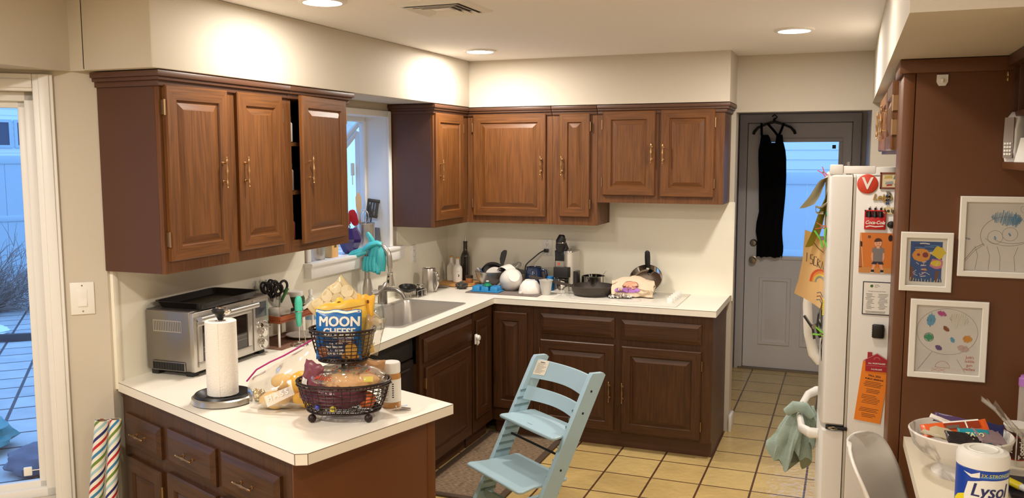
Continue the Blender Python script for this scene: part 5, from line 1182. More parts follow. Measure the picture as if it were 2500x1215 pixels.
# blue cheese snack bag in the upper tier
o = thing('snack_bag', 'blue snack bag with big white MOON CHEESE lettering at the front of the upper basket', 'snack bag', KP(-.006, -.040, .2125), rot=(Rd(-3), 0, Rd(KR-2)))
m = M(); BLB = plain('bag_blue', (24, 104, 176), .28); BLD = plain('bag_navy', (16, 50, 104), .3)
fr = pouch(m, .160, .172, .046, BLB, I4, .003, 2.2)
patch(m, fr, -.078, .078, .163, .170, plain('bag_cream', (236, 226, 204), .3), off=.0006); patch(m, fr, -.079, .079, .002, .075, BLD, off=.0005)

for dx in (-.0016, -.0008, 0, .0008, .0016):
    for dz in (-.0008, .0008): ptext(m, fr, 'MOON', .046, .006+dx, .133+dz, PAPER, off=.002+abs(dx)*.1+dz*.05, sx=.98); ptext(m, fr, 'CHEESE', .036, .006+dx*.8, .098+dz, PAPER, off=.002+abs(dx)*.1+dz*.05, sx=.92)
ptext(m, fr, 'CRUNCHY CHEESE', .0085, .02, .080, plain('bag_cream', (236, 226, 204), .3), bold=.0004); patch(m, fr, .0, .055, .062, .074, plain('bag_rust', (130, 70, 66), .4), off=.0012)
ptext(m, fr, 'CHEDDAR', .0095, .0275, .068, PAPER, off=.0024, bold=.0004)
for k in range(4): ptext(m, fr, ('10g', 'PROTEIN', '1g', 'CARBS')[k], .0095, -.022, .058-.0115*k, PAPER, bold=.0003)
for k in range(4): ptext(m, fr, ('KETO', 'LOW', 'SUGAR', 'FREE')[k], .0095, .006, .058-.0115*k, PAPER, bold=.0003)
for (x, z, rx, rz2, c) in ((.046, .034, .022, .028, (222, 170, 84)), (.030, .014, .018, .013, (200, 140, 70)), (.056, .014, .016, .013, (186, 130, 70)), (-.052, .030, .020, .020, (150, 90, 66)), (-.048, .035, .013, .010, (196, 150, 120))):
    patch(m, fr, x-rx, x+rx, z-rz2, z+rz2, plain('cheese%d' % c[2], c, .5), off=.0015+.0001*rx*100, shape=CIR)
m.build('bag', o, recalc=False)
o = thing('snack_bag', 'yellow and orange chip bag leaning behind the blue snack bag', 'snack bag', KP(.022, .002, .2125), rot=(Rd(-4), Rd(-10), Rd(KR)))
m = M(); YB_ = mat('chip_yellow', S(238, 186, 62), .35, var=.25, vscale=18); fr = pouch(m, .180, .195, .035, YB_, I4, .005, 5.1)
for k, (x, z, a, b) in enumerate(((-.01, .150, .018, .016), (.03, .160, .02, .014), (.055, .145, .014, .018), (-.05, .145, .014, .02), (.068, .125, .01, .02))): patch(m, fr, x-a, x+a, z-b, z+b, plain('chip_%d' % (k % 2), ((246, 206, 84), (222, 140, 40))[k % 2], .4), off=.002, shape=[(math.cos(2.1*i+k), math.sin(2.1*i+k)) for i in range(3)])
patch(m, fr, -.088, .088, .168, .1705, plain('chip_line', (176, 110, 40), .5), off=.0018); m.build('bag', o, recalc=False)
o = thing('snack_bag', 'bright yellow triangular bag corner with a dark mark behind the chip bag', 'snack bag', KP(.062, .012, .214), rot=(Rd(-5), Rd(5), Rd(KR))); m = M(); fr = pouch(m, .06, .215, .02, plain('bag_amber', (242, 184, 56), .35), I4, .003, 8.4); patch(m, fr, .004, .012, .185, .200, plain('mark_dark', (110, 60, 30), .5), shape=CIR); m.build('bag', o, recalc=False)
o = thing('snack_bag', 'small yellow warning-sign shaped bag corner in front of the cream bag', 'snack bag', KP(.062, .022, .235), rot=(Rd(-4), Rd(-32), Rd(KR))); m = M(); fr = pouch(m, .075, .195, .016, plain('bag_lemon', (244, 206, 46), .35), I4, .002, 3.4); patch(m, fr, .0, .03, .155, .185, plain('bag_brownpatch', (130, 80, 40), .5), shape=CIR); ptext(m, fr, 'CHIPS', .010, .014, .17, YEL, off=.003, bold=.0004); m.build('bag', o, recalc=False)
o = thing('snack_bag', 'tall cream bag printed with overlapping pale discs at the back of the upper basket', 'snack bag', KP(.072, .045, .272), rot=(Rd(-4), Rd(-42), Rd(KR)))
m = M(); CRM = plain('bag_ecru', (214, 194, 150), .3); fr = pouch(m, .17, .22, .04, CRM, I4, .006, 6.6)
for r_ in range(6):
    for c_ in range(5):
        x = -.088+.044*c_+(.022 if r_ % 2 else 0); z = .200-.036*r_
        if abs(x)+.02 < .088 and z > .02:
            patch(m, fr, x-.0235, x+.0235, z-.0235, z+.0235, plain('disc_edge', (188, 160, 112), .4), off=.0012+.0006*r_, shape=CIR); patch(m, fr, x-.0215, x+.0215, z-.0215, z+.0235, plain('disc_%d' % ((r_+c_) % 2), ((230, 214, 176), (222, 204, 160))[(r_+c_) % 2], .4), off=.0015+.0006*r_, shape=CIR)
m.build('bag', o, recalc=False)
o = thing('plastic_bag', 'clear crinkled snack wrapper at the right of the upper basket', 'plastic bag', KP(.088, -.005, .225), rot=(0, Rd(14), Rd(KR))); m = M(); pouch(m, .07, .135, .05, PLASTIC, I4, .012, 1.7); m.build('film', o, recalc=False)
o = thing('bread_roll', 'golden roll at the left of the upper basket beside the blue bag', 'bread', KP(-.070, .0, .27), rot=(0, 0, Rd(KR))); m = M(); m.ball((0, 0, 0), (.022, .045, .055), mat('golden_crust', S(224, 168, 84), .5, var=.1), amp=.1, seed=2); m.build('body', o)
# lower tier
PURP = mat('purple_fruit_bag', S(104, 46, 62), .25, var=.45, vscale=30, bump=.4, bscale=50)
o = thing('fruit_bag', 'dark purple bag of grapes in the lower basket', 'fruit bag', KP(-.02, -.030, .038), rot=(0, 0, Rd(KR))); m = M(); m.ball((0, .0, .044), (.112, .060, .044), PURP, amp=.14, fr=3.2, seed=6, nu=30, nv=20)
m.ball((-.055, -.055, .018), .009, plain('sticker_blue', (60, 66, 160), .3)); m.lathe([(.011, 0), (.011, .001), (0, .0012)], plain('sticker_yellow', (226, 206, 60), .4), TR(.0, -.064, .014, rx=84), 16); m.text('I-', .014, INK, TR(.0, -.0655, .014, rx=84)); m.build('bag', o)
o = thing('orange_packet', 'orange wrapped packet at the right of the lower basket', 'packet', KP(.086, -.030, .040), rot=(0, 0, Rd(KR+20))); m = M(); m.ball((0, 0, .028), (.030, .030, .028), mat('packet_orange', S(226, 110, 40), .3, var=.25, vscale=40), amp=.25, fr=4, seed=9); m.build('bag', o)
o = thing('fruit_bag', 'reddish purple mesh bag standing up at the left of the lower basket', 'fruit bag', KP(-.122, -.015, .055), rot=(Rd(0), Rd(14), Rd(KR-30))); m = M(); fr = pouch(m, .085, .150, .035, mat('mauve_bag', S(128, 66, 78), .35, var=.25, vscale=60), I4, .010, 4.1); patch(m, fr, -.030, -.005, .055, .09, PAPER, off=.003); m.build('bag', o, recalc=False)
BRD = mat('pale_bread', S(226, 170, 102), .55, var=.12, vscale=16)
o = thing('bread_loaf', 'pale orange bread lying in a clear printed bag on the lower basket', 'bread', KP(.018, -.012, .128), rot=(0, Rd(-3), Rd(KR-4))); m = M(); m.ball((0, 0, 0), (.105, .060, .036), BRD, amp=.12, fr=2.4, seed=3, nu=26, nv=16); m.build('body', o)
o = thing('bread_bag', 'clear bread bag with red script and small fruit prints on the lower basket', 'plastic bag', KP(.018, -.012, .092), rot=(0, 0, Rd(KR-4)))
m = M()
def bb(u, v):
    x = (u-.5)*.268; a = 2*PI*v; e = math.sin(PI*min(.97, max(.03, u)))**.35
    y = math.sin(a)*.072*e; z = .038-math.cos(a)*.046*e+.012
    n_ = noise.noise(Vector((x*30, math.sin(a)*2.3, math.cos(a)*2.3))); n2 = noise.noise(Vector((x*70, math.sin(a)*5, math.cos(a)*5)))
    k = 1+.16*n_+.07*n2; return (x+.004*n2, y*k, .05+(z-.05)*k)
m.surf(bb, 46, 34, PLASTIC, cv=True)
def onb(u, v, off=.0025):
    p = Vector(bb(u, v)); q = Vector((p.x, 0, .05)); d = (p-q); d = d.normalized() if d.length > 1e-6 else Vector((0, -1, 0)); return p+d*off
SCR = plain('script_red', (190, 70, 30), .5)
m.text('Minis', .030, SCR, I4, 'LEFT', bold=.0005, shear=.4, warp=lambda p: onb(.10+p.x/.268, .70-(p.y+.0)/.30))
rn = random.Random(3)
for k in range(20):
    u, v = .16+.74*rn.random(), .56+.08*rn.random(); c = ((176, 40, 40), (200, 110, 40), (90, 120, 60))[k % 3]; V = [m.bm.verts.new(onb(u+.010*math.cos(t), v+.010*math.sin(t), .002)) for t in [2*PI*i/8 for i in range(8)]]; g = m.bm.faces.new(V); g.material_index = m.mi(plain('fruitdot%d' % (k % 3), c, .5))
m.build('film', o, recalc=False)
o = thing('bread_bag', 'second clear bread bag with yellow lettering behind the first one', 'plastic bag', KP(.060, .055, .088), rot=(Rd(10), Rd(6), Rd(KR+12)))
m = M(); fr = pouch(m, .135, .108, .075, mat('tan_bread_bag', S(186, 140, 96), .25, var=.25, vscale=20, bump=.4, bscale=30), I4, .010, 7.7); ptext(m, fr, 'Buns', .034, .0, .070, plain('script_orange', (230, 120, 30), .5), off=.003, bold=.001, shear=.4)
for k in range(5): patch(m, fr, -.05+.02*k, -.038+.02*k, .090-.003*k, .098-.003*k, plain('fruitdot%d' % (k % 3), (0, 0, 0)), off=.002, shape=CIR)
patch(m, fr, -.01, .015, .06, .078, plain('script_yellow', (240, 200, 70), .5), off=.002, shape=CIR); m.build('bag', o, recalc=False)
for lb, p, a in (('yellow bread tag at the right of the first bread bag', (.098, -.068, .150), 8), ('yellow bread tag behind the first bread bag', (.03, .05, .172), -10)):
    o = thing('bread_tag', lb, 'tag', KP(*p), rot=(Rd(70), 0, Rd(KR+a))); m = M(); m.box(-.016, .016, -.009, .009, 0, .0015, plain('tag_yellow', (240, 220, 60), .4)); m.build('tag', o)
# lidded nut butter jar
o = thing('food_jar', 'clear jar of brown spread with a white lid and white label behind the wire basket', 'jar', (1.212, -3.035, Z))
m = M(); rj = .036; m.lathe([(rj-.003, 0), (rj, .005), (rj, .118), (rj-.004, .128)], mat('nut_butter', S(190, 134, 70), .25, var=.12, vscale=20, coat=.5), n=40); m.lathe([(rj+.0005, .022), (rj+.0005, .106)], PAPER, n=40, cap0=False, cap1=False)
jw = lambda p: ((rj+.001)*math.sin(p.x/rj), -(rj+.001)*math.cos(p.x/rj), p.y)
m.text('Nutrition Facts', .0085, INK, I4, bold=.0003, warp=lambda p: jw(Vector((p.x-.004, p.y+.098, 0))))
rn = random.Random(2)
for k in range(10):
    a, b = -.026, -.026+.040*rn.uniform(.5, 1); z = .09-.0068*k; q = 6
    for i in range(q): x0 = a+(b-a)*i/q; x1 = a+(b-a)*(i+1)/q; m.poly([jw(Vector((x0, z, 0))), jw(Vector((x1, z, 0))), jw(Vector((x1, z+.0016, 0))), jw(Vector((x0, z+.0016, 0)))], plain('label_brown', (150, 96, 70), .6))
for k in range(7): m.poly([jw(Vector((.022, .04+.008*k, 0))), jw(Vector((.028, .04+.008*k, 0))), jw(Vector((.028, .044+.008*k, 0))), jw(Vector((.022, .044+.008*k, 0)))], INK)
m.build('body', o); m = M(); m.lathe([(rj-.003, .126), (rj-.001, .128), (rj-.001, .160), (rj-.004, .165), (0, .166)], WPLA, n=40); m.build('lid', o)
o = thing('nail_clipper', 'small chrome nail clipper on the peninsula beside the jar', 'nail clipper', (1.275, -3.068, Z), Rd(30)); m = M(); m.rings([[(x, y*w_, z) for y in (-1, 1)]+[(x, y*w_, z+.002) for y in (1, -1)] for x, w_, z in ((-.03, .007, .006), (-.02, .006, .002), (.03, .005, .0005))], CHROME); m.rings([[(x, y*w_, z) for y in (-1, 1)]+[(x, y*w_, z+.002) for y in (1, -1)] for x, w_, z in ((-.03, .007, .008), (-.02, .006, .009), (.03, .005, .004))], CHROME); m.build('body', o); m = M(); m.box(-.024, .022, -.004, .004, .012, .014, CHROME, TR(ry=-12)); m.cyl((-.022, 0, 0), (-.022, 0, .018), .002, CHROME); m.build('lever', o)
# milk frother on its stand
o = thing('milk_frother', 'mint green milk frother hanging in a wire stand beside the toaster oven', 'milk frother', (.293, -2.285, Z))
MINT = plain('mint_green', (80, 200, 170), .35)
m = M(); m.tube([(.040*math.cos(2*PI*i/28), .040*math.sin(2*PI*i/28), .003) for i in range(28)], .003, CHROME, n=6, closed=True); m.tube([(.040, 0, .003), (.018, 0, .10), (.018, 0, .165)], .0022, CHROME, n=6); m.tube([(-.02, .03, .003), (-.006, .0, .006), (.03, -.02, .003)], .002, CHROME, n=6); m.tube([(.020*math.cos(2*PI*i/20), .020*math.sin(2*PI*i/20), .168) for i in range(20)], .002, CHROME, n=6, closed=True); m.build('stand', o)
m = M(); m.lathe([(.006, .092), (.011, .098), (.015, .13), (.0185, .17), (.019, .205), (.016, .228), (.010, .240), (0, .243)], MINT, n=24); m.build('handle', o); m = M(); m.cyl((0, 0, .093), (0, 0, .018), .0016, CHROME, n=6); m.tube([(.012*math.cos(2*PI*i/14), .012*math.sin(2*PI*i/14), .016) for i in range(14)], .0025, CHROME, n=6, closed=True); m.build('whisk', o)
# raised wooden shelf with odds and ends between oven and sink
o = thing('counter_shelf', 'small reddish wooden shelf on white legs between the toaster oven and the sink', 'shelf', (.150, -2.225, Z))
CH = wood('cherry_wood', S(110, 52, 28), S(160, 84, 48), 'Y')
m = M(); m.box(-.125, .105, -.155, .155, .118, .130, CH, bev=.003); m.prism([(-.125, .130), (.105, .130), (.105, .150), (-.02, .158), (-.125, .19)], -.155, -.147, CH, TR(rx=90) @ Matrix.Scale(-1, 4, (0, 0, 1))); m.box(.099, .107, -.147, .155, .130, .150, CH, bev=.002); m.box(-.125, .105, .147, .155, .130, .16, CH); m.build('tray', o)
for x in (-.11, .085):
    for y in (-.14, .14): m = M(); m.cyl((x, y, .0), (x, y, .118), .006, WPLA, n=12); m.build('leg', o)
ZS2 = Z+.1305
o = thing('scissor_jar', 'clear glass full of black handled scissors and tools on the wooden shelf', 'glass', (.110, -2.235, ZS2)); m = M(); m.lathe([(.036, 0), (.041, .09), (.039, .09), (.034, .004), (0, .004)], CLEARG, n=28); m.build('glass', o)
def scis(label, dx, dy, tilt, rz2, c=None):
    o = thing('scissors', label, 'scissors', (.110+dx, -2.235+dy, ZS2+.006), rot=(Rd(tilt), Rd(tilt*.5), Rd(rz2))); mt = c or BLACK; m = M()
    for s in (-1, 1): m.tube([(s*.024+.020*math.cos(2*PI*i/18), 0, .136+.027*math.sin(2*PI*i/18)) for i in range(18)], .0065, mt, n=8, closed=True); m.tube([(s*.016, 0, .115), (s*.004, 0, .085)], .0065, mt, n=8)
    m.build('handle', o); m = M(); m.rings([[(x-w_, -.001, z), (x+w_, -.001, z), (x+w_, .001, z), (x-w_, .001, z)] for x, w_, z in ((0, .008, .085), (0, .006, .03), (0, .001, .0))], STEEL); m.build('blade', o)
scis('upright black scissors at the back of the glass on the wooden shelf', .012, .012, 6, 60); scis('black scissors leaning left in the glass on the wooden shelf', -.008, -.014, 15, 35); scis('black scissors leaning right towards the sink in the glass', .004, .018, -15, 80)
o = thing('utensil', 'green handled tool leaning in the glass with the scissors', 'kitchen tool', (.120, -2.225, ZS2+.006), rot=(Rd(-14), Rd(20), 0)); m = M(); m.tube([(0, 0, 0), (0, 0, .07), (0, 0, .135)], [.004, .006, .010], plain('tool_green', (70, 130, 70), .4)); m.build('handle', o)
o = thing('food_can', 'pale can with red lettering on the wooden shelf beside the oven', 'can', (.035, -2.315, ZS2+.0005)); m = M(); m.lathe([(.037, 0), (.037, .085)], plain('can_pink', (226, 196, 172), .4), n=28); cwf = lambda p: (.0375*math.sin(p.x/.037), -.0375*math.cos(p.x/.037), p.y)
m.text('ROT', .024, plain('can_red', (190, 60, 50), .5), Matrix.Rotation(Rd(40), 4, 'Z'), bold=.0009, warp=lambda p: cwf(Vector((p.x, p.y+.024, 0)))); m.text('Cafe', .020, plain('can_red', (190, 60, 50), .5), Matrix.Rotation(Rd(40), 4, 'Z'), shear=.3, warp=lambda p: cwf(Vector((p.x, p.y+.058, 0)))); m.build('body', o); m = M(); m.lathe([(.0375, .085), (.036, .089), (0, .088)], STEEL, n=28); m.build('lid', o)
o = thing('glass_jar', 'clear jar behind the pale can on the wooden shelf', 'jar', (.028, -2.22, ZS2+.0005)); m = M(); m.lathe([(.034, 0), (.036, .13), (.03, .15), (.03, .165), (.028, .165), (.028, .15), (.034, .128), (.032, .004), (0, .004)], CLEARG, n=24); m.build('body', o)
o = thing('canister', 'white canister with a dark green band and white lid behind the wooden shelf', 'canister', (.085, -2.02, Z)); m = M(); m.lathe([(.048, 0), (.050, .006), (.050, .175)], PAPER, n=32); m.lathe([(.0505, .150), (.0515, .178), (.046, .190)], plain('canister_green', (40, 74, 44), .4), n=32, cap0=False); 
for k in range(5): m.box(-.02, .015, -.0512, -.0500, .10+k*.008, .103+k*.008, plain('label_grey', (130, 120, 112), .7), TR(rz=40))
m.build('body', o); m = M(); m.lathe([(.042, .188), (.042, .212), (.038, .215), (0, .215)], WPLA, n=32); m.build('lid', o)
o = thing('pump_bottle', 'white and blue bottle with a curved white spout behind the wooden shelf', 'bottle', (.10, -1.90, Z)); m = M(); m.lathe([(.034, 0), (.036, .008), (.036, .14), (.014, .165), (.014, .175)], WPLA, n=28); m.lathe([(.0365, .05), (.0365, .11)], plain('label_skyblue', (120, 160, 190), .5), n=28, cap0=False, cap1=False); m.build('body', o); m = M(); m.tube([(0, 0, .17), (0, 0, .20), (.02, -.03, .205), (.045, -.065, .185)], [.008, .012, .011, .006], WPLA); m.build('spout', o)
o = thing('gripper', 'dark green and white kitchen clip on the edge of the wooden shelf', 'clip', (.215, -2.185, ZS2+.022), Rd(20)); m = M(); m.rings([[(x, -.01, z-.008), (x, .01, z-.008), (x, .01, z+.008), (x, -.01, z+.008)] for x, z in ((-.03, 0), (0, .006), (.03, .002))], plain('clip_green', (30, 60, 40), .4)); m.tube([(.02, 0, 0), (.05, .01, .02), (.07, .02, .035)], .009, WPLA); m.build('body', o)
o = thing('clear_box', 'small clear acrylic box with paper slips at the front of the wooden shelf', 'box', (.195, -2.315, ZS2+.0005), Rd(8)); m = M(); m.rings([[(x, y, z) for x, y in ((-.03, -.045), (.03, -.045), (.03, .045), (-.03, .045))] for z in (0, .05)], CLEARG, cap1=False); m.build('box', o); m = M(); m.box(-.024, .024, -.04, -.038, .004, .06, PAPER); m.box(-.024, .024, -.02, -.018, .004, .058, plain('slip_pink', (226, 200, 190), .7)); m.build('paper_slip', o)
o = thing('cloth', 'folded lilac and white cloth lying on the wooden shelf by the oven', 'cloth', (.080, -2.345, ZS2+.09)); o.location.z = ZS2+.0895; m = M(); m.ball((0, 0, .012), (.045, .03, .012), plain('lilac_cloth', (190, 170, 180), .9), amp=.2, fr=4, seed=2); m.build('cloth', o); bpy.data.objects.remove(o.children[0]); bpy.data.objects.remove(o)
o = thing('cloth', 'folded lilac and white cloth lying on the wooden shelf by the oven', 'cloth', (.150, -2.340, ZS2+.0005)); m = M(); m.ball((0, 0, .024), (.035, .030, .024), plain('lilac_cloth', (196, 176, 184), .9), amp=.25, fr=4, seed=2); m.build('cloth', o)
o = thing('envelope', 'white envelope leaning across the wooden shelf', 'envelope', (.165, -2.235, ZS2+.001), rot=(Rd(62), 0, Rd(70))); m = M(); m.box(-.07, .07, 0, .10, 0, .0015, PAPER); m.build('sheet', o)
o = thing('plate', 'grey plate under the wooden shelf', 'plate', (.205, -2.12, Z)); m = M(); m.lathe([(.05, 0), (.088, .014), (.090, .018), (.085, .016), (.05, .005), (0, .005)], plain('plate_grey', (176, 168, 160), .2), n=36); m.build('plate', o)
o = thing('placemat', 'reddish brown patterned placemat lying under the wooden shelf', 'placemat', (.17, -2.22, .9141)); m = M(); m.box(-.13, .11, -.19, .19, .0003, .0022, mat('placemat', S(120, 84, 66), .9, var=.45, vscale=26, stretch=(3, 1, 1))); m.build('mat', o)
# glass jar by the sink
o = thing('glass_jar', 'open clear glass jar half full of water at the left of the sink', 'jar', (.440, -1.79, Z)); m = M(); m.lathe([(.034, 0), (.038, .006), (.038, .10), (.030, .115), (.030, .122), (.033, .123), (.033, .128), (.030, .135), (.028, .135), (.028, .115), (.036, .10), (.035, .006), (0, .005)], CLEARG, n=32); m.build('body', o); m = M(); m.lathe([(.0345, .006), (.0345, .062), (0, .0625)], clear('water', (.95, .96, .95), .10), n=32); m.build('water', o)
# faucets
o = thing('faucet', 'brushed steel gooseneck pull-down faucet behind the sink', 'faucet', (.066, -1.255, Z))
m = M(); m.lathe([(.028, 0), (.030, .006), (.027, .012), (.032, .05), (.030, .12), (.020, .175), (.0185, .18)], STEEL, n=32); m.build('body', o)
m = M(); A2 = [(0, 0, .17), (0, 0, .30)]+[(.076-.076*math.cos(t), 0, .30+.082*math.sin(t)) for t in [PI*i/12 for i in range(1, 12)]]+[(.152, 0, .30), (.154, 0, .262)]
m.tube(A2, [.0165]*len(A2), STEEL, n=16); m.build('spout', o)
m = M(); m.lathe([(.0145, .262), (.0145, .245), (.012, .243), (.012, .225), (.018, .222), (.018, .217), (.0165, .215), (.026, .150), (.026, .142), (0, .141)], CHROME, TR(.155, 0, 0), 24); m.ball((.155, -.018, .20), (.006, .004, .006), BLACK); m.ball((.155, -.0235, .172), (.006, .004, .011), BLACK); m.build('spray_head', o)
m = M(); m.tube([(0, .0, .075), (.02, .024, .082), (.042, .045, .088)], [.020, .021, .021], STEEL, n=16); m.tube([(.042, .045, .088), (.06, .075, .115), (.066, .10, .135), (.066, .115, .137)], [.009, .010, .013, .011], STEEL, n=12); m.build('lever', o)
o = thing('side_tap', 'low dark chrome tap with an arched spout beside the gooseneck faucet', 'faucet', (.070, -1.085, Z))
m = M(); m.lathe([(.030, 0), (.030, .012), (.027, .10), (.024, .112), (0, .113)], STEELD, n=24); m.build('body', o); m = M(); m.tube([(.0, .0, .085), (.04, .005, .092), (.09, .012, .088), (.13, .018, .066), (.145, .02, .035)], [.022, .019, .016, .014, .012], STEELD, n=14, flat=.8); m.build('spout', o)
# rubber gloves over the spout
TEAL = mat('teal_rubber', S(66, 184, 192), .42)
o = thing('rubber_gloves', 'pair of teal rubber gloves draped over the gooseneck faucet', 'gloves', (.125, -1.262, Z+.362)); 
def glove(pts, r, fl=.55): return pts
for nm, sg in (('glove', 0), ('glove', 1)):
    m = M()
    if sg == 0:      # cuff towards the spout, fingers reaching left
        m.tube([(.045, .0, .026), (.02, -.012, .034), (-.01, -.030, .026), (-.035, -.048, .006), (-.048, -.058, -.012)], [.030, .036, .036, .032, .018], TEAL, n=14, flat=.5)
        for k, (dx, dy, dz, L_) in enumerate(((-.082, -.055, -.010, 1), (-.085, -.075, -.028, 1), (-.074, -.085, -.052, 1))): m.tube([(-.030, -.040-.008*k, .004-.010*k), (-.030+dx*.4, -.042+dy*.5, -.006-.012*k), (-.03+dx*.8, -.045+dy*.85, -.012+dz*.6), (-.03+dx, -.05+dy, -.016+dz)], [.012, .0125, .0115, .006], TEAL, n=10)
        m.tube([(-.002, -.016, .030), (-.014, -.018, .058), (-.030, -.024, .088), (-.034, -.026, .100)], [.018, .017, .013, .006], TEAL, n=10)
    else:            # hanging down beside the riser
        m.surf(lambda u, v: (.075*(u-.42)+.016*math.sin(6*v+3*u)*v, -.022-.020*v-.014*math.sin(PI*u)+.008*math.sin(u*14)*v, .030-.150*v-.03*u*v), 18, 14, TEAL)
        for k in range(4): x = -.040+.020*k; m.tube([(x, -.042, -.045), (x-.002, -.052, -.080), (x-.004+.003*k, -.055, -.122-.006*(k % 2)), (x-.004+.003*k, -.054, -.130-.006*(k % 2))], [.011, .0125, .0115, .006], TEAL, n=10)
        m.tube([(.035, .0, .024), (.05, -.015, -.01), (.055, -.022, -.07), (.052, -.022, -.13)], [.022, .026, .030, .026], TEAL, n=12, flat=.4)
    g = m.build(nm, o)
    if sg == 1: md = g.modifiers.new('s', 'SOLIDIFY'); md.thickness = .002
# wire rack with sponge pan, mug
o = thing('sponge_rack', 'small chrome wire rack beside the sink', 'rack', (.130, -.765, Z))
m = M()
for z in (.004, .045): m.tube([tuple(p) for p in [(-.05, -.06, z), (.05, -.06, z), (.05, .06, z), (-.05, .06, z)]], .0022, CHROME, n=6, closed=True)
for x, y in ((-.05, -.06), (.05, -.06), (.05, .06), (-.05, .06), (.05, 0), (0, -.06)): m.cyl((x, y, .002), (x, y, .046), .0022, CHROME, n=6)
for k in range(5): m.cyl((-.05, -.05+.025*k, .006), (.05, -.05+.025*k, .006), .0016, CHROME, n=6)
m.build('wire_frame', o)
o = thing('black_bowl', 'small shallow black pan tilted on the wire rack', 'pan', (.112, -.835, Z+.044), rot=(Rd(10), Rd(8), 0)); m = M(); m.lathe([(.03, 0), (.05, .014), (.058, .030), (.055, .030), (.047, .016), (.028, .004), (0, .004)], BLACK, n=30); m.build('body', o)
o = thing('scrub_brush', 'black and chrome dish brush standing in the wire rack', 'brush', (.150, -.735, Z+.009)); m = M(); m.lathe([(.026, 0), (.028, .04), (.024, .044), (0, .044)], BLACK, n=24); m.build('bristles', o); m = M(); m.lathe([(.022, .044), (.014, .05), (.012, .06), (.030, .066), (.030, .072), (0, .074)], CHROME, n=24); m.build('handle', o)
o = thing('travel_mug', 'steel travel mug with a curved handle standing in the corner by the window wall', 'mug', (.118, -.535, Z)); m = M(); m.lathe([(.050, 0), (.052, .004), (.045, .155), (.043, .158), (.041, .152), (.046, .01), (0, .008)], STEEL, n=36); m.lathe([(.042, .153), (.0, .150)], BLACKM, n=36, cap0=False); m.build('body', o)
m = M(); m.tube([(.038, -.012, .135), (.062, -.020, .132), (.076, -.024, .10), (.073, -.023, .05), (.054, -.018, .012)], [.008, .009, .009, .008, .006], CHROME, n=10, flat=1.2); m.build('handle', o)
# lazy susan with bottles
o = thing('turntable', 'round wooden turntable in the back corner of the counter', 'turntable', (.185, -.165, Z)); m = M(); m.lathe([(.14, 0), (.155, .004), (.155, .016), (.150, .018), (0, .018)], wood('bamboo', S(176, 120, 60), S(216, 164, 96), 'X'), n=48); m.build('board', o); ZB = Z+.0185
def wbottle(label, x, y, deco):
    o = thing('ceramic_bottle', label, 'bottle', (x, y, ZB)); m = M(); m.lathe([(.030, 0), (.034, .004), (.035, .09), (.030, .110), (.014, .128), (.012, .165), (.013, .168)], WCER, n=32)
    if deco:
        T = Matrix.Rotation(Rd(22), 4, 'Z'); bw = lambda p: (.0356*math.sin(p.x/.035), -.0356*math.cos(p.x/.035), p.y)
        q = arc(.004, .05, .011, -70, 100, 10); q2 = arc(.0, .052, .009, 90, -60, 10); k = m.mi(INK)
        V = [m.bm.verts.new(T @ Vector(bw(Vector((a, b, 0))))) for a, b in q]; W2 = [m.bm.verts.new(T @ Vector(bw(Vector((a, b, 0))))) for a, b in q2[::-1]]
        for i in range(10): g = m.bm.faces.new((V[i], V[i+1], W2[i+1], W2[i])); g.material_index = k
        m.text('SALT', .007, GREYINK, T, warp=lambda p: bw(Vector((p.x+.004, p.y+.078, 0)))); m.text('oz', .007, GREYINK, T, warp=lambda p: bw(Vector((p.x+.008, p.y+.024, 0))))
    m.build('body', o); m = M(); m.lathe([(.0125, .166), (.0135, .170), (.0135, .178), (0, .179)], plain('cork', (206, 156, 90), .7), n=20); m.build('stopper', o)
wbottle('white ceramic bottle with a cork stopper, the left one on the turntable', .098, -.135, False); wbottle('white ceramic bottle with a dark crescent print, the right one on the turntable', .170, -.190, True)
o = thing('oil_bottle', 'tall dark glass oil bottle with a pourer at the back of the turntable', 'bottle', (.185, -.085, ZB)); m = M(); DGL = mat('dark_bottle_glass', S(36, 28, 20), .08, coat=.6); m.rings([rr(a, a, c, z, 4) for a, c, z in ((.026, .008, 0), (.029, .010, .004), (.029, .010, .165), (.025, .014, .190), (.0155, .015, .215), (.0145, .014, .27), (.0165, .016, .272), (.0165, .016, .282), (.013, .0129, .284))], DGL); m.build('body', o); m = M(); m.tube([(0, 0, .28), (0, 0, .30), (.002, -.002, .33), (.001, -.001, .345)], [.009, .006, .004, .003], STEEL); m.build('pourer', o)
o = thing('spice_jar', 'little amber jar with a dark lid at the right of the turntable', 'jar', (.262, -.190, ZB)); m = M(); m.lathe([(.024, 0), (.026, .003), (.026, .036)], plain('amber_jar', (176, 120, 80), .2), n=24); m.build('body', o); m = M(); m.lathe([(.0265, .034), (.0265, .052), (0, .053)], plain('jar_darklid', (60, 44, 34), .4), n=24); m.build('lid', o)
o = thing('scrubber', 'grey bristly steel scrubber in front of the turntable', 'scrubber', (.282, -.365, Z)); m = M(); m.ball((0, 0, .024), (.042, .030, .024), mat('scrub_grey', S(100, 92, 86), .5, .4, bump=.8, bscale=200), amp=.4, fr=7, seed=3, nu=36, nv=24); m.build('body', o, smooth=10)
o = thing('spoon_rest', 'grey oval spoon rest in front of the white bottles', 'spoon rest', (.13, -.37, Z), Rd(10)); m = M(); m.lathe([(.03, 0), (.055, .012), (.052, .012), (.03, .004), (0, .004)], plain('rest_grey', (150, 140, 128), .3), n=30, sy=.55); m.build('body', o)
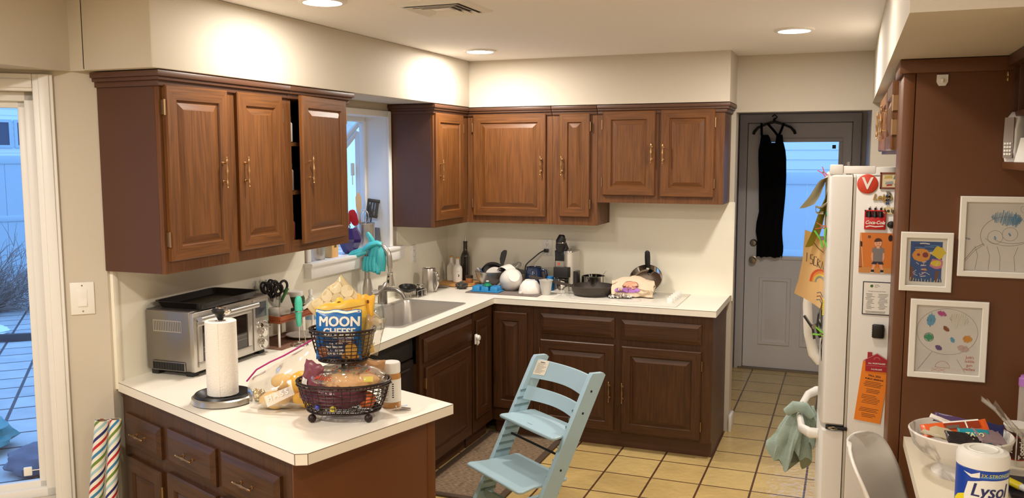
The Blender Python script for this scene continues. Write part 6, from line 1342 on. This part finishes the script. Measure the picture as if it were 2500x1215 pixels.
# dish mat and drying dishes
o = thing('dish_mat', 'grey drying mat under the washed dishes', 'mat', (.640, -.330, Z-.0003)); m = M(); m.box(-.265, .245, -.185, .215, .0003, .006, mat('grey_mat', S(120, 108, 104), .9, bump=.3, bscale=120), bev=.002); m.build('mat', o); ZM = Z+.0062
o = thing('mixing_bowl', 'steel mixing bowl holding wet pans at the back of the drying mat', 'bowl', (.438, -.195, ZM)); m = M(); m.lathe([(.05, 0), (.075, .012), (.108, .06), (.118, .104), (.121, .106), (.118, .108), (.106, .062), (.073, .015), (0, .010)], STEEL, n=44); m.build('body', o)
o = thing('frying_pan', 'black pan standing on edge in the steel mixing bowl', 'pan', (.440, -.150, ZM+.100), rot=(Rd(122), 0, Rd(8))); m = M(); m.lathe([(0, .0), (.070, 0), (.086, .008), (.094, .042), (.090, .042), (.082, .012), (0, .004)], BLACK, n=44); m.build('body', o); o.location.z += .0
o = thing('spatula', 'black spatula with a broad blade standing in the steel mixing bowl', 'spatula', (.525, -.225, ZM+.098), rot=(Rd(6), Rd(5), Rd(15))); m = M(); m.rings([[(x-w_, -.002, z), (x+w_, -.002, z), (x+w_, .002, z), (x-w_, .002, z)] for x, w_, z in ((0, .006, 0), (0, .007, .05), (-.004, .014, .07), (-.003, .020, .10), (.004, .020, .145), (.010, .013, .160), (.012, .006, .164))], BLACKM); m.build('blade', o)
o = thing('plate', 'white plate edge poking out of the steel mixing bowl', 'plate', (.475, -.235, ZM+.070), rot=(Rd(78), Rd(0), Rd(12))); m = M(); m.lathe([(.04, 0), (.066, .007), (.068, .010), (.04, .004), (0, .004)], WCER, n=36); m.build('plate', o)
for lb, p, rt, c in (('blue-handled measuring spoon in the steel mixing bowl', (.385, -.225, ZM+.085), (20, -25, 0), plain('spoon_blue', (90, 110, 150), .3)), ('pale-handled measuring spoon in the steel mixing bowl', (.368, -.215, ZM+.085), (18, -34, 10), WPLA)):
    o = thing('measuring_spoon', lb, 'spoon', p, rot=tuple(Rd(a) for a in rt)); m = M(); m.tube([(0, 0, 0), (0, 0, .05)], [.005, .008], c, flat=.4); m.build('handle', o)
o = thing('whisk', 'steel whisk lying behind the white bowls on the drying mat', 'whisk', (.60, -.17, ZM+.130), rot=(Rd(-60), Rd(35), 0)); m = M()
for k in range(5):
    a = PI*k/5; m.tube([(.020*math.sin(t)*math.cos(a), .020*math.sin(t)*math.sin(a), .035-.035*math.cos(t)) for t in [2*PI*i/16 for i in range(16)]], .0012, STEEL, n=5, closed=True)
m.build('wires', o); m = M(); m.tube([(0, 0, 0), (0, 0, -.04), (0, 0, -.11)], [.004, .007, .007], STEEL); m.build('handle', o)
o = thing('pot_lid', 'dark rimmed lid leaning behind the white bowls', 'lid', (.585, -.185, ZM+.108), rot=(Rd(4), Rd(6), 0)); m = M(); m.lathe([(.10, 0), (.104, .003), (.102, .007), (.04, .012), (0, .013)], BLACKM, n=40, sy=.7); m.build('disc', o)
o = thing('mixing_bowl', 'large white bowl lying on its side behind the other white bowl', 'bowl', (.560, -.225, ZM+.078), rot=(Rd(112), 0, Rd(-28))); m = M(); m.lathe([(.036, -.07), (.068, -.05), (.078, .0), (.079, .02), (.076, .02), (.073, .0), (.064, -.045), (.032, -.066), (0, -.066)], WCER, n=44); m.build('body', o)
o = thing('mixing_bowl', 'white bowl with a round base turned to the camera on the drying mat', 'bowl', (.640, -.335, ZM+.074), rot=(Rd(66), Rd(0), Rd(34))); m = M(); m.lathe([(.035, .076), (.038, .076), (.038, .071), (.062, .048), (.075, .004), (.077, -.035), (.073, -.035), (.071, .0), (.057, .044), (.033, .067), (0, .069)], WCER, n=44, cap1=True); m.lathe([(.035, .076), (.033, .073), (0, .073)], WCER, n=44, cap0=False); m.build('body', o)
o = thing('squeegee', 'black dish brush leaning against the white bowl', 'brush', (.505, -.36, ZM+.003), rot=(Rd(-12), Rd(42), Rd(8))); m = M(); m.box(-.006, .006, -.006, .006, 0, .11, BLACKM, bev=.002); m.build('handle', o); m = M(); m.tube([(0, 0, .108), (0, 0, .15)], [.004, .004], CHROME); m.build('shaft', o)
o = thing('ice_tray', 'blue silicone ice tray upside down at the left of the drying mat', 'ice tray', (.500, -.440, ZM)); m = M(); IB = plain('ice_blue', (40, 132, 190), .4); m.box(-.095, .105, -.052, .052, 0, .008, IB, bev=.002)
for i in range(3):
    for j in range(2): m.rings([rr(.028*k, .022*k, .008, z, 3) for k, z in ((1, .008), (.96, .02), (.85, .036), (.8, .038))], IB, TR(-.062+.064*i, -.025+.05*j, 0))
m.build('tray', o)
o = thing('bottle_stopper', 'green silicone stopper standing on the blue ice tray', 'stopper', (.512, -.455, ZM+.0385)); m = M(); GRN = plain('stopper_green', (16, 124, 92), .35); m.lathe([(.030, 0), (.031, .006), (.022, .014), (.012, .018), (.011, .024), (.014, .030), (0, .031)], GRN, n=30); m.build('body', o); m = M(); m.lathe([(.010, .031), (.009, .036), (0, .036)], WPLA, n=18); m.build('tip', o)
o = thing('mixing_bowl', 'small white bowl turned upside down at the right of the drying mat', 'bowl', (.790, -.385, ZM)); m = M(); m.lathe([(.078, 0), (.079, .004), (.066, .050), (.046, .076), (.036, .082), (.034, .086), (.030, .084), (0, .083)], WCER, n=44, cap0=False); m.lathe([(.074, .001), (.06, .05), (.04, .07), (0, .076)], WCER, n=44, cap0=False); m.build('body', o); m = M(); m.box(-.046, -.026, -.094, -.07, -.0, .016, WCER, bev=.003); m.build('spout', o)
o = thing('pitcher', 'large dark blue glass pitcher behind the small white bowl', 'pitcher', (.730, -.140, ZM)); m = M(); BG = mat('cobalt_glass', S(28, 44, 76), .1, coat=.6); m.lathe([(.045, 0), (.058, .01), (.066, .06), (.060, .105), (.052, .13), (.054, .14), (.050, .14), (.047, .128), (.060, .06), (.04, .012), (0, .012)], BG, n=40); m.build('body', o); m = M(); m.tube([(.055, -.005, .122), (.088, -.01, .118), (.098, -.012, .08), (.086, -.01, .035), (.058, -.006, .025)], [.010, .011, .010, .009, .008], BG, n=12); m.build('handle', o)
o = thing('clear_container', 'clear rectangular plastic container behind the pitcher', 'container', (.835, -.075, Z)); m = M(); m.rings([rr(a, b, .015, z) for a, b, z in ((.07, .05, 0), (.078, .056, .125), (.081, .059, .127), (.081, .059, .131))], CLEARG, cap1=False); m.build('body', o)
o = thing('beaker', 'bright blue plastic cup behind the translucent cup', 'cup', (.872, -.205, Z)); m = M(); m.lathe([(.024, 0), (.026, .004), (.026, .07), (.022, .095), (0, .098)], plain('cap_blue', (28, 120, 190), .35), n=28); m.build('body', o)
o = thing('plastic_cup', 'translucent white plastic cup in front of the pan handle', 'cup', (.905, -.395, Z)); m = M(); m.lathe([(.028, 0), (.030, .002), (.043, .092), (.047, .094), (.047, .098), (.043, .098), (.041, .09), (.028, .005), (0, .004)], mat('frosted_plastic', S(226, 222, 214), .4, trans=.3), n=36); m.build('body', o)
# coffee machine
o = thing('coffee_machine', 'slim black and chrome pod coffee machine against the back wall', 'coffee machine', (.962, -.165, Z), Rd(-4))
m = M(); CRB = plain('machine_cream', (216, 208, 194), .4); m.rings([rr(.055, .085, .03, z) for z in (.0, .262)], CRB, TR(.012, .045, 0)); m.rings([rr(.055*k, .085*k, .03, z) for k, z in ((1, .262), (1.02, .264), (1.0, .270), (.5, .272))], STEEL, TR(.012, .045, 0)); m.build('body', o)
m = M(); m.box(-.050, .018, -.060, -.03, .205, .275, BLACK, bev=.004); m.box(-.052, -.048, -.062, -.03, .0, .275, CHROME); m.box(.018, .026, -.062, -.035, .10, .275, CHROME, bev=.002); m.box(-.046, .016, -.058, -.045, .165, .205, STEEL); m.box(-.030, -.016, -.061, -.057, .178, .193, plain('machine_red', (206, 80, 60), .4)); m.build('brew_head', o)
m = M(); m.tube([(-.012, -.045, .270), (-.012, -.050, .300), (-.008, -.055, .340), (.002, -.050, .368), (.010, -.040, .372)], [.030, .034, .034, .028, .010], BLACK, n=18); m.tube([(.010, -.045, .278), (.028, -.04, .290), (.014, -.045, .33)], [.018, .016, .012], BLACK, n=10); m.lathe([(.0345, 0), (.036, .003), (.0345, .006)], CHROME, TR(-.008, -.055, .330, rx=8), 20, cap0=False, cap1=False); m.build('lever_handle', o)
m = M(); m.box(-.05, .054, -.085, -.03, .095, .165, BLACKM, bev=.003); m.build('pod_bin', o)
m = M(); m.lathe([(.048, 0), (.05, .004), (.05, .088), (.046, .09), (0, .09)], CHROME, TR(.004, -.062, 0), 28, sy=.8); m.build('drip_base', o)
m = M(); m.rings([rr(.014, .035, .012, z) for z in (.0, .135)], mat('dark_tank', S(52, 48, 48), .25), TR(.082, .015, 0)); m.build('water_tank', o)
o = thing('power_cord', 'black power cord and plug running from the back wall outlet down behind the pitcher', 'cord', (.782, -.03, 1.164)); m = M(); m.box(-.018, .014, -.006, .013, -.012, .012, BLACK, bev=.004); m.build('plug', o)
m = M(); cp_ = [(-.015, .0, .0), (-.04, -.02, -.012), (-.075, -.035, -.045), (-.11, -.045, -.075), (-.135, -.05, -.10), (-.142, -.05, -.14), (-.140, -.045, -.245)]; cp2 = [Vector(a).lerp(Vector(b), t/4) for a, b in zip(cp_, cp_[1:]) for t in range(4)]+[Vector(cp_[-1])]
for _ in range(3): cp2 = [cp2[0]]+[(cp2[i-1]+cp2[i]*2+cp2[i+1])/4 for i in range(1, len(cp2)-1)]+[cp2[-1]]
m.tube([tuple(p) for p in cp2], .0042, BLACK, n=8); m.build('cord', o)
o = thing('saucepan', 'small steel pot with a ladle beside the coffee machine', 'pot', (1.150, -.115, Z)); m = M(); m.lathe([(.076, 0), (.080, .004), (.081, .100), (.084, .103), (.080, .103), (.077, .10), (.076, .006), (0, .006)], CHROME, n=44); m.build('body', o)
o = thing('ladle', 'steel ladle handle leaning out of the small steel pot', 'ladle', (1.145, -.115, Z+.02), rot=(0, Rd(38), Rd(10))); m = M(); m.rings([[(x-.002, -w_, z), (x+.002, -w_, z), (x+.002, w_, z), (x-.002, w_, z)] for x, w_, z in ((0, .006, 0), (0, .007, .08), (0, .010, .115), (0, .013, .14), (.003, .010, .15))], STEEL); m.build('handle', o)
# big frying pan on the cooktop
ZP = .9196
o = thing('skillet', 'large dark grey skillet with a long handle on the cooktop', 'pan', (1.205, -.320, ZP), Rd(184)); m = M(); SKL = mat('skillet_grey', S(62, 52, 46), .5); m.lathe([(.115, 0), (.122, .004), (.138, .030), (.142, .062), (.138, .064), (.133, .030), (.116, .008), (0, .007)], SKL, n=56); m.build('body', o)
m = M(); m.rings([[(x, y*w_, z+h_) for y, h_ in ((-1, -.007), (1, -.007), (1, .007), (-1, .007))] for x, w_, z in ((.125, .020, .050), (.17, .016, .058), (.24, .013, .070), (.33, .0125, .088), (.42, .012, .102), (.435, .010, .104))], SKL); m.build('handle', o)
m = M(); m.rings([[(x, y*w_, z+h_) for y, h_ in ((-1, -.005), (1, -.005), (1, .005), (-1, .005))] for x, w_, z in ((-.128, .022, .055), (-.165, .020, .060), (-.175, .014, .061))], SKL); m.build('helper_handle', o)
o = thing('steel_pan', 'steel pan standing on edge against the back wall, black handle up', 'pan', (1.518, -.150, ZP+.092), rot=(Rd(50), 0, 0)); m = M(); m.lathe([(.085, .0), (.100, .006), (.108, .03), (.110, .05), (.107, .05), (.098, .01), (0, .004)], CHROME, TR(0, 0, -.035), 48); m.build('body', o)
m = M(); m.ball((0, .082, .008), (.013, .013, .008), CHROME); m.build('rivet', o)
m = M(); m.tube([(0, .088, .004), (0, .106, .030), (0, .135, .066), (0, .158, .092), (0, .163, .100)], [.014, .018, .019, .017, .008], BLACK, n=14, flat=.6); m.build('handle', o)
# crumpled paper bag with a printed face
o = thing('paper_bag', 'crumpled cream paper bag printed with a pink face lying on the cooktop', 'paper bag', (1.468, -.300, ZP), Rd(8))
PBG = mat("kraft_cream", S(226, 204, 176), .8, bump=.5, bscale=26); m = M()
def pbg(u, v):
    x = -.135+.27*u; a = 2*PI*v; w_ = .055+.012*u; h_ = .050+.012*math.sin(PI*u)
    y = -math.sin(a)*w_; z = h_-math.cos(a)*h_; n_ = noise.noise(Vector((x*16, math.sin(a)*1.5, math.cos(a)*1.5)))+.6*noise.noise(Vector((x*38, math.sin(a)*3, math.cos(a)*3)))
    y = y+.024*n_+(-.022+.05*z/.12); return (x+.02*noise.noise(Vector((a, x*9, 2))), y, max(.001, z+.010*n_*(z > .01)))
m.surf(pbg, 26, 28, PBG, cv=True); m.build('bag', o, smooth=20, recalc=False)
# printed face on the bag front (upper front side)
def onp(x, z, off=.003):
    u = (x+.135)/.27; best = min((abs(pbg(u, v/120)[2]-z)+(0 if pbg(u, v/120)[1] < .02 else 9), v) for v in range(10, 66)); p = Vector(pbg(u, best[1]/120)); return p+Vector((0, -off, off*.6))
pf_ = o.children[0]; m = M()
def blob(cx, cz, rx, rz2, mt, off, n=18, f=None):
    c = m.bm.verts.new(onp(cx, cz, off)); V = [m.bm.verts.new(onp(cx+rx*math.cos(2*PI*i/n)*(f(i) if f else 1), cz+rz2*math.sin(2*PI*i/n)*(f(i) if f else 1), off)) for i in range(n)]
    for i in range(n): g = m.bm.faces.new((c, V[i], V[(i+1) % n])); g.material_index = m.mi(mt)
VIO = plain('print_violet', (170, 112, 190), .6); PNK = plain('print_pink', (238, 170, 140), .6); DRK = plain('print_outline', (110, 40, 40), .6)
blob(-.055, .046, .056, .017, VIO, .0030); blob(.0, .048, .040, .017, VIO, .0031); blob(-.012, .076, .042, .026, DRK, .0036); blob(-.012, .076, .0395, .0238, PNK, .0042)
for x in (-.030, .010): blob(x, .072, .011, .008, DRK, .0048); blob(x, .0735, .0098, .0072, PNK, .0053)
blob(-.012, .060, .006, .002, DRK, .0048)
for x in (-.09, -.07, -.02, .02): blob(x, .046, .0015, .014, DRK, .0040)
m.build('printed_face', o, recalc=False)
o = thing('foil_sheet', 'torn dark and silver foil packet under the paper bag', 'foil', (1.415, -.405, ZP), Rd(10)); m = M(); m.surf(lambda u, v: (-.08+.15*u, -.01+.06*v+.012*noise.noise(Vector((u*9, 3, 1))), .002+.030*abs(noise.noise(Vector((u*9, v*6, 1))))+.006*v), 24, 10, mat('silver_foil', S(190, 182, 170), .25, .6, bump=.6, bscale=60)); m.build('foil', o, smooth=10)
# things on the window sill (z = 1.235)
ZW = 1.2355
o = thing('steel_canister', 'brushed steel canister at the left end of the window sill', 'canister', (-.055, -1.62, ZW)); m = M(); m.lathe([(.054, 0), (.055, .003), (.055, .13), (.05, .133), (0, .133)], STEEL, n=40); m.build('body', o)
o = thing('wooden_box', 'pale wooden canister next to the steel canister on the window sill', 'box', (-.075, -1.44, ZW)); m = M(); m.box(-.04, .04, -.035, .035, 0, .13, plain('pale_wood', (226, 178, 110), .5), bev=.006); m.box(.0402, .041, -.012, .012, .06, .085, DARKBRASS); m.build('body', o)
o = thing('purple_vase', 'faceted dark purple glass bowl on the window sill', 'vase', (-.075, -1.215, ZW)); m = M(); PG = mat('purple_glass', S(48, 36, 96), .12, coat=.6, var=.3, vscale=20); m.lathe([(.03, 0), (.045, .01), (.075, .07), (.078, .09), (.055, .14), (.045, .155), (0, .155)], PG, n=9); m.build('body', o, smooth=0)
o = thing('utensil_crock', 'brushed steel crock full of kitchen utensils on the window sill', 'utensil holder', (-.095, -1.005, ZW)); m = M(); m.lathe([(.062, 0), (.063, .003), (.063, .165), (.066, .168), (.066, .171), (.061, .171), (.059, .01), (0, .008)], STEEL, n=44); m.build('body', o)
UX, UY, UZ = -.095, -1.005, ZW+.012
def ut(name, label, dx, dy, rot): return thing(name, label, 'kitchen utensil', (UX+dx, UY+dy, UZ), rot=tuple(Rd(a) for a in rot))
o = ut('slotted_turner', 'black slotted turner standing in the steel crock', .0, .024, (-13, 9, 30)); m = M(); m.tube([(0, 0, 0), (0, 0, .20)], .005, BLACK); m.build('handle', o); m = M()
for x in (-.038, -.018, -.001, .016): m.box(x, x+(.012 if x > -.03 else .014)+(.008 if x > .01 else 0), -.003, .003, .205, .30, BLACKM)
m.box(-.036, .038, -.003, .003, .195, .212, BLACKM, bev=.003); m.box(-.038, .040, -.003, .003, .292, .315, BLACKM, bev=.003); m.build('blade', o)
o = ut('ladle', 'steel ladle tilted out at the right of the steel crock', .01, .03, (-16, 8, 40)); m = M(); m.tube([(0, 0, 0), (0, 0, .20), (.0, .01, .225)], [.005, .005, .006], STEEL); m.build('handle', o); m = M(); m.lathe([(.0, -.036), (.026, -.027), (.041, .0), (.039, .0), (.025, -.024), (0, -.033)], STEEL, TR(0, .034, .225, rx=-120), 28); m.build('bowl', o)
o = ut('whisk', 'steel balloon whisk standing in the steel crock', .005, -.012, (6, 4, 0)); m = M()
for k in range(6):
    a = PI*k/6; m.tube([(.028*math.sin(t)*math.cos(a), .028*math.sin(t)*math.sin(a), .20-.045*math.cos(t)) for t in [2*PI*i/18 for i in range(18)]], .0013, STEEL, n=5, closed=True)
m.build('wires', o); m = M(); m.cyl((0, 0, 0), (0, 0, .156), .006, STEEL); m.build('handle', o)
o = ut('spatula', 'red silicone spatula standing in the steel crock', .01, -.040, (18, -15, 30)); m = M(); m.cyl((0, 0, 0), (0, 0, .17), .005, STEEL); m.build('handle', o); m = M(); m.rings([[(-w_, -.005, z), (w_, -.005, z), (w_, .005, z), (-w_, .005, z)] for w_, z in ((.012, .165), (.022, .185), (.025, .23), (.020, .262), (.008, .270))], plain('silicone_red', (206, 40, 48), .4)); m.build('blade', o)
o = ut('spatula', 'red silicone spatula behind the other red one in the steel crock', -.02, -.040, (24, -20, 30)); m = M(); m.cyl((0, 0, 0), (0, 0, .19), .005, STEEL); m.build('handle', o); m = M(); m.rings([[(-w_, -.005, z), (w_, -.005, z), (w_, .005, z), (-w_, .005, z)] for w_, z in ((.012, .185), (.022, .21), (.022, .27), (.010, .30))], plain('silicone_red', (206, 40, 48), .4)); m.build('blade', o)
o = ut('spoon', 'black serving spoon standing in the steel crock', -.01, .0, (3, 8, 30)); m = M(); m.tube([(0, 0, 0), (0, 0, .22), (0, .005, .235), (0, .008, .27), (0, .008, .285)], [.005, .006, .016, .020, .006], BLACKM, flat=.4); m.build('spoon', o)
o = ut('wooden_spoon', 'pale wooden spatula standing in the steel crock', -.025, -.01, (2, -2, 40)); m = M(); m.rings([[(-w_, -.003, z), (w_, -.003, z), (w_, .003, z), (-w_, .003, z)] for w_, z in ((.006, 0), (.006, .22), (.018, .26), (.018, .32), (.006, .35))], plain('pale_beech', (206, 176, 140), .6)); m.build('spoon', o)
o = thing('grey_panel', 'grey cutting board leaning on the window reveal behind the steel crock', 'cutting board', (-.095, -.882, ZW), rot=(Rd(-4), 0, 0)); m = M(); m.prism([(-.05, 0), (.05, 0), (.036, .13), (-.05, .135)], 0, .008, plain('board_grey', (120, 116, 110), .5), UP); m.build('board', o)
# black dress on the side door
o = thing('dress', 'black sleeveless dress hanging on the grey side door', 'dress', (2.148, 1.775, 0))
DRS = mat('black_cloth', S(19, 18, 20), .95, bump=.3, bscale=60, spec=.1)
prof = [(2.03, -.118, .070), (1.99, -.112, .074), (1.93, -.108, .080), (1.87, -.118, .096), (1.80, -.118, .105), (1.65, -.110, .110), (1.50, -.105, .108), (1.36, -.100, .100), (1.27, -.118, .094), (1.19, -.122, .092), (1.12, -.108, .098), (1.07, -.112, .104), (1.03, -.112, .104), (.985, -.112, .098)]
m = M(); out = []
for z, a, b in prof[2:]:
    cx, hw = (a+b)/2, (b-a)/2; out.append([(cx+hw*math.cos(2*PI*j/28), .030*math.sin(2*PI*j/28)*(1+.5*math.sin(j*2.1+z*7))*(.8 if z > 1.8 else 1)-.005, z+.012*math.sin(j*1.3)*(z < 1.0)) for j in range(28)])
m.rings(out, DRS); m.build('skirt', o)
m = M()     # bodice: two sides of the v neck
m.rings([[(x0, -.018, z), (x1, -.018, z), (x1, .016, z), (x0, .016, z)] for x0, x1, z in ((-.112, -.004, 1.86), (-.110, -.010, 1.90), (-.102, -.030, 1.97), (-.100, -.045, 1.995))], DRS); m.rings([[(x0, -.018, z), (x1, -.018, z), (x1, .016, z), (x0, .016, z)] for x0, x1, z in ((-.006, .088, 1.86), (.010, .080, 1.90), (.020, .072, 1.97), (.022, .068, 1.995))], DRS); m.build('bodice', o)
for nm, pts in (('strap', [(-.095, -.01, 1.99), (-.098, -.012, 2.05), (-.100, 0, 2.085)]), ('strap', [(.035, -.01, 1.985), (.0, -.016, 2.03), (-.05, -.01, 2.085)]), ('strap', [(.040, -.012, 1.985), (.062, -.014, 2.04), (.075, 0, 2.085)])):
    m = M(); m.tube(pts, .016, DRS, n=8, flat=.6); m.build(nm, o)
o = thing('clothes_hanger', 'black plastic hanger holding the dress over the door', 'hanger', (2.150, 1.775, 0)); m = M(); HP_ = [(-.165, -.004, 2.000), (-.158, 0, 2.022), (-.13, 0, 2.055), (-.06, 0, 2.085), (.0, 0, 2.100), (.06, 0, 2.085), (.13, 0, 2.055), (.160, 0, 2.022), (.167, -.004, 2.000)]
m.tube(HP_, [.012, .013, .011, .010, .012, .010, .011, .013, .012], BLACK, n=10); m.build('arms', o); m = M(); m.tube([(0, 0, 2.098), (0, 0, 2.125), (.022, 0, 2.140), (.0, 0, 2.160), (-.018, .008, 2.145)], [.016, .010, .006, .006, .006], BLACK, n=8); m.build('hook', o)

# ================================================================== OUTSIDE: blue dusk garden
GZ = -.18
SNOW = mat('snow_patch', S(225, 235, 240), .9); VIN = mat('white_vinyl', S(186, 204, 214), .5)
PAV = tile_mat('patio_paver', S(170, 176, 180), S(186, 190, 192), S(70, 76, 84), .34, .36, 0, 0, .014, .9, .3, -45)
m = M(); m.box(-16, -.13, -9, 14, GZ-.1, GZ, PAV); m.box(-.13, 9, 1.97, 14, GZ-.1, GZ, PAV); struct(m, 'ground_patio')
def fence(label, p0, p1, h, n):
    p0, p1 = Vector(p0), Vector(p1); d = p1-p0; a = math.atan2(d.y, d.x); L_ = d.length
    o = thing('fence', label, 'fence', (p0.x, p0.y, GZ), a)
    m = M(); k = 0
    while k*.28 < L_: m.box(k*.28+.003, min(L_, k*.28+.277), -.012, .012, .05, h-.10, VIN); k += 1
    m.build('boards', o)
    m = M()
    for z in (h-.14, h*.46, .05): m.box(0, L_, -.03, .03, z, z+(.14 if z > h-.2 else .10), VIN, bev=.01)
    m.build('rail', o)
    for i in range(n+1): m = M(); m.box(i*L_/n-.06, i*L_/n+.06, -.065, .065, 0, h+.02, VIN, bev=.01); m.build('post', o)
fence('white vinyl fence beyond the bay window patio', (-13.5, -2.5, 0), (-8.0, 9.5, 0), 2.02, 6)
fence('white vinyl fence outside the glass of the grey side door', (-.5, 4.6, 0), (6.0, 4.6, 0), 1.82, 3)
def house(label, p0, p1, h, wins, sid):
    p0, p1 = Vector(p0), Vector(p1); d = p1-p0; o = thing('house', label, 'house', (p0.x, p0.y, GZ), math.atan2(d.y, d.x)); L_ = d.length
    m = M(); k = 0; z = 0
    m.box(0, L_, .02, 1.0, 0, h, sid)
    while z < h: m.rings([[(0, -.0, z), (0, .02, z), (0, .02, z+.13), (0, .012, z+.13)], [(L_, -.0, z), (L_, .02, z), (L_, .02, z+.13), (L_, .012, z+.13)]], sid); z += .13
    m.build('siding', o)
    for (x, z, w_, hh) in wins:
        m = M()
        for c in ((x-.06, x, z, z+hh), (x+w_, x+w_+.06, z, z+hh), (x-.06, x+w_+.06, z+hh, z+hh+.06), (x-.06, x+w_+.06, z-.06, z)): m.box(c[0], c[1], -.03, .02, c[2], c[3], VIN)
        f = m.build('window', o); m = M(); m.box(x, x+w_, -.008, -.002, z, z+hh, mat('dark_window', S(60, 76, 100), .15)); m.build('pane', f)
    return o
SID = mat('white_siding', S(240, 244, 244), .6)
house('white sided house above the fence seen through the bay window', (-18.5, -3.0, 0), (-11.5, 12.5, 0), 4.6, [(11.13, 2.24, .48, .47), (11.77, 2.24, .48, .47), (8.2, 2.24, .9, .47), (9.3, 2.24, .9, .47), (5.0, 2.24, .9, .47)], SID)
house('white sided house above the fence seen through the side door glass', (-1.0, 6.6, 0), (7.0, 6.6, 0), 4.6, [], SID)
BARK = mat('bare_twig', S(132, 120, 116), .9)
def bush(label, x, y, r, h, n, seed):
    o = thing('bare_shrub', label, 'shrub', (x, y, GZ)); rn = random.Random(seed); m = M()
    for k in range(n):
        a = rn.uniform(0, 2*PI); e = rn.uniform(.15, 1.2); p = Vector((rn.uniform(-.15, .15), rn.uniform(-.15, .15), 0)); d = Vector((math.cos(a)*math.cos(e), math.sin(a)*math.cos(e), math.sin(e))); L_ = rn.uniform(.5, 1)*r; pts = [p]
        for i in range(6): d = (d+Vector((rn.uniform(-.35, .35), rn.uniform(-.35, .35), rn.uniform(-.30, .22)))).normalized(); p = p+d*L_/6; p.z = max(.02, min(h, p.z)); pts.append(p.copy())
        m.tube([tuple(q) for q in pts], [.008, .007, .006, .005, .004, .003, .002], BARK, n=4)
        for i in (1, 2, 2, 3, 3, 4, 4, 5, 5):
            q = pts[i]; dd = (d+Vector((rn.uniform(-1, 1), rn.uniform(-1, 1), rn.uniform(-.3, .8)))).normalized()*rn.uniform(.15, .4); m.tube([tuple(q), tuple(q+dd*.5+Vector((0, 0, .03))), tuple(q+dd)], [.004, .003, .0015], BARK, n=4)
    m.build('branches', o)
bush('bare tangled shrub in front of the patio fence', -7.6, 2.1, 1.25, 1.35, 130, 3)
bush('bare low shrub at the far left beyond the patio', -8.5, .2, 1.3, 1.25, 110, 5)
bush('bare shrub near the fence behind the tangled one', -7.7, 4.2, 1.2, 1.4, 90, 8)
def lump(name, label, cat, loc, r, mt, seed=1): o = thing(name, label, cat, loc); m = M(); m.ball((0, 0, r[2]*.8), r, mt, amp=.35, fr=2, seed=seed, nu=26, nv=16); m.build('body', o)
lump('snow_heap', 'pale snow heap among the shrubs outside', 'snow', (-6.4, 1.15, GZ), (.34, .22, .05), SNOW); lump('snow_heap', 'snow heap at the foot of the shrubs outside, farther back', 'snow', (-6.3, 2.6, GZ), (.3, .2, .05), SNOW, 4)
lump('garden_rock', 'bluish rounded stone beyond the patio edge', 'stone', (-5.45, 1.45, GZ), (.16, .12, .09), mat('stone_blue', S(150, 165, 175), .9), 6)
o = thing('edging', 'dark garden edging strip along the patio', 'edging', (-6.6, .35, GZ), Rd(35)); m = M(); m.box(-.3, 2.2, -.03, .03, 0, .08, mat('edging_dark', S(70, 70, 76), .9)); m.build('strip', o)
lump('toy_tarp', 'teal plastic toy lying on the patio outside the bay window', 'toy', (-2.80, -1.72, GZ), (.28, .24, .12), plain('teal_toy', (30, 130, 136), .4), 9)
lump('garden_cover', 'dark blue-grey covered lump on the patio close to the bay window', 'cover', (-2.05, -1.84, GZ), (.20, .16, .09), plain('cover_slate', (92, 98, 116), .8), 12)
